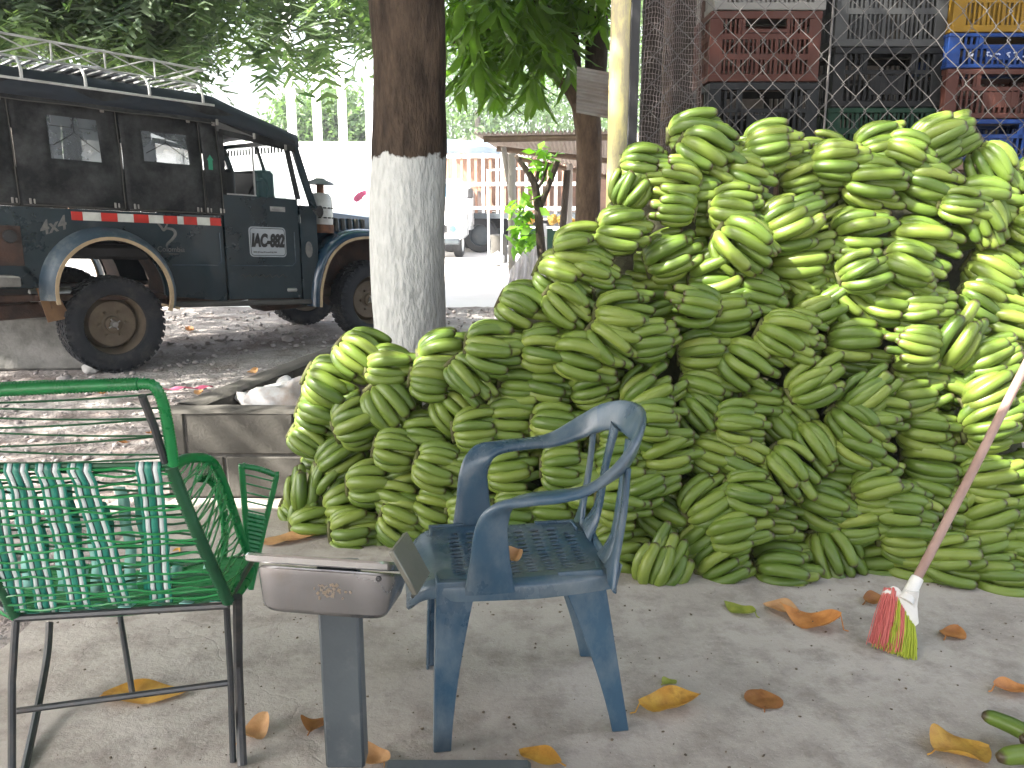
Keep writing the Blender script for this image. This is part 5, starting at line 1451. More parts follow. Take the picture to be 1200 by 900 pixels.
def jeep():
    TH = R(42.7); h = V(math.cos(TH), math.sin(TH), 0); lf = V(-h.y, h.x, 0)
    loc = V(-3.32, 7.03, -.025) + lf * .68
    t = thing('canvas_top_jeep', 'dark teal jeep with black canvas top and silver roof rack, parked on gravel', 'jeep', loc, TH)
    K = -.06
    def sh(mb): mb.v = [(x, y, z + K * x) for x, y, z in mb.v]; return mb
    def P(x, z): return (x, z)
    YS = -.78
    arc = lambda r, a0, a1, n, cx=-.02, cz=.66: [(cx + r * math.cos(a), cz + r * math.sin(a)) for a in np.linspace(a0, a1, n)]
    # side tubs, both sides
    for s in (1, -1):
        y0 = YS * s
        ar = arc(.445, R(-14), R(194), 22)
        pts = [(.965, .565), (.965, 1.315), (-1.02, 1.315), (-1.02, .70), (-.46, .70)] + [p for p in reversed(ar) if p[1] > .56]
        mb = MB(); mb.prism([(x, z) for x, z in pts], .04 * s, 'y', y0); sh(mb).build('side_panel', M['jeep_blue'], t, smooth=False)
        mb = MB(); mb.prism([(1.725, .565), (1.90, .565), (1.90, 1.36), (1.84, 1.44), (1.725, 1.44)], .04 * s, 'y', y0); sh(mb).build('cowl_panel', M['jeep_blue'], t, smooth=False)
        # raised pressing lines
        mb = MB(); yy = y0 - .002 * s
        mb.tube([(.50, yy, .885), (.90, yy, .885), (.935, yy, .92), (.935, yy, 1.17)], .0055, 6); sh(mb).build('pressing', M['fender_worn'], t)
        # sill
        mb = MB(); mb.box((1.13, y0 + .01 * s, .545), (1.36, .05, .05), ch=.012); sh(mb).build('sill', M['seam'], t)
        # rear fender flare
        AR = arc(.47, R(-16), R(186), 30)
        mb = MB(); m_ = len(AR); prof = []
        vs = []; fs = []
        for (x, z) in AR:
            dx, dz = (x + .02) / .47, (z - .66) / .47
            for (o_, out) in ((.055, .0), (.045, .05), (.02, .11), (-.01, .15), (-.028, .155), (-.03, .13), (.0, .02)):
                vs.append((x + dx * o_, y0 - out * s, z + dz * o_))
        for i in range(m_ - 1):
            for j in range(6): fs.append((i * 7 + j, i * 7 + j + 1, (i + 1) * 7 + j + 1, (i + 1) * 7 + j))
        mb.add(vs, fs); sh(mb).build('fender', M['fender_worn'], t, auto=60)
        mb = MB(); AL = arc(.438, R(-20), R(190), 34); mb.sweep([(x, y0 - .148 * s, z) for x, z in AL], [(-.017, -.013), (.017, -.013), (.017, .013), (-.017, .013)], up=V(0, 0, 1)); sh(mb).build('fender_lip', M['tan_lip'], t)
        # wheel well
        mb = MB(); AW = arc(.46, R(-16), R(196), 18); vs = []; fs = []
        for (x, z) in AW: vs += [(x, y0 + .01 * s, z), (x, y0 + .42 * s, z)]
        for i in range(len(AW) - 1): fs.append((2 * i, 2 * i + 1, 2 * i + 3, 2 * i + 2))
        mb.add(vs, fs); sh(mb).build('wheel_well', M['under'], t)
        # front fender
        FP = bez([(1.80, 0, .50), (1.83, 0, .74), (1.95, 0, 1.02), (2.18, 0, 1.20), (2.50, 0, 1.245), (2.82, 0, 1.17), (3.02, 0, 1.0)], 6)
        vs = []; fs = []; W = [(-.02, .36), (0, .33), (.012, .2), (.006, .06), (-.012, .012), (-.04, -.004), (-.075, 0)]
        for i, p in enumerate(FP):
            a = FP[max(0, i - 1)]; b_ = FP[min(len(FP) - 1, i + 1)]; tn = (b_ - a).normalized(); nn = V(-tn.z, 0, tn.x)
            for (o_, yin) in W: vs.append((p.x + nn.x * o_, (y0 - .05 * s) + yin * s, p.z + nn.z * o_))
        w_ = len(W)
        for i in range(len(FP) - 1):
            for j in range(w_ - 1): fs.append((i * w_ + j, i * w_ + j + 1, (i + 1) * w_ + j + 1, (i + 1) * w_ + j))
        mb = MB(); mb.add(vs, fs); sh(mb).build('fender', M['jeep_gloss'], t, auto=60)
        mb = MB(); q = []
        for i, p in enumerate(FP):
            a = FP[max(0, i - 1)]; b_ = FP[min(len(FP) - 1, i + 1)]; tn = (b_ - a).normalized(); nn = V(-tn.z, 0, tn.x); q.append((p.x - nn.x * .075, y0 - .052 * s, p.z - nn.z * .075))
        mb.sweep(q, [(-.010, -.012), (.010, -.012), (.010, .012), (-.010, .012)], up=V(0, 0, 1)); sh(mb).build('fender_lip', M['tan_lip'], t)
        mb = MB(); mb.prism([(1.93, .55), (1.95, .95), (2.2, 1.15), (2.5, 1.19), (2.85, 1.1), (2.98, .9), (2.98, .7), (2.3, .62)], .02 * s, 'y', y0 + .30 * s); sh(mb).build('inner_fender', M['under'], t, smooth=False)
        # door with window opening
        d = MB(); y1 = y0 - .004 * s
        outer = [(.985, .585), (1.705, .585), (1.705, 1.50), (.985, 1.50)]
        d.prism(outer, .035 * s, 'y', y1); door = sh(d).build('door', M['jeep_blue'], t, smooth=False)
        fr = MB()
        for a, b_ in (((1.005, 1.50), (1.005, 2.03)), ((1.005, 2.03), (1.63, 1.955)), ((1.63, 1.955), (1.72, 1.50))):
            fr.sweep([(a[0], y1 + .012 * s, a[1]), (b_[0], y1 + .012 * s, b_[1])], [(-.012, -.022), (.012, -.022), (.012, .022), (-.012, .022)], fixed_up=(0, 0, 1) if abs(a[0] - b_[0]) > .2 else (1, 0, 0))
        sh(fr).build('window_frame', M['canvas'], door, smooth=False)
        g_ = MB(); g_.add([(1.30, y1 + .02 * s, 1.50), (1.62, y1 + .02 * s, 1.50), (1.57, y1 + .02 * s, 1.75), (1.30, y1 + .02 * s, 1.75)], [(0, 1, 2, 3)]); sh(g_).build('window_glass', M['reflection_glass'], door, smooth=False)
        g_ = MB(); g_.box((1.30, y1 + .02 * s, 1.72), (.014, .012, .42)); g_.box((1.16, y1 + .02 * s, 1.508), (.3, .014, .012)); sh(g_).build('window_channel', M['metal'], door, smooth=False)
        hd = MB(); hd.box((1.50, y1 - .012 * s, 1.40), (.12, .014, .022), ch=.005); hd.box((1.50, y1 - .004 * s, 1.40), (.15, .006, .045), ch=.002); sh(hd).build('handle', M['metal'], door)
        pr = MB(); pr.tube([(1.02, y1 - .001 * s, .885), (1.62, y1 - .001 * s, .885), (1.655, y1 - .001 * s, .92), (1.655, y1 - .001 * s, 1.2)], .0045, 6); sh(pr).build('pressing', M['fender_worn'], door)
        hg = MB()
        for z in (.72, 1.32): hg.tube([(1.715, y1 - .008 * s, z - .04), (1.715, y1 - .008 * s, z + .04)], .012, 8)
        sh(hg).build('hinge', M['jeep_blue'], door)
    # floor, firewall, rear panel, bench
    for nm, c, s_, mt in (('floor_pan', (.42, 0, .62), (2.9, 1.48, .05), 'under'), ('firewall', (1.86, 0, 1.0), (.05, 1.46, .86), 'jeep_blue'), ('tailgate', (-1.0, 0, 1.0), (.05, 1.50, .62), 'jeep_blue'),
                          ('bench', (-.1, .5, .98), (1.7, .35, .12), 'black'), ('bench', (-.1, -.5, .98), (1.7, .35, .12), 'black'), ('seat', (1.1, -.36, 1.0), (.45, .5, .16), 'black'), ('seat', (1.1, .36, 1.0), (.45, .5, .16), 'black'),
                          ('seat_back', (1.14, -.36, 1.40), (.13, .50, .66), 'black'), ('seat_back', (1.14, .36, 1.40), (.13, .50, .66), 'black'), ('dash_locker', (1.70, .08, 1.60), (.16, .62, .34), 'black'), ('dashboard', (1.74, 0, 1.36), (.18, 1.42, .18), 'jeep_blue')):
        mb = MB(); mb.box(c, s_, ch=.03 if mt == 'black' else .006); sh(mb).build(nm, M[mt], t, smooth=(mt == 'black'))
    mb = MB(); th = [V(1.52 + .06 * math.sin(a), -.36 + .19 * math.cos(a), 1.50 + .18 * math.sin(a)) for a in np.linspace(0, 2 * PI, 25)]; mb.tube(th, .012, 6, cap=False); mb.tube([(1.52, -.36, 1.5), (1.75, -.36, 1.38)], .015, 6); sh(mb).build('steering_wheel', M['black'], t)
    # canvas side panels as separate sheets with a little sag
    def cpanel(x0, x1, s, z0=1.322, z1=2.13, win=None, seed=0):
        y0 = (YS - .012) * s; mb = MB()
        nu, nv = max(4, int((x1 - x0) / .04)), 20
        def fn(u, v):
            x = lerp(x0, x1, u); z = lerp(z0, z1, v)
            bul = .020 * math.sin(PI * u) * math.sin(PI * v) + .010 * noise.noise(V(x * 5 + seed, z * 4, s * 3)) + .006 * math.sin(x * 26 + z * 5) * math.sin(PI * v)
            return (x, y0 - bul * s + .06 * v * v * s, z)
        def skip(i, j):
            if not win: return False
            x = lerp(x0, x1, (i + .5) / nu); z = lerp(z0, z1, (j + .5) / nv); return win[0] < x < win[1] and win[2] < z < win[3]
        mb.grid(fn, nu, nv, skip=skip); ob = sh(mb).build('canvas_panel', M['canvas'], t, fixn=False, auto=None)
        md = ob.modifiers.new('s', 'SOLIDIFY'); md.thickness = .004
        if win:
            xa, xb, za, zb = win; wv = MB(); wv.grid(lambda u, v: V(*fn((lerp(xa - .03, xb + .03, u) - x0) / (x1 - x0), (lerp(za - .03, zb + .03, v) - z0) / (z1 - z0))) + V(0, .006 * s, 0), 6, 6)
            sh(wv).build('vinyl_window', M['vinyl'], ob, fixn=False, auto=None)
            st = MB()
            F = lambda x, z: V(*fn((x - x0) / (x1 - x0), (z - z0) / (z1 - z0))) + V(0, -.004 * s, 0)
            mx_ = (xa + xb) / 2
            st.tube([F(mx_, zb), F(mx_, (za + zb) / 2 + .04)], .004, 4); st.tube([F(mx_, (za + zb) / 2 + .04), F(xa, za + .08)], .003, 4); st.tube([F(mx_, (za + zb) / 2 + .04), F(xb, za + .06)], .003, 4)
            st.tube([F(xa, zb - .07), F(xb, zb - .07)], .002, 4)
            sh(st).build('strap', M['canvas'], ob)
        # bottom and side seams
        se = MB()
        se.tube([V(*fn(u, .012)) + V(0, -.003 * s, 0) for u in np.linspace(0.02, .98, 12)], .005, 5); se.tube([V(*fn(.985, v)) + V(0, -.003 * s, 0) for v in np.linspace(0.02, .98, 12)], .004, 5)
        sh(se).build('seam', M['seam'], ob)
        bk = MB()
        for u in (.1, .9):
            p = V(*fn(u, .045))
            for dx_, w_, h_ in ((-.014, .016, .042), (.014, .012, .036)):
                bk = MB(); bk.box(p + V(dx_, -.008 * s, 0), (w_, .012, h_), ch=.003); sh(bk).build('buckle', M['buckle'], ob, smooth=False)
        p = V(*fn(.86, .95)); bk = MB(); bk.box(p + V(0, -.008 * s, 0), (.03, .012, .032), ch=.003)
        sh(bk).build('buckle', M['buckle'], ob, smooth=False)
        return ob
    for s in (1, -1):
        cpanel(-1.0, -.60, s, seed=1); cpanel(-.595, .17, s, win=(-.34, .0, 1.70, 2.0), seed=2); cpanel(.178, .835, s, win=(.36, .70, 1.71, 1.985), seed=3); cpanel(.84, .985, s, seed=4)
    mb = MB(); mb.grid(lambda u, v: (-1.0, lerp(-.78, .78, u) * (1 - .08 * v * v), lerp(1.32, 2.15, v)), 8, 6); sh(mb).build('canvas_panel', M['canvas'], t, fixn=False)
    gs = MB(); gs.prism([(.868, 1.70), (.905, 1.70), (.905, 1.78), (.915, 1.78), (.886, 1.825), (.857, 1.78), (.868, 1.78)], .002, 'y', YS - .032); sh(gs).build('green_sticker', M['green_sticker'], t, smooth=False)
    # roof canvas: draped over bows
    def roof(u, v):
        x = lerp(-1.03, 1.74, u)
        zt = 2.36 if x < .95 else lerp(2.36, 2.10, ((x - .95) / .79) ** .9)
        ze = 2.12 if x < .95 else lerp(2.12, 1.965, (x - .95) / .79)
        a = (v - .5) * 2
        y = .80 * math.copysign(min(1, abs(a) * 1.18), a); 
        k = max(0, (abs(a) - .80) / .2)
        z = zt - (zt - ze) * (.18 * (min(1, abs(a) / .8)) ** 3 + .82 * k) + .008 * math.cos(x * 9) * (1 - abs(a))
        y = math.copysign(min(.80 + .012 * k, abs(a) / .82 * .80), a)
        return (x, y, z)
    mb = MB(); mb.grid(roof, 36, 30); ob = sh(mb).build('canvas_roof', M['canvas_roof'], t, fixn=False, auto=None); md = ob.modifiers.new('s', 'SOLIDIFY'); md.thickness = .006
    for s in (1, -1):
        mb = MB(); pts = []
        mb.grid(lambda u, v: (lerp(-1.02, 1.70, u), (-.806 - .004 * math.sin(u * 20)) * s, (2.225 if lerp(-1.02, 1.7, u) < .95 else lerp(2.225, 2.02, (lerp(-1.02, 1.7, u) - .95) / .75)) - v * (.135 if lerp(-1.02, 1.7, u) < .95 else .11)), 30, 2)
        sh(mb).build('roof_valance', M['canvas'], t, fixn=False)
        mb = MB(); mb.tube([(x, -.811 * s, 2.09 - .004 * math.sin(x * 9)) for x in np.linspace(-1.0, .93, 16)], .0045, 5); sh(mb).build('seam', M['seam'], t)
        for x in (.97, 1.30, 1.60):
            mb = MB(); zz = 2.10 if x < 1 else lerp(2.10, 1.93, (x - .95) / .75); mb.box((x, -.815 * s, zz), (.022, .012, .05), ch=.003); sh(mb).build('buckle', M['buckle'], t, smooth=False)
    # windscreen frame
    mb = MB()
    for y in (-.74, .74): mb.sweep([(1.90, y, 1.42), (1.71, y, 2.02)], [(-.03, -.02), (.03, -.02), (.03, .02), (-.03, .02)])
    mb.sweep([(1.71, -.77, 2.02), (1.71, .77, 2.02)], [(-.025, -.02), (.025, -.02), (.025, .02), (-.025, .02)]); mb.sweep([(1.90, -.77, 1.43), (1.90, .77, 1.43)], [(-.03, -.02), (.03, -.02), (.03, .02), (-.03, .02)])
    mb.box((1.81, 0, 1.72), (.025, .03, .60), Matrix.Rotation(-.31, 3, 'Y')); wf = sh(mb).build('windscreen_frame', M['jeep_blue'], t, smooth=False)
    mb = MB(); mb.add([(1.885, -.72, 1.46), (1.885, .72, 1.46), (1.72, .72, 2.0), (1.72, -.72, 2.0)], [(0, 1, 2, 3)]); sh(mb).build('windscreen_glass', M['clear_glass'], wf, smooth=False)
    mb = MB(); 
    for i in range(22): mb.box((1.69, -.70 + i * .066, 1.955), (.006, .028, .06))
    sh(mb).build('fringe', M['canvas'], t, smooth=False)
    # mirror arm
    mb = MB(); mb.tube([(1.86, -.78, 1.42), (1.90, -.84, 1.40)], .008, 6); mb.lathe([(.001, -.02), (.05, -.015), (.055, 0), (.001, .01)], 16, 'x', (1.90, -.86, 1.40)); sh(mb).build('mirror', M['black'], t)
    # bonnet, grille, lamps
    def bon(u, v):
        x = lerp(1.88, 3.02, u); w = lerp(.52, .40, u); a = (v - .5) * 2; top = lerp(1.47, 1.40, u)
        y = w * (abs(a) / .62 if abs(a) < .62 else 1) * math.copysign(1, a); z = top - .05 * min(1, abs(a) / .62) ** 3 - max(0, (abs(a) - .62) / .38) * .32
        return (x, y, z)
    mb = MB(); mb.grid(bon, 10, 20); b_ = sh(mb).build('bonnet', M['jeep_gloss'], t, fixn=False, auto=30)
    mb = MB()
    for s in (1, -1):
        for i in range(6): mb.box((2.20 + i * .085, -.50 * s + .0095 * s * i, 1.285), (.035, .03, .13), ch=.004)
    sh(mb).build('louvre', M['seam'], b_, smooth=False)
    mb = MB(); mb.box((3.03, 0, 1.05), (.04, .80, .62), ch=.02)
    for i in range(8): mb.box((3.055, -.24 + i * .068, 1.10), (.02, .022, .36))
    sh(mb).build('grille', M['jeep_blue'], t, smooth=False)
    for s in (1, -1): mb = MB(); mb.lathe([(.001, .06), (.07, .045), (.088, .01), (.09, -.05)], 20, 'x', (3.05, .31 * s, 1.16)); sh(mb).build('headlight', M['metal'], t)
    mb = MB(); mb.box((3.22, 0, .72), (.09, 1.5, .14), ch=.02); mb.build('front_bumper', M['jeep_blue'], t)
    # rear step and flap
    mb = MB(); mb.box((-1.02, -.40, .765), (.62, 1.22, .075), ch=.008); sh(mb).build('rear_step', M['old_concrete'], t, smooth=False)
    mb = MB(); mb.prism([(-.56, .72), (-.43, .70), (-.33, .46), (-.50, .43)], .012, 'y', YS + .02); sh(mb).build('mud_flap', M['flap'], t, smooth=False)
    mb = MB(); mb.lathe([(.001, -.16), (.05, -.15), (.055, 0), (.05, .15), (.001, .16)], 14, 'x', (-.42, -.60, .66)); mb.build('silencer', M['metal'], t)
    mb = MB(); mb.box((.43, YS - .07, .54), (.12, .10, .02), Matrix.Rotation(.25, 3, 'Y')); sh(mb).build('fender_bracket', M['tan_lip'], t, smooth=False)
    # fuel filler: flat dark plate stands in for the shaded recess
    mb = MB(); mb.box((-.72, YS - .002, 1.02), (.20, .008, .30), ch=.003); fl = sh(mb).build('filler_shade_plate', M['under'], t, smooth=False)
    mb = MB(); mb.lathe([(.001, -.03), (.045, -.028), (.05, 0), (.05, .02)], 18, 'y', (-.70, YS - .008, 1.09)); sh(mb).build('filler_cap', M['black'], fl)
    # chassis and axles
    for y in (-.38, .38): mb = MB(); mb.box((1.05, y, .52), (3.9, .08, .12), ch=.01); mb.build('chassis_rail', M['under'], t, smooth=False)
    for x in (0, 2.52): mb = MB(); mb.tube([(x, -.62, .39), (x, .62, .39)], .045, 10); mb.lathe([(.001, -.13), (.08, -.10), (.13, 0), (.08, .10), (.001, .13)], 14, 'y', (x, .05, .39)); mb.build('axle', M['under'], t)
    mb = MB(); mb.box((1.75, -.32, .43), (.62, .34, .18), ch=.04); mb.box((1.95, -.35, .50), (.4, .5, .12), ch=.03); mb.build('gearbox_guard', M['under'], t)
    for x, y in ((0, -.55), (2.52, -.50), (0, .55), (2.52, .5)):
        mb = MB(); mb.sweep(bez([(x - .45, y, .52), (x, y, .42), (x + .45, y, .52)], 6), [(-.03, -.02), (.03, -.02), (.03, .02), (-.03, .02)]); mb.build('leaf_spring', M['under'], t)
    # wheels
    r, w = .392, .245
    prof = [(.245, -.085), (.255, -.105), (.30, -.122), (.355, -.118), (.383, -.100), (.390, -.07), (.392, 0), (.390, .07), (.383, .100), (.355, .118), (.30, .122), (.255, .105), (.245, .085), (.245, -.085)]
    mb = MB(); mb.lathe(prof, 48, 'y')
    for i in range(40):
        a = 2 * PI * i / 40
        for (yy, off, sk) in ((-.088, 0, .25), (-.03, .5, -.2), (.03, 0, .2), (.088, .5, -.25)):
            aa = a + off * 2 * PI / 40; Rm = Matrix.Rotation(-aa, 3, 'Y')
            mb.box(Rm @ V(.392, yy, 0), (.010, .046 if abs(yy) < .05 else .055, .040), Rm @ Matrix.Rotation(sk, 3, 'X'), ch=0)
        for s_ in (-1, 1):
            Rm = Matrix.Rotation(-a, 3, 'Y'); mb.box(Rm @ V(.366, s_ * .115, 0), (.034, .006, .022), Rm)
    tyre_me = mb.mesh('tyre', M['tyre'], auto=35)
    mb = MB(); mb.lathe([(.001, -.035), (.035, -.04), (.055, -.03), (.058, .0), (.075, .005), (.12, -.012), (.165, -.005), (.180, .03), (.190, .06), (.205, -.02), (.212, -.075), (.224, -.095), (.232, -.10), (.233, -.085)], 36, 'y')
    for k in range(6): a = k * PI / 3; mb.lathe([(.001, -.022), (.011, -.02), (.012, .01)], 6, 'y', (.095 * math.cos(a), -.012, .095 * math.sin(a)))
    mb.lathe([(.212, -.08), (.214, .09), (.20, .085), (.001, .06)], 36, 'y')
    rim_me = mb.mesh('rim', M['rim_brown'], auto=35)
    mb = MB(); mb.lathe([(.001, -.075), (.022, -.075), (.03, -.06), (.032, -.02)], 12, 'y')
    for k in range(4): a = k * PI / 2 + .5; mb.box((.035 * math.cos(a), -.058, .035 * math.sin(a)), (.035, .008, .010), Matrix.Rotation(-a, 3, 'Y'))
    hub_me = mb.mesh('hub_cap', M['metal'])
    for x, y in ((0, -.68), (2.52, -.68), (0, .68), (2.52, .68)):
        wt = inst('wheel', tyre_me, t, (x, y, r)); 
        if y > 0: wt.rotation_euler = (0, .4, PI)
        inst('rim', rim_me, wt).scale = (1.13, 1, 1.13); inst('hub_cap', hub_me, wt)
    # reflective tape
    xs = np.linspace(-.255, .955, 12)
    wd = [.075, .125, .115, .115, .11, .11, .105, .05, .105, .105, .09]; x = -.255; sc_ = 1.21 / sum(wd)
    for i, w_ in enumerate(wd):
        w_ *= sc_
        mb = MB(); mb.box((x + w_ / 2, YS - .003, 1.262), (w_ - .002, .006, .066)); sh(mb).build('reflector_strip', M['red'] if i % 2 == 0 else M['white_refl'], t, smooth=False); x += w_
    # door sign
    side = (PI / 2, -.0, 0)
    def zz(x, z): return z + K * x
    tilt = math.atan(-K)
    mb = MB()
    def rrect(x0, x1, z0, z1, r_, n=5):
        out = []
        for cx, cz, a0 in ((x1 - r_, z0 + r_, -PI / 2), (x1 - r_, z1 - r_, 0), (x0 + r_, z1 - r_, PI / 2), (x0 + r_, z0 + r_, PI)):
            for k in range(n): a = a0 + k * PI / 2 / (n - 1); out.append((cx + r_ * math.cos(a), cz + r_ * math.sin(a)))
        return out
    mb.prism(rrect(1.205, 1.565, .965, 1.235, .035), .004, 'y', YS - .0075); pl = sh(mb).build('door_sign', M['plate_paint'], t, smooth=False)
    mb = MB(); q = [(x, YS - .009, z) for x, z in rrect(1.217, 1.553, .978, 1.222, .028)]; mb.tube(q + [q[0]], .0028, 4, cap=False); sh(mb).build('border', M['jeep_blue'], pl)
    text_obj('IAC-882', .155, M['black'], pl, (1.385, YS - .0105, zz(1.385, 1.108)), (PI / 2, tilt, 0), 'sign_lettering', .0015, .10, .0085, .60)
    mb = MB(); rs = random.Random(5); x = 1.245
    while x < 1.46:
        w_ = rs.uniform(.008, .016); mb.box((x, YS - .0085, 1.007 + rs.uniform(-.002, .002)), (w_, .003, rs.uniform(.009, .014))); x += w_ + .004
        if 1.262 < x < 1.28: x = 1.285
    sh(mb).build('small_lettering', M['faded_dark'], pl, smooth=False)
    text_obj('4x4', .145, M['faded'], t, (-.40, YS - .004, zz(-.40, 1.175)), (PI / 2, -R(14), 0), 'lettering', .0015, .3, .003, .9)
    text_obj('Colombia', .062, M['faded'], t, (.50, YS - .004, zz(.5, 1.015)), (PI / 2, tilt, 0), 'lettering', .0012, 0, 0, .95)
    mb = MB()
    def flat(path, w0):
        Pp = bez([(x, YS - .003, z) for x, z in path], 6); n_ = len(Pp)
        mb.sweep(Pp, [(-.002, -1), (.002, -1), (.002, 1), (-.002, 1)], scale=[(1, w0 * (.25 + .75 * math.sin(PI * min(1, .15 + i / n_ * .8)))) for i in range(n_)], up=V(0, 0, 1))
    flat([(.405, 1.232), (.43, 1.205), (.452, 1.175), (.475, 1.205), (.495, 1.252)], .010)
    flat([(.445, 1.180), (.49, 1.19), (.535, 1.178), (.545, 1.14), (.515, 1.10), (.475, 1.065), (.462, 1.04)], .012)
    sh(mb).build('heart_swirl_emblem', M['faded'], t, smooth=False)
    mb = MB(); mb.box((.50, YS - .003, .978), (.12, .004, .008)); sh(mb).build('small_lettering', M['seam'], t, smooth=False)
    mb = MB(); rs = random.Random(8)
    mb.tube([(1.10 + k * .022, YS - .008, .79 + .016 * math.sin(k * 2.1) + .004 * rs.random()) for k in range(22)], .0028, 4); sh(mb).build('faded_script', M['seam'], t)
    mb = MB(); mb.lathe([(.001, 0), (.06, 0), (.06, .005), (.001, .006)], 20, 'y', (0, 0, 0)); mb.v = [(a * .62 + 1.80, YS - .006 + b * -1, c * 1.25 + 1.04) for a, b, c in mb.v]; sh(mb).build('oval_badge', M['faded'], t, smooth=False)
    mb = MB(); mb.box((1.60, YS - .012, .66), (.10, .02, .035), ch=.008); sh(mb).build('side_lamp', M['metal'], t)
    # air intake canister
    cx, cy = 2.06, -.60
    mb = MB(); mb.lathe([(.001, 1.20), (.115, 1.20), (.118, 1.28), (.001, 1.281)], 24, 'z', (cx, cy, 0)); it = sh(mb).build('air_intake', M['rust'], t)
    mb = MB(); mb.lathe([(.108, 1.281), (.112, 1.34), (.105, 1.345), (.112, 1.35), (.112, 1.43), (.105, 1.436), (.112, 1.44), (.11, 1.53), (.085, 1.575), (.04, 1.58), (.001, 1.58)], 28, 'z', (cx, cy, 0)); sh(mb).build('canister', M['silver_paint'], it)
    mb = MB(); mb.lathe([(.001, 1.575), (.036, 1.575), (.036, 1.66), (.001, 1.66)], 16, 'z', (cx, cy, 0)); sh(mb).build('neck', M['rust'], it)
    mb = MB(); mb.lathe([(.001, 1.66), (.12, 1.655), (.145, 1.66), (.12, 1.685), (.06, 1.705), (.04, 1.72), (.001, 1.72)], 24, 'z', (cx, cy, 0)); sh(mb).build('rain_cap', M['steel_grey'], it)
    mb = MB()
    for zc_ in (1.345, 1.438):
        for k in range(14): a = k * 2 * PI / 14; mb.box((cx + .112 * math.cos(a), cy + .112 * math.sin(a), zc_), (.008, .03, .014), Matrix.Rotation(a, 3, 'Z'))
    sh(mb).build('clamp_band', M['black'], it, smooth=False)
    # roof rack
    zr = 2.235
    for s in (1, -1):
        mb = MB(); mb.tube([(-.98, -.815 * s, zr), (.955, -.815 * s, zr)], .011, 6); sh(mb).build('rack_rail', M['silver_paint'], t)
        for x in (-.88, -.50, -.06, .42, .86):
            mb = MB(); mb.tube(bez([(x, -.815 * s, zr), (x, -.81 * s, zr + .08), (x, -.72 * s, zr + .155), (x, -.58 * s, zr + .17)], 5), .012, 6); sh(mb).build('rack_foot', M['silver_paint'], t)
        mb = MB(); mb.tube(bez([(-1.0, -.60 * s, 2.58), (.80, -.60 * s, 2.55), (.95, -.50 * s, 2.54), (.98, 0, 2.54)], 6), .010, 6)
        mb.tube([(-1.0, -.60 * s, 2.42), (.95, -.60 * s, 2.42)], .009, 6)
        for i in range(5):
            x0 = -1.0 + i * .39; mb.tube([(x0, -.60 * s, 2.42), (x0 + .39, -.60 * s, 2.57)], .006, 5); mb.tube([(x0, -.60 * s, 2.57), (x0 + .39, -.60 * s, 2.42)], .006, 5); mb.tube([(x0, -.60 * s, 2.42), (x0, -.60 * s, 2.57)], .008, 5)
        sh(mb).build('rack_side', M['silver_paint'], t)
    for i in range(20): mb = MB(); mb.box((-.95 + i * .10, 0, 2.415), (.03, 1.2, .012)); sh(mb).build('rack_slat', M['silver_paint'], t, smooth=False)
    return t, loc, TH
M['jeep_gloss'] = pbr('glossy_blue_car_paint', (.010, .040, .078), (.007, .028, .055), rough=.18, scale=3, bump=.02, coat=.5, dirt=(.1, .1, .1), dirt_amt=.25, dirt_scale=3)
M['flap'] = pbr('brown_mud_flap', (.20, .115, .055), (.12, .065, .035), rough=.85, scale=6)
M['faded_dark'] = pbr('faded_dark_ink', (.12, .125, .13), rough=.6, bump=0)
JT, JL, JTH = jeep()
M['grey_tarp'] = pbr('grey_tarpaulin', (.20, .20, .22), (.12, .12, .14), rough=.6, scale=5, bump=.3, bscale=12, dist=.02)
jm = Matrix.Translation(JL) @ Matrix.Rotation(JTH, 4, 'Z')
crumpled('folded_tarpaulin', jm @ V(.25, .05, 2.425 - .06 * .25), (.42, .30, .07), 21, M['grey_tarp'], 'folded grey tarpaulin lying in the silver roof rack of the jeep', 'tarpaulin', n=30).rotation_euler = (0, .04, JTH + .1)
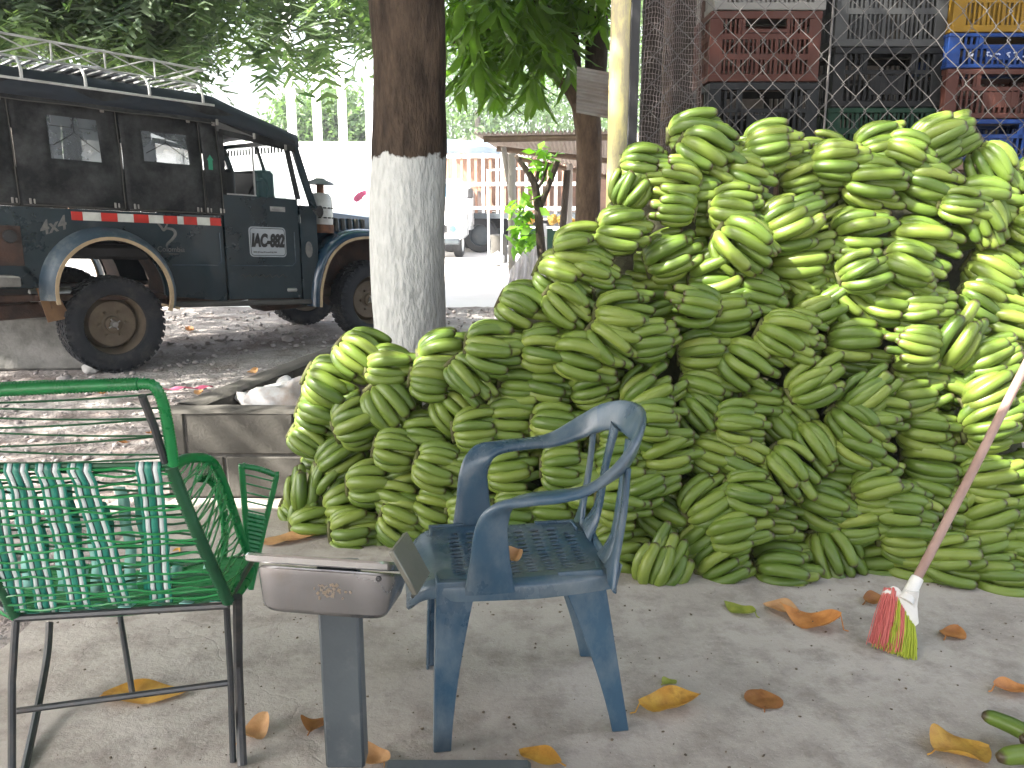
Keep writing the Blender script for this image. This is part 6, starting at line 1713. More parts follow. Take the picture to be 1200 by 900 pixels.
# ================================================================== BLUE PLASTIC ARMCHAIR
M['blue_plastic'] = pbr('worn_blue_plastic', (.034, .080, .128), (.024, .058, .096), rough=.30, scale=5, bump=.06, bscale=60, dirt=(.17, .20, .215), dirt_amt=.8, dirt_scale=4.5, dirt_lo=.44, dirt_hi=.72, stretch=(1, 1, .6), coat=.1)
def blue_chair():
    nb, nf = V(.300, 2.040, 0), V(-.193, 1.968, 0)
    f = (nf - nb); L = f.length; f.normalize(); side = V(-f.y, f.x, 0)
    if side.y < 0: side = -side            # pointing away from the camera
    ctr = (nf + nb) / 2 + side * .19
    # local x forward, y = away from camera
    ang = math.atan2(f.y, f.x)
    t = thing('plastic_armchair', 'worn blue plastic armchair with slotted seat in front of the banana pile', 'chair', ctr, ang); t.scale = (1, .88, 1)
    FX, BX = .245, -.245
    S2 = superell(16, 3.2)
    def leg(x0, y0, x1, y1, z1, label=None):
        sy = 1 if y0 > 0 else -1; sx = 1 if x0 > 0 else -1
        mb = MB()
        # moulded angle section: two flanges meeting at the outer corner
        def sec(a, b, th): # flange lengths
            return [(0, 0), (-sx * a, 0), (-sx * a, -sy * th), (-sx * th * 1.6, -sy * th * 1.6), (-sx * th, -sy * b), (0, -sy * b)]
        st = []; N_ = 10
        for i in range(N_ + 1):
            u = i / N_; a = lerp(.050, .108 if sx > 0 else .125, u ** 1.6); b = lerp(.040, .075, u ** 1.5)
            x = lerp(x1, x0, u); y = lerp(y1, y0, u); z = lerp(0, z1, u)
            st.append([(x + q[0] + (sx * .006 * math.sin(PI * j / 5)), y + q[1], z) for j, q in enumerate(sec(a, b, .011))])
        m_ = 6; vs = [p for s_ in st for p in s_]; fs = []
        for i in range(N_):
            for j in range(m_): k = (j + 1) % m_; fs.append((i * m_ + j, i * m_ + k, (i + 1) * m_ + k, (i + 1) * m_ + j))
        fs.append(tuple(range(m_))); fs.append(tuple(range(N_ * m_, (N_ + 1) * m_)))
        mb.add(vs, fs); return mb.build('leg', M['blue_plastic'], t, bevel=.004, auto=35)
    for sy in (-1, 1):
        leg(.245, sy * .222, .262, sy * .246, .462); leg(-.185, sy * .205, -.262, sy * .225, .462)
    # seat: dished, slotted, front edge rolls down
    nx, ny = 46, 34
    def half_w(x): return .232 - .030 * max(0, (-x) / .22) ** 2
    def sz(x, y):
        e = abs(y) / .232
        z = .425 - .022 * (1 - e * e) + .012 * max(0, e - .8) / .2
        z -= .018 * max(0, min(1, (x + .22) / .44 < .5))
        z = .468 - .020 * (1 - min(1, e) ** 2) - .010 * (1 - abs(x) / .32)
        if x > .235: z -= ((x - .235) / .085) ** 2 * .055
        return z
    def fn(u, v):
        x = lerp(-.225, .318, u); b = (v - .5) * 2
        w = half_w(x)
        # rounded front corners
        if x > .17: w *= math.sqrt(max(0.0, 1 - ((x - .17) / .175) ** 2 * .72))
        y = b * w
        return (x, y, sz(x, y) - .018 * max(0, abs(b) - .88) / .12)
    def skip(i, j):
        x = lerp(-.225, .318, (i + .5) / nx); y = ((j + .5) / ny - .5) * 2 * .232
        if not (-.165 < x < .215 and abs(y) < .165): return False
        if (abs(x - .025) / .19) ** 6 + (abs(y) / .165) ** 6 > 1: return False
        return (j % 2 == 1) and (i % 4 in (1, 2))
    mb = MB(); mb.grid(fn, nx, ny, skip=skip); seat = mb.build('seat', M['blue_plastic'], t, auto=None, fixn=False)
    md = seat.modifiers.new('s', 'SOLIDIFY'); md.thickness = .006; md.offset = -1
    # apron under the seat rim
    mb = MB()
    rim = []
    for k in range(49):
        v = k / 48
        if v < .5: rim.append(V(*fn(v * 2, 0)))
        else: rim.append(V(*fn(1 - (v - .5) * 2, 1)))
    edge = [V(*fn(u, 0)) for u in np.linspace(0, 1, 24)] + [V(*fn(1, v)) for v in np.linspace(0, 1, 18)][1:-1] + [V(*fn(u, 1)) for u in np.linspace(1, 0, 24)]
    vs = []; n_ = len(edge)
    for i, p in enumerate(edge):
        c = V(p.x * .97, p.y * .975, 0)
        hgt = .036 if p.x < .20 else .036 - .016 * min(1, (p.x - .20) / .1)
        vs += [tuple(p), (p.x * 1.005, p.y * 1.01, p.z - .012), (p.x * .99, p.y * .99, p.z - hgt), (p.x * .97, p.y * .97, p.z - hgt), (p.x * .97, p.y * .97, p.z - .01)]
    fs = [(i * 5 + j, (i + 1) * 5 + j, (i + 1) * 5 + j + 1, i * 5 + j + 1) for i in range(n_ - 1) for j in range(4)]
    mb.add(vs, fs); mb.build('seat_rim', M['blue_plastic'], seat, auto=60)
    # one flowing rail: front leg top > armrest > back band > armrest, cut into three parts
    half = [((.112, .228, .43), (1, 0, 0), .011, .066), ((.112, .240, .52), (1, 0, 0), .011, .050), ((.108, .248, .61), (1, .15, 0), .012, .041), ((.078, .255, .662), (.75, .75, .2), .013, .040),
            ((.02, .260, .680), (.05, 1, .1), .0135, .034), ((-.06, .262, .686), (0, 1, .05), .0135, .031), ((-.13, .255, .697), (0, .95, .30), .013, .032), ((-.205, .232, .735), (-.05, .7, .72), .0125, .037),
            ((-.256, .188, .772), (-.15, .38, .92), .012, .041), ((-.292, .108, .798), (-.30, .12, .97), .0115, .044), ((-.308, 0, .805), (-.36, 0, .94), .0115, .047)]
    full = [(V(*p), V(*w), a, b) for p, w, a, b in half] + [(V(p[0], -p[1], p[2]), V(w[0], -w[1], w[2]), a, b) for p, w, a, b in reversed(half[:-1])]
    K_ = 6
    P_ = bez([q[0] for q in full], K_); Wd = bez([q[1] for q in full], K_); TB = samp([(q[2], q[3]) for q in full], len(P_)); m_ = len(S2)
    rings = []
    for i, p in enumerate(P_):
        T = (P_[min(len(P_) - 1, i + 1)] - P_[max(0, i - 1)]).normalized(); W_ = (Wd[i] - T * Wd[i].dot(T)).normalized(); Nn = T.cross(W_); th, wd = TB[i]
        rings.append([p + W_ * ca * wd + Nn * sa * th for ca, sa in S2])
    c1, c2 = 8 * K_, 12 * K_
    br = None
    for nm, a, b in (('backrest', c1, c2), ('armrest', 0, c1), ('armrest', c2, len(P_) - 1)):
        vs = [p for r_ in rings[a:b + 1] for p in r_]; n_ = b - a + 1
        fs = [(i * m_ + j, i * m_ + (j + 1) % m_, (i + 1) * m_ + (j + 1) % m_, (i + 1) * m_ + j) for i in range(n_ - 1) for j in range(m_)]
        if a == 0: fs.append(tuple(range(m_)))
        if b == len(P_) - 1: fs.append(tuple(range((n_ - 1) * m_, n_ * m_)))
        mb = MB(); mb.add(vs, fs); o = mb.build(nm, M['blue_plastic'], t, auto=70)
        if nm == 'backrest': br = o
    # slats: two wide outer uprights and a central splat of two ribs
    def slat(path, w, th=.008):
        mb = MB(); Pp = bez(path, 6); n_ = len(Pp); ws = samp(w, n_)
        mb.sweep(Pp, [(a * 1, b * 1) for a, b in superell(12, 3)], scale=[(ws[i], th) for i in range(n_)], fixed_up=(1, 0, 0)); mb.build('back_slat', M['blue_plastic'], br, auto=60)
    for sy in (-1, 1):
        slat([(-.200, sy * .205, .435), (-.214, sy * .212, .50), (-.232, sy * .212, .62), (-.240, sy * .205, .735)], [.075, .026, .016, .018])
        slat([(-.205, sy * .115, .450), (-.236, sy * .110, .52), (-.256, sy * .100, .66), (-.276, sy * .085, .775)], [.070, .032, .022, .034])
    mb = MB(); mb.grid(lambda u, v: V(-.222 + .02 * math.sin(PI * u) - v * .012, lerp(-.185, .185, u), .415 + v * .05), 16, 4); o = mb.build('back_rim', M['blue_plastic'], seat, fixn=False); md = o.modifiers.new('s', 'SOLIDIFY'); md.thickness = .007
    # brown leaf on the seat
    me = leaf_mesh(.07, .05, 1.0, .6, 77, M['tan_leaf']); o = inst('fallen_leaf', me)
    o.location = t.location + f * .03 + side * (-.06) + V(0, 0, .448); o.rotation_euler = (0, 0, 1.0); tag(o, 'small tan leaf lying on the seat of the blue chair', 'leaf')
blue_chair()

# ================================================================== GREEN CORD CHAIR
M['cord'] = pbr('green_plastic_cord', (.014, .215, .060), (.009, .150, .040), rough=.30, scale=12, bump=.05, rnd=.1)
M['cord_dark'] = pbr('dark_green_cord', (.012, .085, .035), (.008, .055, .022), rough=.4, scale=12, bump=.05)
M['teal_strap'] = pbr('teal_strap', (.02, .21, .155), (.012, .15, .11), rough=.4, scale=14, bump=.1)
M['white_strap'] = pbr('white_strap', (.55, .60, .60), (.45, .50, .50), rough=.4, scale=14, bump=.1)
M['navy_strap'] = pbr('black_green_strap', (.012, .045, .045), (.01, .03, .03), rough=.4, scale=14, bump=.1)
M['pale_teal'] = pbr('pale_teal_strap', (.28, .55, .50), (.18, .42, .38), rough=.4, scale=14, bump=.1)
def green_chair():
    loc = V(-.98, 2.12, 0)
    t = thing('cord_chair', 'green plastic-cord chair on black rod legs with striped straps, seen from behind', 'chair', loc)
    def bp(px, py):      # point on the leaning back plane
        Y = 1.93
        for _ in range(6): q = at(px, py, Y); Y = 1.93 - .28 * (q.z - .40)
        return at(px, py, Y) - loc
    A = lambda px, py, Y: at(px, py, Y) - loc
    TR, MR, BR = bp(180, 452), bp(199, 545), bp(268, 706)
    TL, ML, BL = bp(-95, 462), bp(-62, 548), bp(18, 722)
    def wrapped(path, r, name='wrapped_rail', mat='cord', parent=t, pitch=.0075):
        Pp = []; path = [Vector(p) for p in path]
        L = sum((path[i + 1] - path[i]).length for i in range(len(path) - 1)); n_ = max(6, int(L / pitch * 2))
        acc = [0]
        for i in range(len(path) - 1): acc.append(acc[-1] + (path[i + 1] - path[i]).length)
        k = 0
        for i in range(n_ + 1):
            d = L * i / n_
            while k < len(path) - 2 and acc[k + 1] < d: k += 1
            Pp.append(path[k].lerp(path[k + 1], (d - acc[k]) / max(1e-9, acc[k + 1] - acc[k])))
        mb = MB(); mb.tube(Pp, [r * (1.0 if i % 2 else .80) for i in range(len(Pp))], 10); return mb.build(name, M[mat], parent, auto=None)
    rod = lambda path, r, name, mat='dark_steel', n=8: (lambda mb: (mb.tube(path, r, n), mb.build(name, M[mat], t))[1])(MB())
    # back frame
    wrapped(bez([TL, (TL + TR) / 2 + V(0, 0, .004), TR + V(-.03, 0, .004)], 6), .0155, 'top_rail')
    wrapped(bez([TR + V(-.03, 0, .004), TR + V(.0, 0, .0), TR.lerp(MR, .2) + V(.012, 0, 0), TR.lerp(MR, .6) + V(.012, 0, 0), MR + V(.008, 0, 0)], 6), .0135, 'back_upright')
    wrapped(bez([MR, MR.lerp(BR, .5) + V(-.004, 0, 0), BR], 6), .0155, 'back_upright', 'cord_dark')
    wrapped(bez([TL, TL.lerp(ML, .5), ML, ML.lerp(BL, .5), BL], 6), .0145, 'back_upright', 'cord_dark')
    rod([TR + V(-.022, -.01, -.02), TR.lerp(MR, .5) + V(-.012, -.01, 0), MR + V(-.006, -.008, .01)], .009, 'inner_upright')
    rod([ML, MR], .0075, 'mid_rail', 'cord_dark')
    rod([BL + V(.0, 0, -.006), BR + V(0, 0, -.008)], .0095, 'lower_rail')
    for (px0, px1) in ((8, 0),): pass
    # loose cords across the upper back, zig-zag and slack, each one a cord of its own
    rs = random.Random(3)
    for i, (a, b) in enumerate(((.15, .27), (.27, .40), (.46, .40), (.46, .62), (.72, .62), (.72, .86), (.93, .90), (.12, .10))):
        p = TL.lerp(ML, a); q = TR.lerp(MR, b); mb = MB(); mb.tube([p.lerp(q, u) + V(0, 0, -.006 * math.sin(PI * u)) for u in np.linspace(0, 1, 9)], .0024, 5); mb.build('back_cord', M['cord_dark'], t)
    # top bundle
    for k in range(5):
        mb = MB(); mb.tube([TL + V(0, .012, .012 + .004 * k), ((TL + TR) / 2) + V(0, .012 - .003 * k, .016 - .002 * k), TR + V(-.01, .010, .010 - .002 * k)], .0028, 5); mb.build('back_cord', M['cord'], t)
    # lower back cords: pairs
    n_ = 34
    for i in range(n_):
        u = (i + .5 + rs.uniform(-.2, .2)) / n_; v = u + rs.uniform(-.03, .03)
        p = ML.lerp(BL, u) + V(.004, 0, 0); q = MR.lerp(BR, min(1, max(0, v))) - V(.004, 0, 0)
        m_ = [p.lerp(q, w) + V(0, (.006 if i % 2 else -.0095) + .003 * math.sin(w * 20 + i) , .003 * math.sin(w * 25 + i * 2)) for w in np.linspace(0, 1, 22)]
        mb = MB(); mb.tube(m_, .0030, 5); mb.build('back_cord', M['cord_dark' if i % 2 else 'cord'], t)
    # striped straps looped over the mid rail and woven down
    straps = [((-14, 548), (20, 716)), ((22, 548), (57, 716)), ((59, 548), (96, 712)), ((96, 548), (143, 708)), ((176, 546), (190, 704))]
    for k, (a, b) in enumerate(straps):
        p, q = bp(*a), bp(*b)
        off = [(-.0245, .0034, 'teal_strap'), (-.0160, .0048, 'white_strap'), (-.0093, .0017, 'navy_strap'), (0, .0075, 'teal_strap'), (.0093, .0017, 'navy_strap'), (.0160, .0048, 'white_strap'), (.0245, .0034, 'teal_strap')]
        if k in (1, 3): off = [(-.0235, .0036, 'teal_strap'), (-.0150, .0046, 'white_strap'), (-.0088, .0015, 'navy_strap'), (0, .0070, 'teal_strap'), (.0088, .0015, 'navy_strap'), (.0150, .0046, 'white_strap'), (.0235, .0036, 'teal_strap')]
        mb = MB(); mats = []
        for (ox, hw, mt) in off:
            if M[mt] not in mats: mats.append(M[mt])
            mi = mats.index(M[mt])
            path = [p + V(0, .012, -.012), p + V(0, .010, .004), p + V(0, -.006, .010), p + V(0, -.013, -.004)]
            for w in np.linspace(.10, 1, 15): path.append(p.lerp(q, w) + V(.0012 * math.sin(w * 9 + k), -.004 + .0018 * math.sin(w * 44 + k), 0))
            mb.sweep([c + V(ox, 0, 0) for c in path], [(-hw, -.0012), (hw, -.0012), (hw, .0012), (-hw, .0012)], fixed_up=(0, -1, .05), mi=mi) if False else None
            vs = []; fs = []
            for c in path: vs += [c + V(ox - hw, 0, 0), c + V(ox + hw, 0, 0)]
            for i in range(len(path) - 1): fs.append((2 * i, 2 * i + 1, 2 * i + 3, 2 * i + 2))
            mb.add(vs, fs, mi)
        o = mb.build('striped_strap', mats, t, fixn=False, auto=None); md = o.modifiers.new('s', 'SOLIDIFY'); md.thickness = .0022
    # seat: slopes forward (away), corded both ways with pale straps
    FR, FL = A(300, 655, 2.40), A(40, 668, 2.42)
    for i in range(26):
        u = (i + .5) / 26; p = BL.lerp(FL, u) + V(0, 0, .012); q = BR.lerp(FR, u) + V(0, 0, .012)
        mb = MB(); mb.tube([p.lerp(q, w) + V(0, 0, -.03 * math.sin(PI * w)) for w in np.linspace(0, 1, 12)], .003, 5); mb.build('seat_cord', M['cord'], t)
    for i in range(7):
        u = (i + .6) / 7; p = BL.lerp(BR, u); q = FL.lerp(FR, u); top = q + V(0, .05, .04)
        mb = MB(); vs = []; fs = []
        pth = [p.lerp(q, w) + V(0, 0, -.03 * math.sin(PI * w) + .006) for w in np.linspace(0, 1, 10)]
        for c in pth: vs += [c + V(-.016, 0, 0), c + V(.016, 0, 0)]
        for j in range(len(pth) - 1): fs.append((2 * j, 2 * j + 1, 2 * j + 3, 2 * j + 2))
        mb.add(vs, fs); o = mb.build('seat_strap', M['pale_teal' if i % 2 else 'teal_strap'], t, fixn=False); md = o.modifiers.new('s', 'SOLIDIFY'); md.thickness = .002
    wrapped([FL, FR], .012, 'front_rail')
    # inner shell of pale straps leaning behind the lower back (far side of the seat bucket)
    for i in range(9):
        a = A(14 + i * 21, 570 + (i % 3) * 9, 2.06); b = A(34 + i * 20, 694, 2.16); vs = []; fs = []; mb = MB()
        for w in np.linspace(0, 1, 9):
            c = a.lerp(b, w) + V(.004 * math.sin(w * 14 + i), .02 * math.sin(PI * w), 0); vs += [c + V(-.015, 0, 0), c + V(.015, 0, 0)]
        for j in range(8): fs.append((2 * j, 2 * j + 1, 2 * j + 3, 2 * j + 2))
        mb.add(vs, fs); o = mb.build('inner_strap', M['pale_teal' if i % 2 == 0 else 'teal_strap'], t, fixn=False); md = o.modifiers.new('s', 'SOLIDIFY'); md.thickness = .002
    # right arm: hoop from the back upright round to the seat front, laced with cord
    def arm(sgn, pts, name):
        return wrapped(bez(pts, 8), .0125, name)
    hoop = [MR + V(.004, 0, 0), A(222, 537, 1.97), A(248, 541, 2.08), A(264, 572, 2.20), A(280, 620, 2.30), A(294, 668, 2.36), A(272, 704, 2.0)]
    arm(1, hoop, 'arm_hoop')
    H = bez(hoop, 8); Bk = bez([MR, MR.lerp(BR, .5), BR], 12)
    for i in range(32):
        u = (i + .5) / 32; p = Bk[int(u * (len(Bk) - 1))]; q = H[int((.12 + .72 * min(1, max(0, u + rs.uniform(-.10, .10)))) * (len(H) - 1))]
        mb = MB(); mb.tube([p.lerp(q, w) + V(0, 0, -.006 * math.sin(PI * w)) for w in np.linspace(0, 1, 7)], .0026, 5); mb.build('arm_cord', M['cord'], t)
    # second, outer laced hoop behind
    hoop2 = [A(232, 560, 2.25), A(250, 566, 2.34), A(262, 600, 2.42), A(262, 650, 2.44), A(250, 690, 2.40)]
    arm(1, hoop2, 'arm_hoop')
    H2 = bez(hoop2, 8)
    for i in range(24):
        p = H2[int((i + .5) / 24 * (len(H2) - 1))]; q = H[int((.25 + .6 * (i + .5) / 24) * (len(H) - 1))]
        mb = MB(); mb.tube([p, (p + q) / 2 + V(0, 0, -.004), q + V(0, 0, rs.uniform(-.02, .02))], .0026, 5); mb.build('arm_cord', M['cord'], t)
    # flared front wing of the arm: wrapped solid below, open cords above
    wa, wb, wc = A(283, 546, 2.36), A(323, 556, 2.40), A(294, 690, 2.36)
    wrapped(bez([wc, wa.lerp(wc, .5), wa + V(0, 0, -.012), wa, wa.lerp(wb, .1) + V(0, 0, .002)], 6), .010, 'arm_wing')
    wrapped(bez([wa, wa.lerp(wb, .5) + V(0, 0, .004), wb + V(-.006, 0, 0), wb + V(0, 0, -.012), wb.lerp(wc, .5), wc], 6), .0095, 'arm_wing')
    mb = MB(); q0, q1 = wa.lerp(wc, .37), wb.lerp(wc, .37); mb.add([q0, q1, wc, q0 + V(0, .006, 0), q1 + V(0, .006, 0), wc + V(0, .006, 0)], [(0, 1, 2), (3, 5, 4), (0, 3, 4, 1), (1, 4, 5, 2), (2, 5, 3, 0)]); mb.build('wing_panel', M['cord'], t, smooth=False)
    for i in range(26):
        u = .06 + i * .036; p = wa.lerp(wc, u); q = wb.lerp(wc, u); sp_ = i < 9
        if sp_ and i % 2: continue
        mb = MB(); mb.tube([p, q], .0026 if sp_ else .0088, 6); mb.build('wing_cord', M['cord'], t)
    # rods
    G = lambda px, py, z=0.0: ground(px, py, z) - loc
    rod([BL + V(0, 0, -.01), A(14, 800, 1.90), G(14, 915)], .0095, 'leg')
    rod([BR + V(-.006, 0, 0), A(270, 790, 1.97), G(273, 893)], .0085, 'leg')
    rod(bez([A(58, 730, 2.30), A(55, 770, 2.22), A(44, 830, 2.08), G(28, 905)], 5), .0105, 'leg')
    rod([BR + V(.012, .03, 0), A(279, 780, 2.02), G(284, 897)], .0125, 'leg')
    rod([A(138, 706, 2.38), G(156, 818)], .0085, 'leg')
    rod([A(300, 650, 2.34), A(270, 700, 2.0)], .008, 'side_rod')
    sl, sr = A(20, 833, 1.915), A(268, 800, 1.965)
    rod([sl, sr], .0085, 'stretcher')
    rod([A(-70, 670, 2.1), A(-20, 695, 2.0), BL], .009, 'side_rod')
    wrapped(bez([ML, A(-110, 560, 2.1), A(-95, 650, 2.3), A(-20, 700, 2.1), BL], 8), .0125, 'arm_hoop')
green_chair()

# ================================================================== PLATFORM SCALE
M['stainless'] = pbr('scuffed_stainless', (.40, .40, .41), (.30, .30, .31), rough=.26, metal=.92, scale=5, bump=.06, bscale=80, dirt=(.30, .25, .19), dirt_amt=.35, dirt_scale=7, dirt_lo=.52, dirt_hi=.7)
M['skylit_steel'] = pbr('skylit_stainless_lid', (.78, .78, .78), (.66, .66, .66), rough=.2, metal=.85, scale=5, bump=.04, bscale=60)  # lid base lightened against the box to paint in its sky highlight
M['stain_label'] = pbr('scraped_label_glue', (.26, .19, .12), (.2, .17, .14), rough=.8, scale=40, bump=.2)
def scale_():
    Yc = 1.80; top = at(405, 735, Yc); base = V(top.x - .014, Yc, 0)
    t = thing('platform_scale', 'grey platform scale with a stainless steel display head on a square column', 'scale', base)
    mb = MB(); mb.box((0.004, 0, .08 + .255), (.092, .06, .51), ch=.006); mb.build('column', M['steel_grey'], t)
    # platform deck to the right, towards the camera
    e0, e1 = ground(452, 888, .10), ground(622, 888, .10)
    mb = MB(); w = e1.x - e0.x; cx = (e0.x + e1.x) / 2 - base.x; dy = e0.y - base.y
    mb.box((cx - .0, dy - .25, .085), (w, .50, .03), ch=.008); mb.build('deck', M['steel_grey'], t)
    mb = MB(); mb.box((cx, dy - .25, .045), (w - .06, .44, .05), ch=.005); mb.box((.03, -.05, .04), (.20, .07, .05), ch=.005); mb.build('base_frame', M['dark_steel'], t, smooth=False)
    for sx in (-1, 1):
        for sy in (-1, 1): mb = MB(); mb.lathe([(.001, 0), (.02, 0), (.02, .022), (.001, .022)], 12, 'z', (cx + sx * (w / 2 - .05), dy - .25 + sy * .19, 0)); mb.build('foot', M['black'], t)
    # head: tapered box with rounded edges; back faces us
    zt = at(380, 662, 1.74).z; xl, xr = at(300, 690, 1.72).x - base.x, at(456, 690, 1.72).x - base.x
    H_ = .112; zb = zt - H_
    mb = MB(); vs = []
    sec = superell(28, 7)
    def ring(z, x0, x1, y0, y1): return [((x0 + x1) / 2 + a * (x1 - x0) / 2, (y0 + y1) / 2 + b * (y1 - y0) / 2, z) for a, b in sec]
    yb = -.085
    rings = [ring(zb - .004, xl + .030, xr + .000, yb + .022, .05), ring(zb, xl + .016, xr + .002, yb + .008, .062), ring(zb + .012, xl + .008, xr + .008, yb, .07), ring(zt - .016, xl, xr + .020, yb, .08), ring(zt - .006, xl + .001, xr + .021, yb + .001, .08), ring(zt, xl + .006, xr + .016, yb + .006, .075)]
    for r_ in rings: vs += [(x, y, z - .46 * max(0, y - yb) * max(0, (z - zb) / (zt - zb))) for x, y, z in r_]
    n_ = 28; fs = [(i * n_ + j, i * n_ + (j + 1) % n_, (i + 1) * n_ + (j + 1) % n_, (i + 1) * n_ + j) for i in range(len(rings) - 1) for j in range(n_)]
    fs += [tuple(range(n_)), tuple(range(5 * n_, 6 * n_))]
    mb.add(vs, fs); hd = mb.build('display_head', M['stainless'], t, auto=25)
    # lid flange above, slightly wider, gently tilted
    mb = MB(); X0, X1 = at(286, 655, 1.74).x - base.x, at(466, 660, 1.74).x - base.x
    rl = [ring(0, X0 + .004, X1 - .004, -.078, .026), ring(.003, X0, X1, -.082, .030), ring(.016, X0, X1, -.082, .030), ring(.022, X0 + .005, X1 - .005, -.077, .025)]
    vs = [p for r_ in rl for p in r_]; fs = [(i * n_ + j, i * n_ + (j + 1) % n_, (i + 1) * n_ + (j + 1) % n_, (i + 1) * n_ + j) for i in range(3) for j in range(n_)] + [tuple(range(n_)), tuple(range(3 * n_, 4 * n_))]
    mb.add([(x, y, z + zt + .004 - .46 * (y + .08)) for x, y, z in vs], fs); lid = mb.build('lid', M['skylit_steel'], hd, auto=25)
    # tilting bracket plate on the right-hand end
    mb = MB(); p0 = at(470, 650, 1.70) - base; p1 = at(496, 694, 1.70) - base
    mb.sweep([(p0.x - .006, -.03, p0.z + .01), ((p0.x + p1.x) / 2, -.03, (p0.z + p1.z) / 2), (p1.x, -.03, p1.z), (p1.x - .008, -.03, p1.z - .006)], [(-.055, -.006), (.055, -.006), (.055, .006), (-.055, .006)], fixed_up=(.8, 0, .6)); mb.build('bracket', M['bracket'], hd, bevel=.003)
    hd.rotation_euler = (0, 0, R(-9))
    # scraped label
    mb = MB(); cxl = at(390, 692, 1.70).x - base.x; zl = at(390, 690, 1.72).z; rs = random.Random(5)
    for i in range(46):
        a, b_ = rs.gauss(0, .020), rs.gauss(0, .008); mb.box((cxl + a, yb - .0006, zl + b_), (rs.uniform(.002, .008), .0012, rs.uniform(.002, .006)), Matrix.Rotation(rs.uniform(0, 3), 3, 'Y'))
    mb.build('scraped_label', M['stain_label'], hd, smooth=False)
    mb = MB(); mb.lathe([(.001, -.004), (.006, -.003), (.007, 0)], 10, 'y', (xr - .003, yb, zt - .012)); mb.build('screw', M['dark_steel'], hd)
M['bracket'] = pbr('olive_steel_bracket', (.19, .19, .16), (.13, .13, .11), rough=.35, metal=.5, scale=8, bump=.05)
scale_()

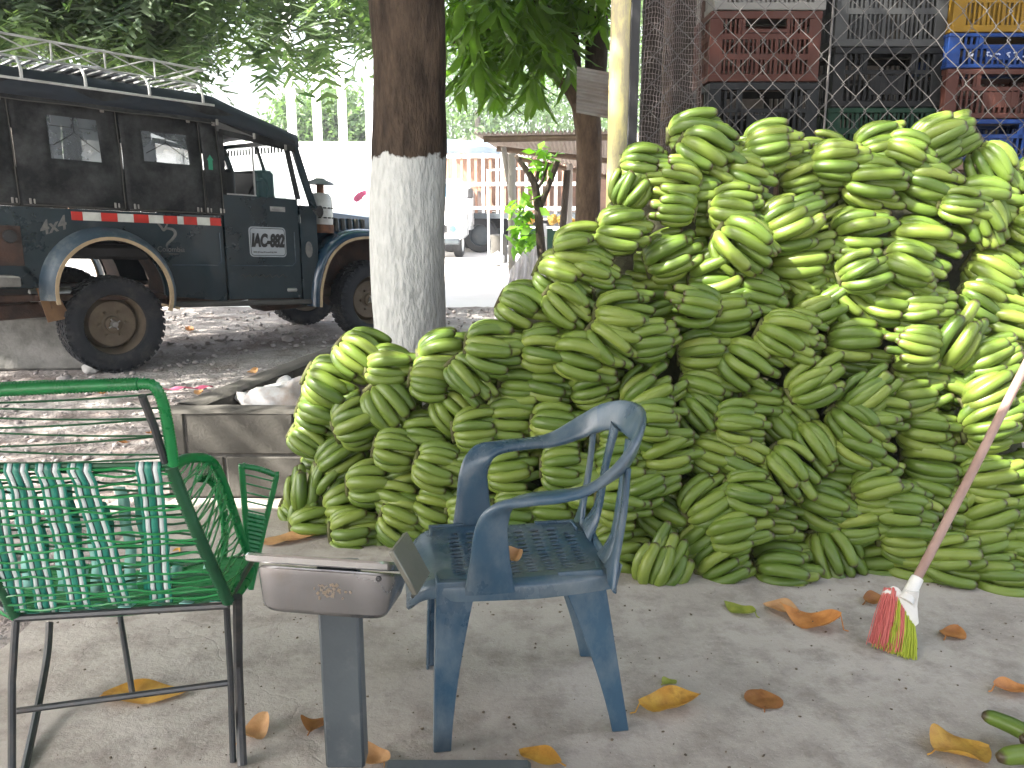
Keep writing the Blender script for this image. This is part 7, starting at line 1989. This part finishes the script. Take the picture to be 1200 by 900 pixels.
# ================================================================== BROOM
M['broom_stick'] = pbr('pinkish_wood_stick', (.36, .24, .20), (.27, .17, .14), rough=.6, scale=8, bump=.15, bscale=40, stretch=(1, 1, .1))
M['broom_white'] = pbr('white_broom_plastic', (.70, .69, .66), (.58, .57, .54), rough=.45, scale=9, bump=.05)
M['bristle_lime'] = pbr('lime_bristles', (.45, .52, .05), (.33, .40, .03), rough=.6, scale=20, bump=0)
M['bristle_pink'] = pbr('coral_bristles', (.70, .20, .18), (.58, .13, .12), rough=.6, scale=20, bump=0)
def broom():
    tip = ground(1047, 772)
    top = at(1070, 686, 2.78); t = thing('broom', 'broom with pinkish wooden stick, white cap and pink and lime striped bristles', 'broom', tip)
    O = Vector(tip)
    stick_end = at(1232, 372, 2.92)
    mb = MB(); a = at(1066, 694, 2.50); pth = [a.lerp(stick_end, u) + V(.004 * math.sin(u * 5), 0, .006 * math.sin(u * 4)) - O for u in np.linspace(0, 1, 12)]
    mb.tube(pth, [.0145] * 12, 12); mb.build('stick', M['broom_stick'], t)
    d = (stick_end - a).normalized()
    # block: across direction in the image roughly perpendicular to stick, bristles fan down-left
    ax = V(.56, -.30, -.77).normalized()   # along the width of the head
    down = V(-.38, -.36, -.62).normalized()
    C0 = at(1048, 712, 2.48) - O; C0 = V(C0.x, C0.y, C0.z)
    A_ = at(1042, 688, 2.52) - O; B_ = at(1068, 736, 2.47) - O       # cap edge from upper left to lower right
    E1 = at(1028, 748, 2.45) - O; E2 = V(0.02, -.02, .004)
    wdir = (B_ - A_); 
    thick = V(.5, -.55, .25).normalized()
    # cap: tapered white block from socket to cap edge
    mb = MB(); top_c = at(1067, 693, 2.50) - O
    r0 = [top_c + V(math.cos(k) * .022, -.01 + math.sin(k) * .016, .01) for k in np.linspace(0, 2 * PI, 13)[:-1]]
    def slab(c0, c1, half): # rounded slab ring between two edge points
        out = []; n = 12
        for k in range(n):
            a_ = 2 * PI * k / n; m_ = (c0 + c1) / 2 + (c1 - c0) / 2 * math.copysign(abs(math.cos(a_)) ** .6, math.cos(a_)) + thick * half * math.copysign(abs(math.sin(a_)) ** .6, math.sin(a_)); out.append(m_)
        return out
    shl = slab(A_ + V(.012, 0, .004), B_ + V(.012, 0, .012), .020); cap = slab(A_ + V(-.002, 0, -.006), B_ + V(-.004, 0, -.004), .022); lip = slab(A_ + V(-.012, 0, -.012), B_ + V(-.014, 0, -.014), .020)
    rings = [r0, [p + V(0, 0, -.02) for p in r0], shl, cap, lip]; vs = [p for r_ in rings for p in r_]
    fs = [(i * 12 + j, i * 12 + (j + 1) % 12, (i + 1) * 12 + (j + 1) % 12, (i + 1) * 12 + j) for i in range(4) for j in range(12)] + [tuple(range(12)), tuple(range(48, 60))]
    mb.add(vs, fs); mb.build('cap', M['broom_white'], t, auto=50)
    mb = MB(); mb.tube([top_c + d * .05, top_c + d * .0, top_c - d * .035], [.019, .021, .024], 12); mb.build('socket', M['broom_white'], t)
    # bristles: tufts in bands
    rs = random.Random(9); n = 640
    tips0, tips1 = at(1026, 738, 2.45) - O, V(.048, .01, .004)
    tipL, tipR = at(1027, 752, 2.46) - O, at(1063, 773, 2.41) - O
    bands = {'pink': MB(), 'lime': MB()}
    for i in range(n):
        u = rs.random(); w = rs.uniform(-1, 1)
        p = A_.lerp(B_, u) + thick * .016 * w
        q = tipL.lerp(tipR, u) + thick * .030 * w + V(rs.gauss(0, .006), rs.gauss(0, .006), rs.gauss(0, .006))
        q.z = max(q.z, .001)
        # upper left bristles are shorter and bent; colour in stripes across u
        col = 'pink' if (0.0 <= u < .20 or .34 <= u < .52) else 'lime'
        m_ = p.lerp(q, .5) + thick * .004 * w
        bands[col].tube([p, m_, q], [.0016, .0018, .0014], 3, cap=False)
    for c_, mb in bands.items(): mb.build('bristles', M['bristle_' + c_], t, fixn=False, auto=None, label='pink bristle bands' if c_ == 'pink' else 'lime green bristle bands')
broom()
# ================================================================== GLARE VEIL
m = bpy.data.materials.new('pale_glare_veil'); m.use_nodes = True; nt = m.node_tree
nt.nodes.remove(nt.nodes['Principled BSDF'])
pv = nt.nodes.new('ShaderNodeVolumePrincipled'); pv.inputs['Density'].default_value = .002; pv.inputs['Color'].default_value = (.95, .97, 1, 1); pv.inputs['Anisotropy'].default_value = .2  # thin volume added to wash out the far street like lens flare
nt.links.new(pv.outputs[0], nt.nodes['Material Output'].inputs['Volume'])
mb = MB(); mb.box((0, 40, 5.4), (150, 110, 13.2)); o = mb.build('glare_veil', m, smooth=False); o['kind'] = 'stuff'
